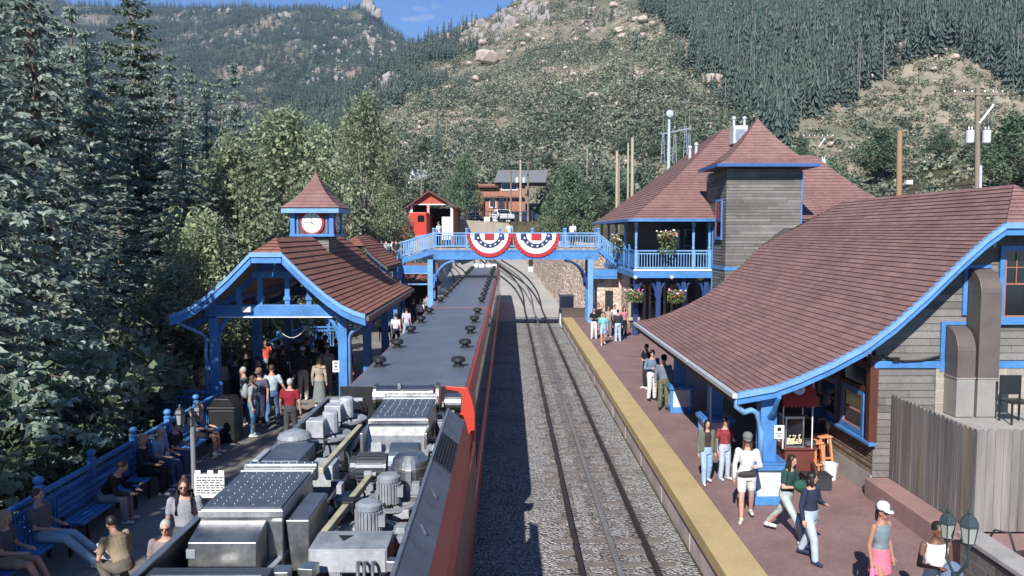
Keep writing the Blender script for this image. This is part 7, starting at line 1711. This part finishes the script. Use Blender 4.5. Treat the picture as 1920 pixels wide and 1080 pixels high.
m = MB(); m.prism([(xa, y, z0), (xa + 1.6, y, z0), (xa + 1.6, y, ze), (xa + .8, y, zp), (xa, y, ze)], (0, 6, 0)); m.bx(xa + 1.6, xb_, y + .5, y + 6, z0, ze); m.build('wall', PG, t)
m = MB(); m.prism([(xa + 1.4, y + .3, ze), (xa + 1.4, y + 3, zp), (xa + 1.4, y + 6, ze)], (xb_ - xa - 1, 0, 0))
for s in (0, 1): m.prism([(xa - .2 + s * 1.0, y - .2, ze - .1 + s * (zp - ze)), (xa + .8 + s * 1.0, y - .2, zp + .1 - s * (zp - ze + .2)), (xa + .8 + s, y - .2, zp - .05 - s * (zp - ze + .2)), (xa - .2 + s, y - .2, ze - .25 + s * (zp - ze))], (0, 6.4, 0))
m.build('roof', M('grey_house_roof', (.25, .28, .32), .8), t)
zq = aty(780, 345, y - 2).z; m = MB(); m.bx(xa - .3, xb_ + .3, y - 2.2, y, zq, zq + .3); m.build('porch_roof', WHITE, t)
for k in range(5): x = xa + (xb_ - xa) * k / 4; m = MB(); m.bx(x - .1, x + .1, y - 2.1, y - 1.9, z0, zq); m.build('porch_post', WHITE, t)
m = MB(); m.bx(xa - .3, xb_ + .3, y - 2.1, y - 2.0, z0, z0 + 1.1); m.build('porch_railing', WHITE, t)
window(t, xa + .8, y - .01, ze - 1.6, .7, 1.2, 'f', frame=WHITE)
y = 190; q = aty(757, 272, y); t = thing('house', 'tiny white gable house with a red peak high among the trees', 'house', (q.x, y, q.z - 3))
m = MB(); m.prism([(q.x - 1.0, y, q.z - 4), (q.x + 1.0, y, q.z - 4), (q.x + 1.0, y, q.z), (q.x, y, q.z + 1.0), (q.x - 1, y, q.z)], (0, 5, 0)); m.build('wall', WHITE, t)
m = MB()
for s in (-1, 1): m.prism([(q.x + s * 1.3, y - .3, q.z - .3), (q.x, y - .3, q.z + 1.25), (q.x, y - .3, q.z + 1.05), (q.x + s * 1.3, y - .3, q.z - .5)], (0, 5.6, 0))
m.build('roof', M('red_white_roof', (.6, .5, .5), .8), t)
m = MB(); m.prism([(q.x - .5, y - .02, q.z + .1), (q.x + .5, y - .02, q.z + .1), (q.x, y - .02, q.z + .75)], (0, .02, 0)); m.build('gable_panel', ORANGE, t)
# vehicles on the terrace
def vehicle(u, v, y, L, label, col, rz, cat='car', pickup=False):
    q = aty(u, v, y); t = thing('pickup_truck' if pickup else 'parked_car', label, cat, (q.x, y, 7.83), rz); w = .92
    m = MB(); side = [(-L / 2, .35), (L / 2 - .1, .35), (L / 2, .6), (L / 2 - .05, .85), (L * .22, 1.0), (L * .1, 1.55), (-L * .22 if not pickup else -L * .12, 1.6), (-L / 2 + .3 if not pickup else -L * .2, 1.05), (-L / 2, 1.0)]
    m.prism([(a, -w, b) for a, b in side], (0, 2 * w, 0)); m.build('body', col, t, world=False, bevel=.05)
    m = MB(); m.prism([(L * .2, -w + .08, 1.02), (L * .1, -w + .14, 1.5), (-L * .1, -w + .14, 1.53), (-L * .14, -w + .08, 1.05)], (0, -.1, 0)); m.prism([(L * .2, w - .08, 1.02), (L * .1, w - .14, 1.5), (-L * .1, w - .14, 1.53), (-L * .14, w - .08, 1.05)], (0, .1, 0)); m.build('window', GLASS, t, world=False)
    m = MB(); m.add([(L * .222, -w + .1, 1.03), (L * .222, w - .1, 1.03), (L * .108, w - .14, 1.52), (L * .108, -w + .14, 1.52)], [(0, 1, 2, 3)]); m.build('windscreen', GLASS, t, world=False)
    for sx in (-L * .32, L * .32):
        for sy in (-1, 1): m = MB(); m.lathe([(.2, 0), (.34, .01), (.34, .2), (.2, .21)], (sx, sy * w - (.1 if sy > 0 else .11), .34), (0, 1, 0), 16); m.build('wheel', BLACK, t, world=False)
    for sy in (-.6, .6): m = MB(); m.box((L / 2 - .02, sy, .72), (.06, .3, .14)); m.build('headlight', WHITE, t, world=False)
vehicle(941, 415, 104, 4.6, 'white pickup parked on the terrace above the left bunting', WHITE, radians(-70), 'truck', True)
vehicle(960, 407, 116, 4.4, 'dark car in the shade right behind the white pickup', M('dark_car_paint', (.03, .035, .05), .25, coat=.8), radians(170))
vehicle(885, 404, 120, 4.3, 'dark grey car beside the trunk of the round tree', M('grey_car_paint', (.08, .09, .1), .25, coat=.8), radians(-60))
vehicle(985, 412, 112, 4.5, 'dark blue car at the right end of the parking terrace', M('navy_car_paint', (.025, .035, .08), .25, coat=.8), radians(175))
# utility poles
POLE = M('grey_brown_pole_wood', (.22, .18, .14), .9, var=.3, vs=2, streak=.1); FRESH = M('fresh_cut_pole_wood', (.3, .19, .11), .85, var=.2, vs=2, streak=.1); LIGHTP = M('pale_pole_wood', (.4, .35, .26), .85, var=.2, streak=.1)
def transformer(t, x, y, z, s=1.0):
    m = MB(); m.lathe([(.22 * s, 0), (.25 * s, .05), (.25 * s, .75 * s), (.2 * s, .82 * s), (.02, .85 * s)], (x, y, z), n=14); o = m.build('transformer', M('pale_transformer_tank', (.55, .58, .6), .45), t)
    m = MB()
    for k in (-1, 1): m.lathe([(.04 * s, 0), (.06 * s, .05), (.03 * s, .2 * s), (.05 * s, .24 * s)], (x + k * .1 * s, y, z + .84 * s), n=8)
    m.build('insulator', GALV, o)
def pole(u, v0, v1, y, label, mat=None, r=.15, arms=0, tf=0, group=None, lean=0):
    a = aty(u, v1, y); zt = aty(u, v0, y).z; zg = gz(a.x, y) - .3; xt = aty(u + lean, v0, y).x
    t = thing('utility_pole', label, 'utility pole', (a.x, y, zg), 0, group); m = MB(); m.tube((a.x, y, zg), (xt, y, zt), r, r * .75, 12); m.build('pole_shaft', mat or POLE, t)
    for k in range(arms):
        zz = zt - .35 - k * .9; m = MB(); m.bar((xt - 1.4, y - .1, zz), (xt + 1.4, y - .1, zz), .1, .12); m.build('crossarm', POLE, t)
        m = MB()
        for dx in (-1.3, -.8, -.35, .35, .8, 1.3): m.lathe([(.03, 0), (.05, .06), (.03, .14), (.05, .18)], (xt + dx, y - .1, zz + .06), n=8)
        m.build('insulator_row', GALV, t)
    for k in range(tf): transformer(t, xt + (-.45, .45, 0)[k], y - .25, zt - 3.0 + .0 * k, .85)
    return t, xt, zt
t, x, z = pole(1843, 165, 352, 44, 'tall dark utility pole with two pale transformers and a crossarm behind the station roof', None, .17, 1, 2, lean=-10)
m = MB(); m.bar((x + .1, 43.9, z - 1.9), (x + .85, 43.9, z - .9), .07, .09); m.build('arm_brace', WHITE, t)
m = MB(); m.tube((x + .28, 43.8, 7.5), (x + .22, 43.8, z - 4.2), .08, None, 10); m.build('conduit', M('pale_conduit', (.5, .53, .58), .5), t)
m = MB(); m.tube((x + .3, 43.8, z - 5.5), (x + 1.6, 43.8, z - 8.5), .03, None, 6); m.build('guy_wire', GALV, t)
t, x, z = pole(1693, 245, 370, 36, 'short cut off fresh brown pole sticking up behind the station roof', FRESH, .15, lean=-6)
m = MB(); m.box((x + .38, 35.8, z - 2.3), (.28, .2, .18)); m.build('junction_box', WHITE, t)
t, x, z = pole(1534, 250, 300, 72, 'small utility pole with two white transformers behind the tower', None, .13, 1, 2)
m = MB(); m.bar((x + .05, 71.9, z - 1.2), (x + .6, 71.9, z - .4), .06, .08); m.build('arm_brace', WHITE, t)
pole(1157, 283, 395, 66, 'pale wooden pole, left of the group beside the big depot roof', LIGHTP, .14); pole(1161, 300, 390, 70, 'grey wooden pole standing right behind the pale one', POLE, .13)
pole(1178, 268, 375, 70, 'thin pole with a small pinkish box beside the big depot roof', LIGHTP, .1); pole(1186, 258, 368, 66, 'tall pale wooden pole nearest the big depot roof slope', LIGHTP, .16)
pole(976, 300, 410, 106, 'pole with pale upper part and transformers in front of the brick building', LIGHTP, .17, 1, 2); pole(958, 318, 405, 112, 'dark pole with three white insulators in front of the brick building', POLE, .14, 1, 0); pole(990, 308, 408, 108, 'dark pole right of the transformer pole at the brick building', POLE, .14); pole(790, 305, 370, 120, 'dark pole in front of the pale grey house', POLE, .13)
pole(1073, 290, 345, 140, 'leaning grey pole by the far trees', POLE, .14); pole(1101, 278, 320, 150, 'thin pale pole higher on the hill foot', LIGHTP, .12)
# mast with dish and substation frames
y = 100; q = aty(1254, 280, y); t = thing('antenna_mast', 'pale steel mast with a round drum dish on top behind the big roof', 'mast', (q.x, y, q.z)); zt = aty(1254, 222, y).z
m = MB(); m.tube((q.x, y, q.z - 2.5), (q.x, y, zt), .2, .17, 12); m.build('mast_shaft', M('pale_green_steel', (.42, .5, .5), .5), t); m = MB(); m.lathe([(.05, -.25), (.44, -.2), (.47, 0), (.42, .18), (.1, .25)], (q.x, y - .3, zt + .5), (0, -1, 0), 20); m.build('drum_dish', M('pale_green_steel', (.42, .5, .5), .5), t)
t = thing('substation_frame', 'grey steel lattice of the small substation beside the dish mast', 'substation', (q.x + 2, y, q.z))
for u in (1243, 1265, 1285, 1292):
    b = aty(u, 275, y + 1); zt_ = aty(u, 222 if u != 1285 else 205, y + 1).z; m = MB()
    for sx in (-.25, .25): m.bar((b.x + sx, y + 1, b.z - 2), (b.x + sx * .3, y + 1, zt_ - 2), .07)
    for k in range(6): zz = b.z - 1.5 + (zt_ - b.z) * k / 7; m.bar((b.x - .2, y + 1, zz), (b.x + .2, y + 1, zz + .5), .04)
    m.bar((b.x, y + 1, zt_ - 2), (b.x, y + 1, zt_ + 1.2), .03); m.build('lattice_leg', GALV, t)
a, b = aty(1240, 252, y + 1), aty(1295, 240, y + 1); m = MB(); m.bar(a, b, .12, .15)
for k in range(6): r_ = a.lerp(b, k / 5); m.lathe([(.05, 0), (.1, .1), (.05, .2), (.1, .3), (.04, .4)], r_, n=8)
m.build('crossbeam', GALV, t)
# overhead cables behind the station roof
m = MB()
for dz in (0, .25): m.pipe([V((12.5, 60, 9.2 + dz)).lerp(V((27, 44, 9.0 + dz)), k / 12) - V((0, 0, .5 * sin(pi * k / 12))) for k in range(13)], .025, 5)
tag(m.build('overhead_cable', BLACK), 'pair of dark cables sagging behind the station roof ridge', 'cable')
# small clouds
CL = bpy.data.materials.new('thin_cloud'); CL.use_nodes = True; n_ = CL.node_tree; n_.nodes.remove(n_.nodes['Principled BSDF']); vv = n_.nodes.new('ShaderNodeVolumePrincipled'); vv.inputs['Color'].default_value = (1, 1, 1, 1); vv.inputs['Density'].default_value = .004; n_.links.new(vv.outputs[0], n_.nodes['Material Output'].inputs['Volume'])
for u, v, w, h_ in ((795, 33, 60, 22), (790, 15, 40, 14), (820, 12, 30, 10), (768, 38, 34, 12)):
    q = aty(u, v, 5000); m = MB(); rn = random.Random(u)
    for k in range(4): m.ell((q.x + rn.uniform(-w, w), 5000 + rn.uniform(-20, 20), q.z + rn.uniform(-h_, h_) * .5), (w * rn.uniform(.5, 1), 50, h_ * rn.uniform(.4, .8)), 12, 8)
    o = m.build('cloud', CL, smooth=True); struct(o)
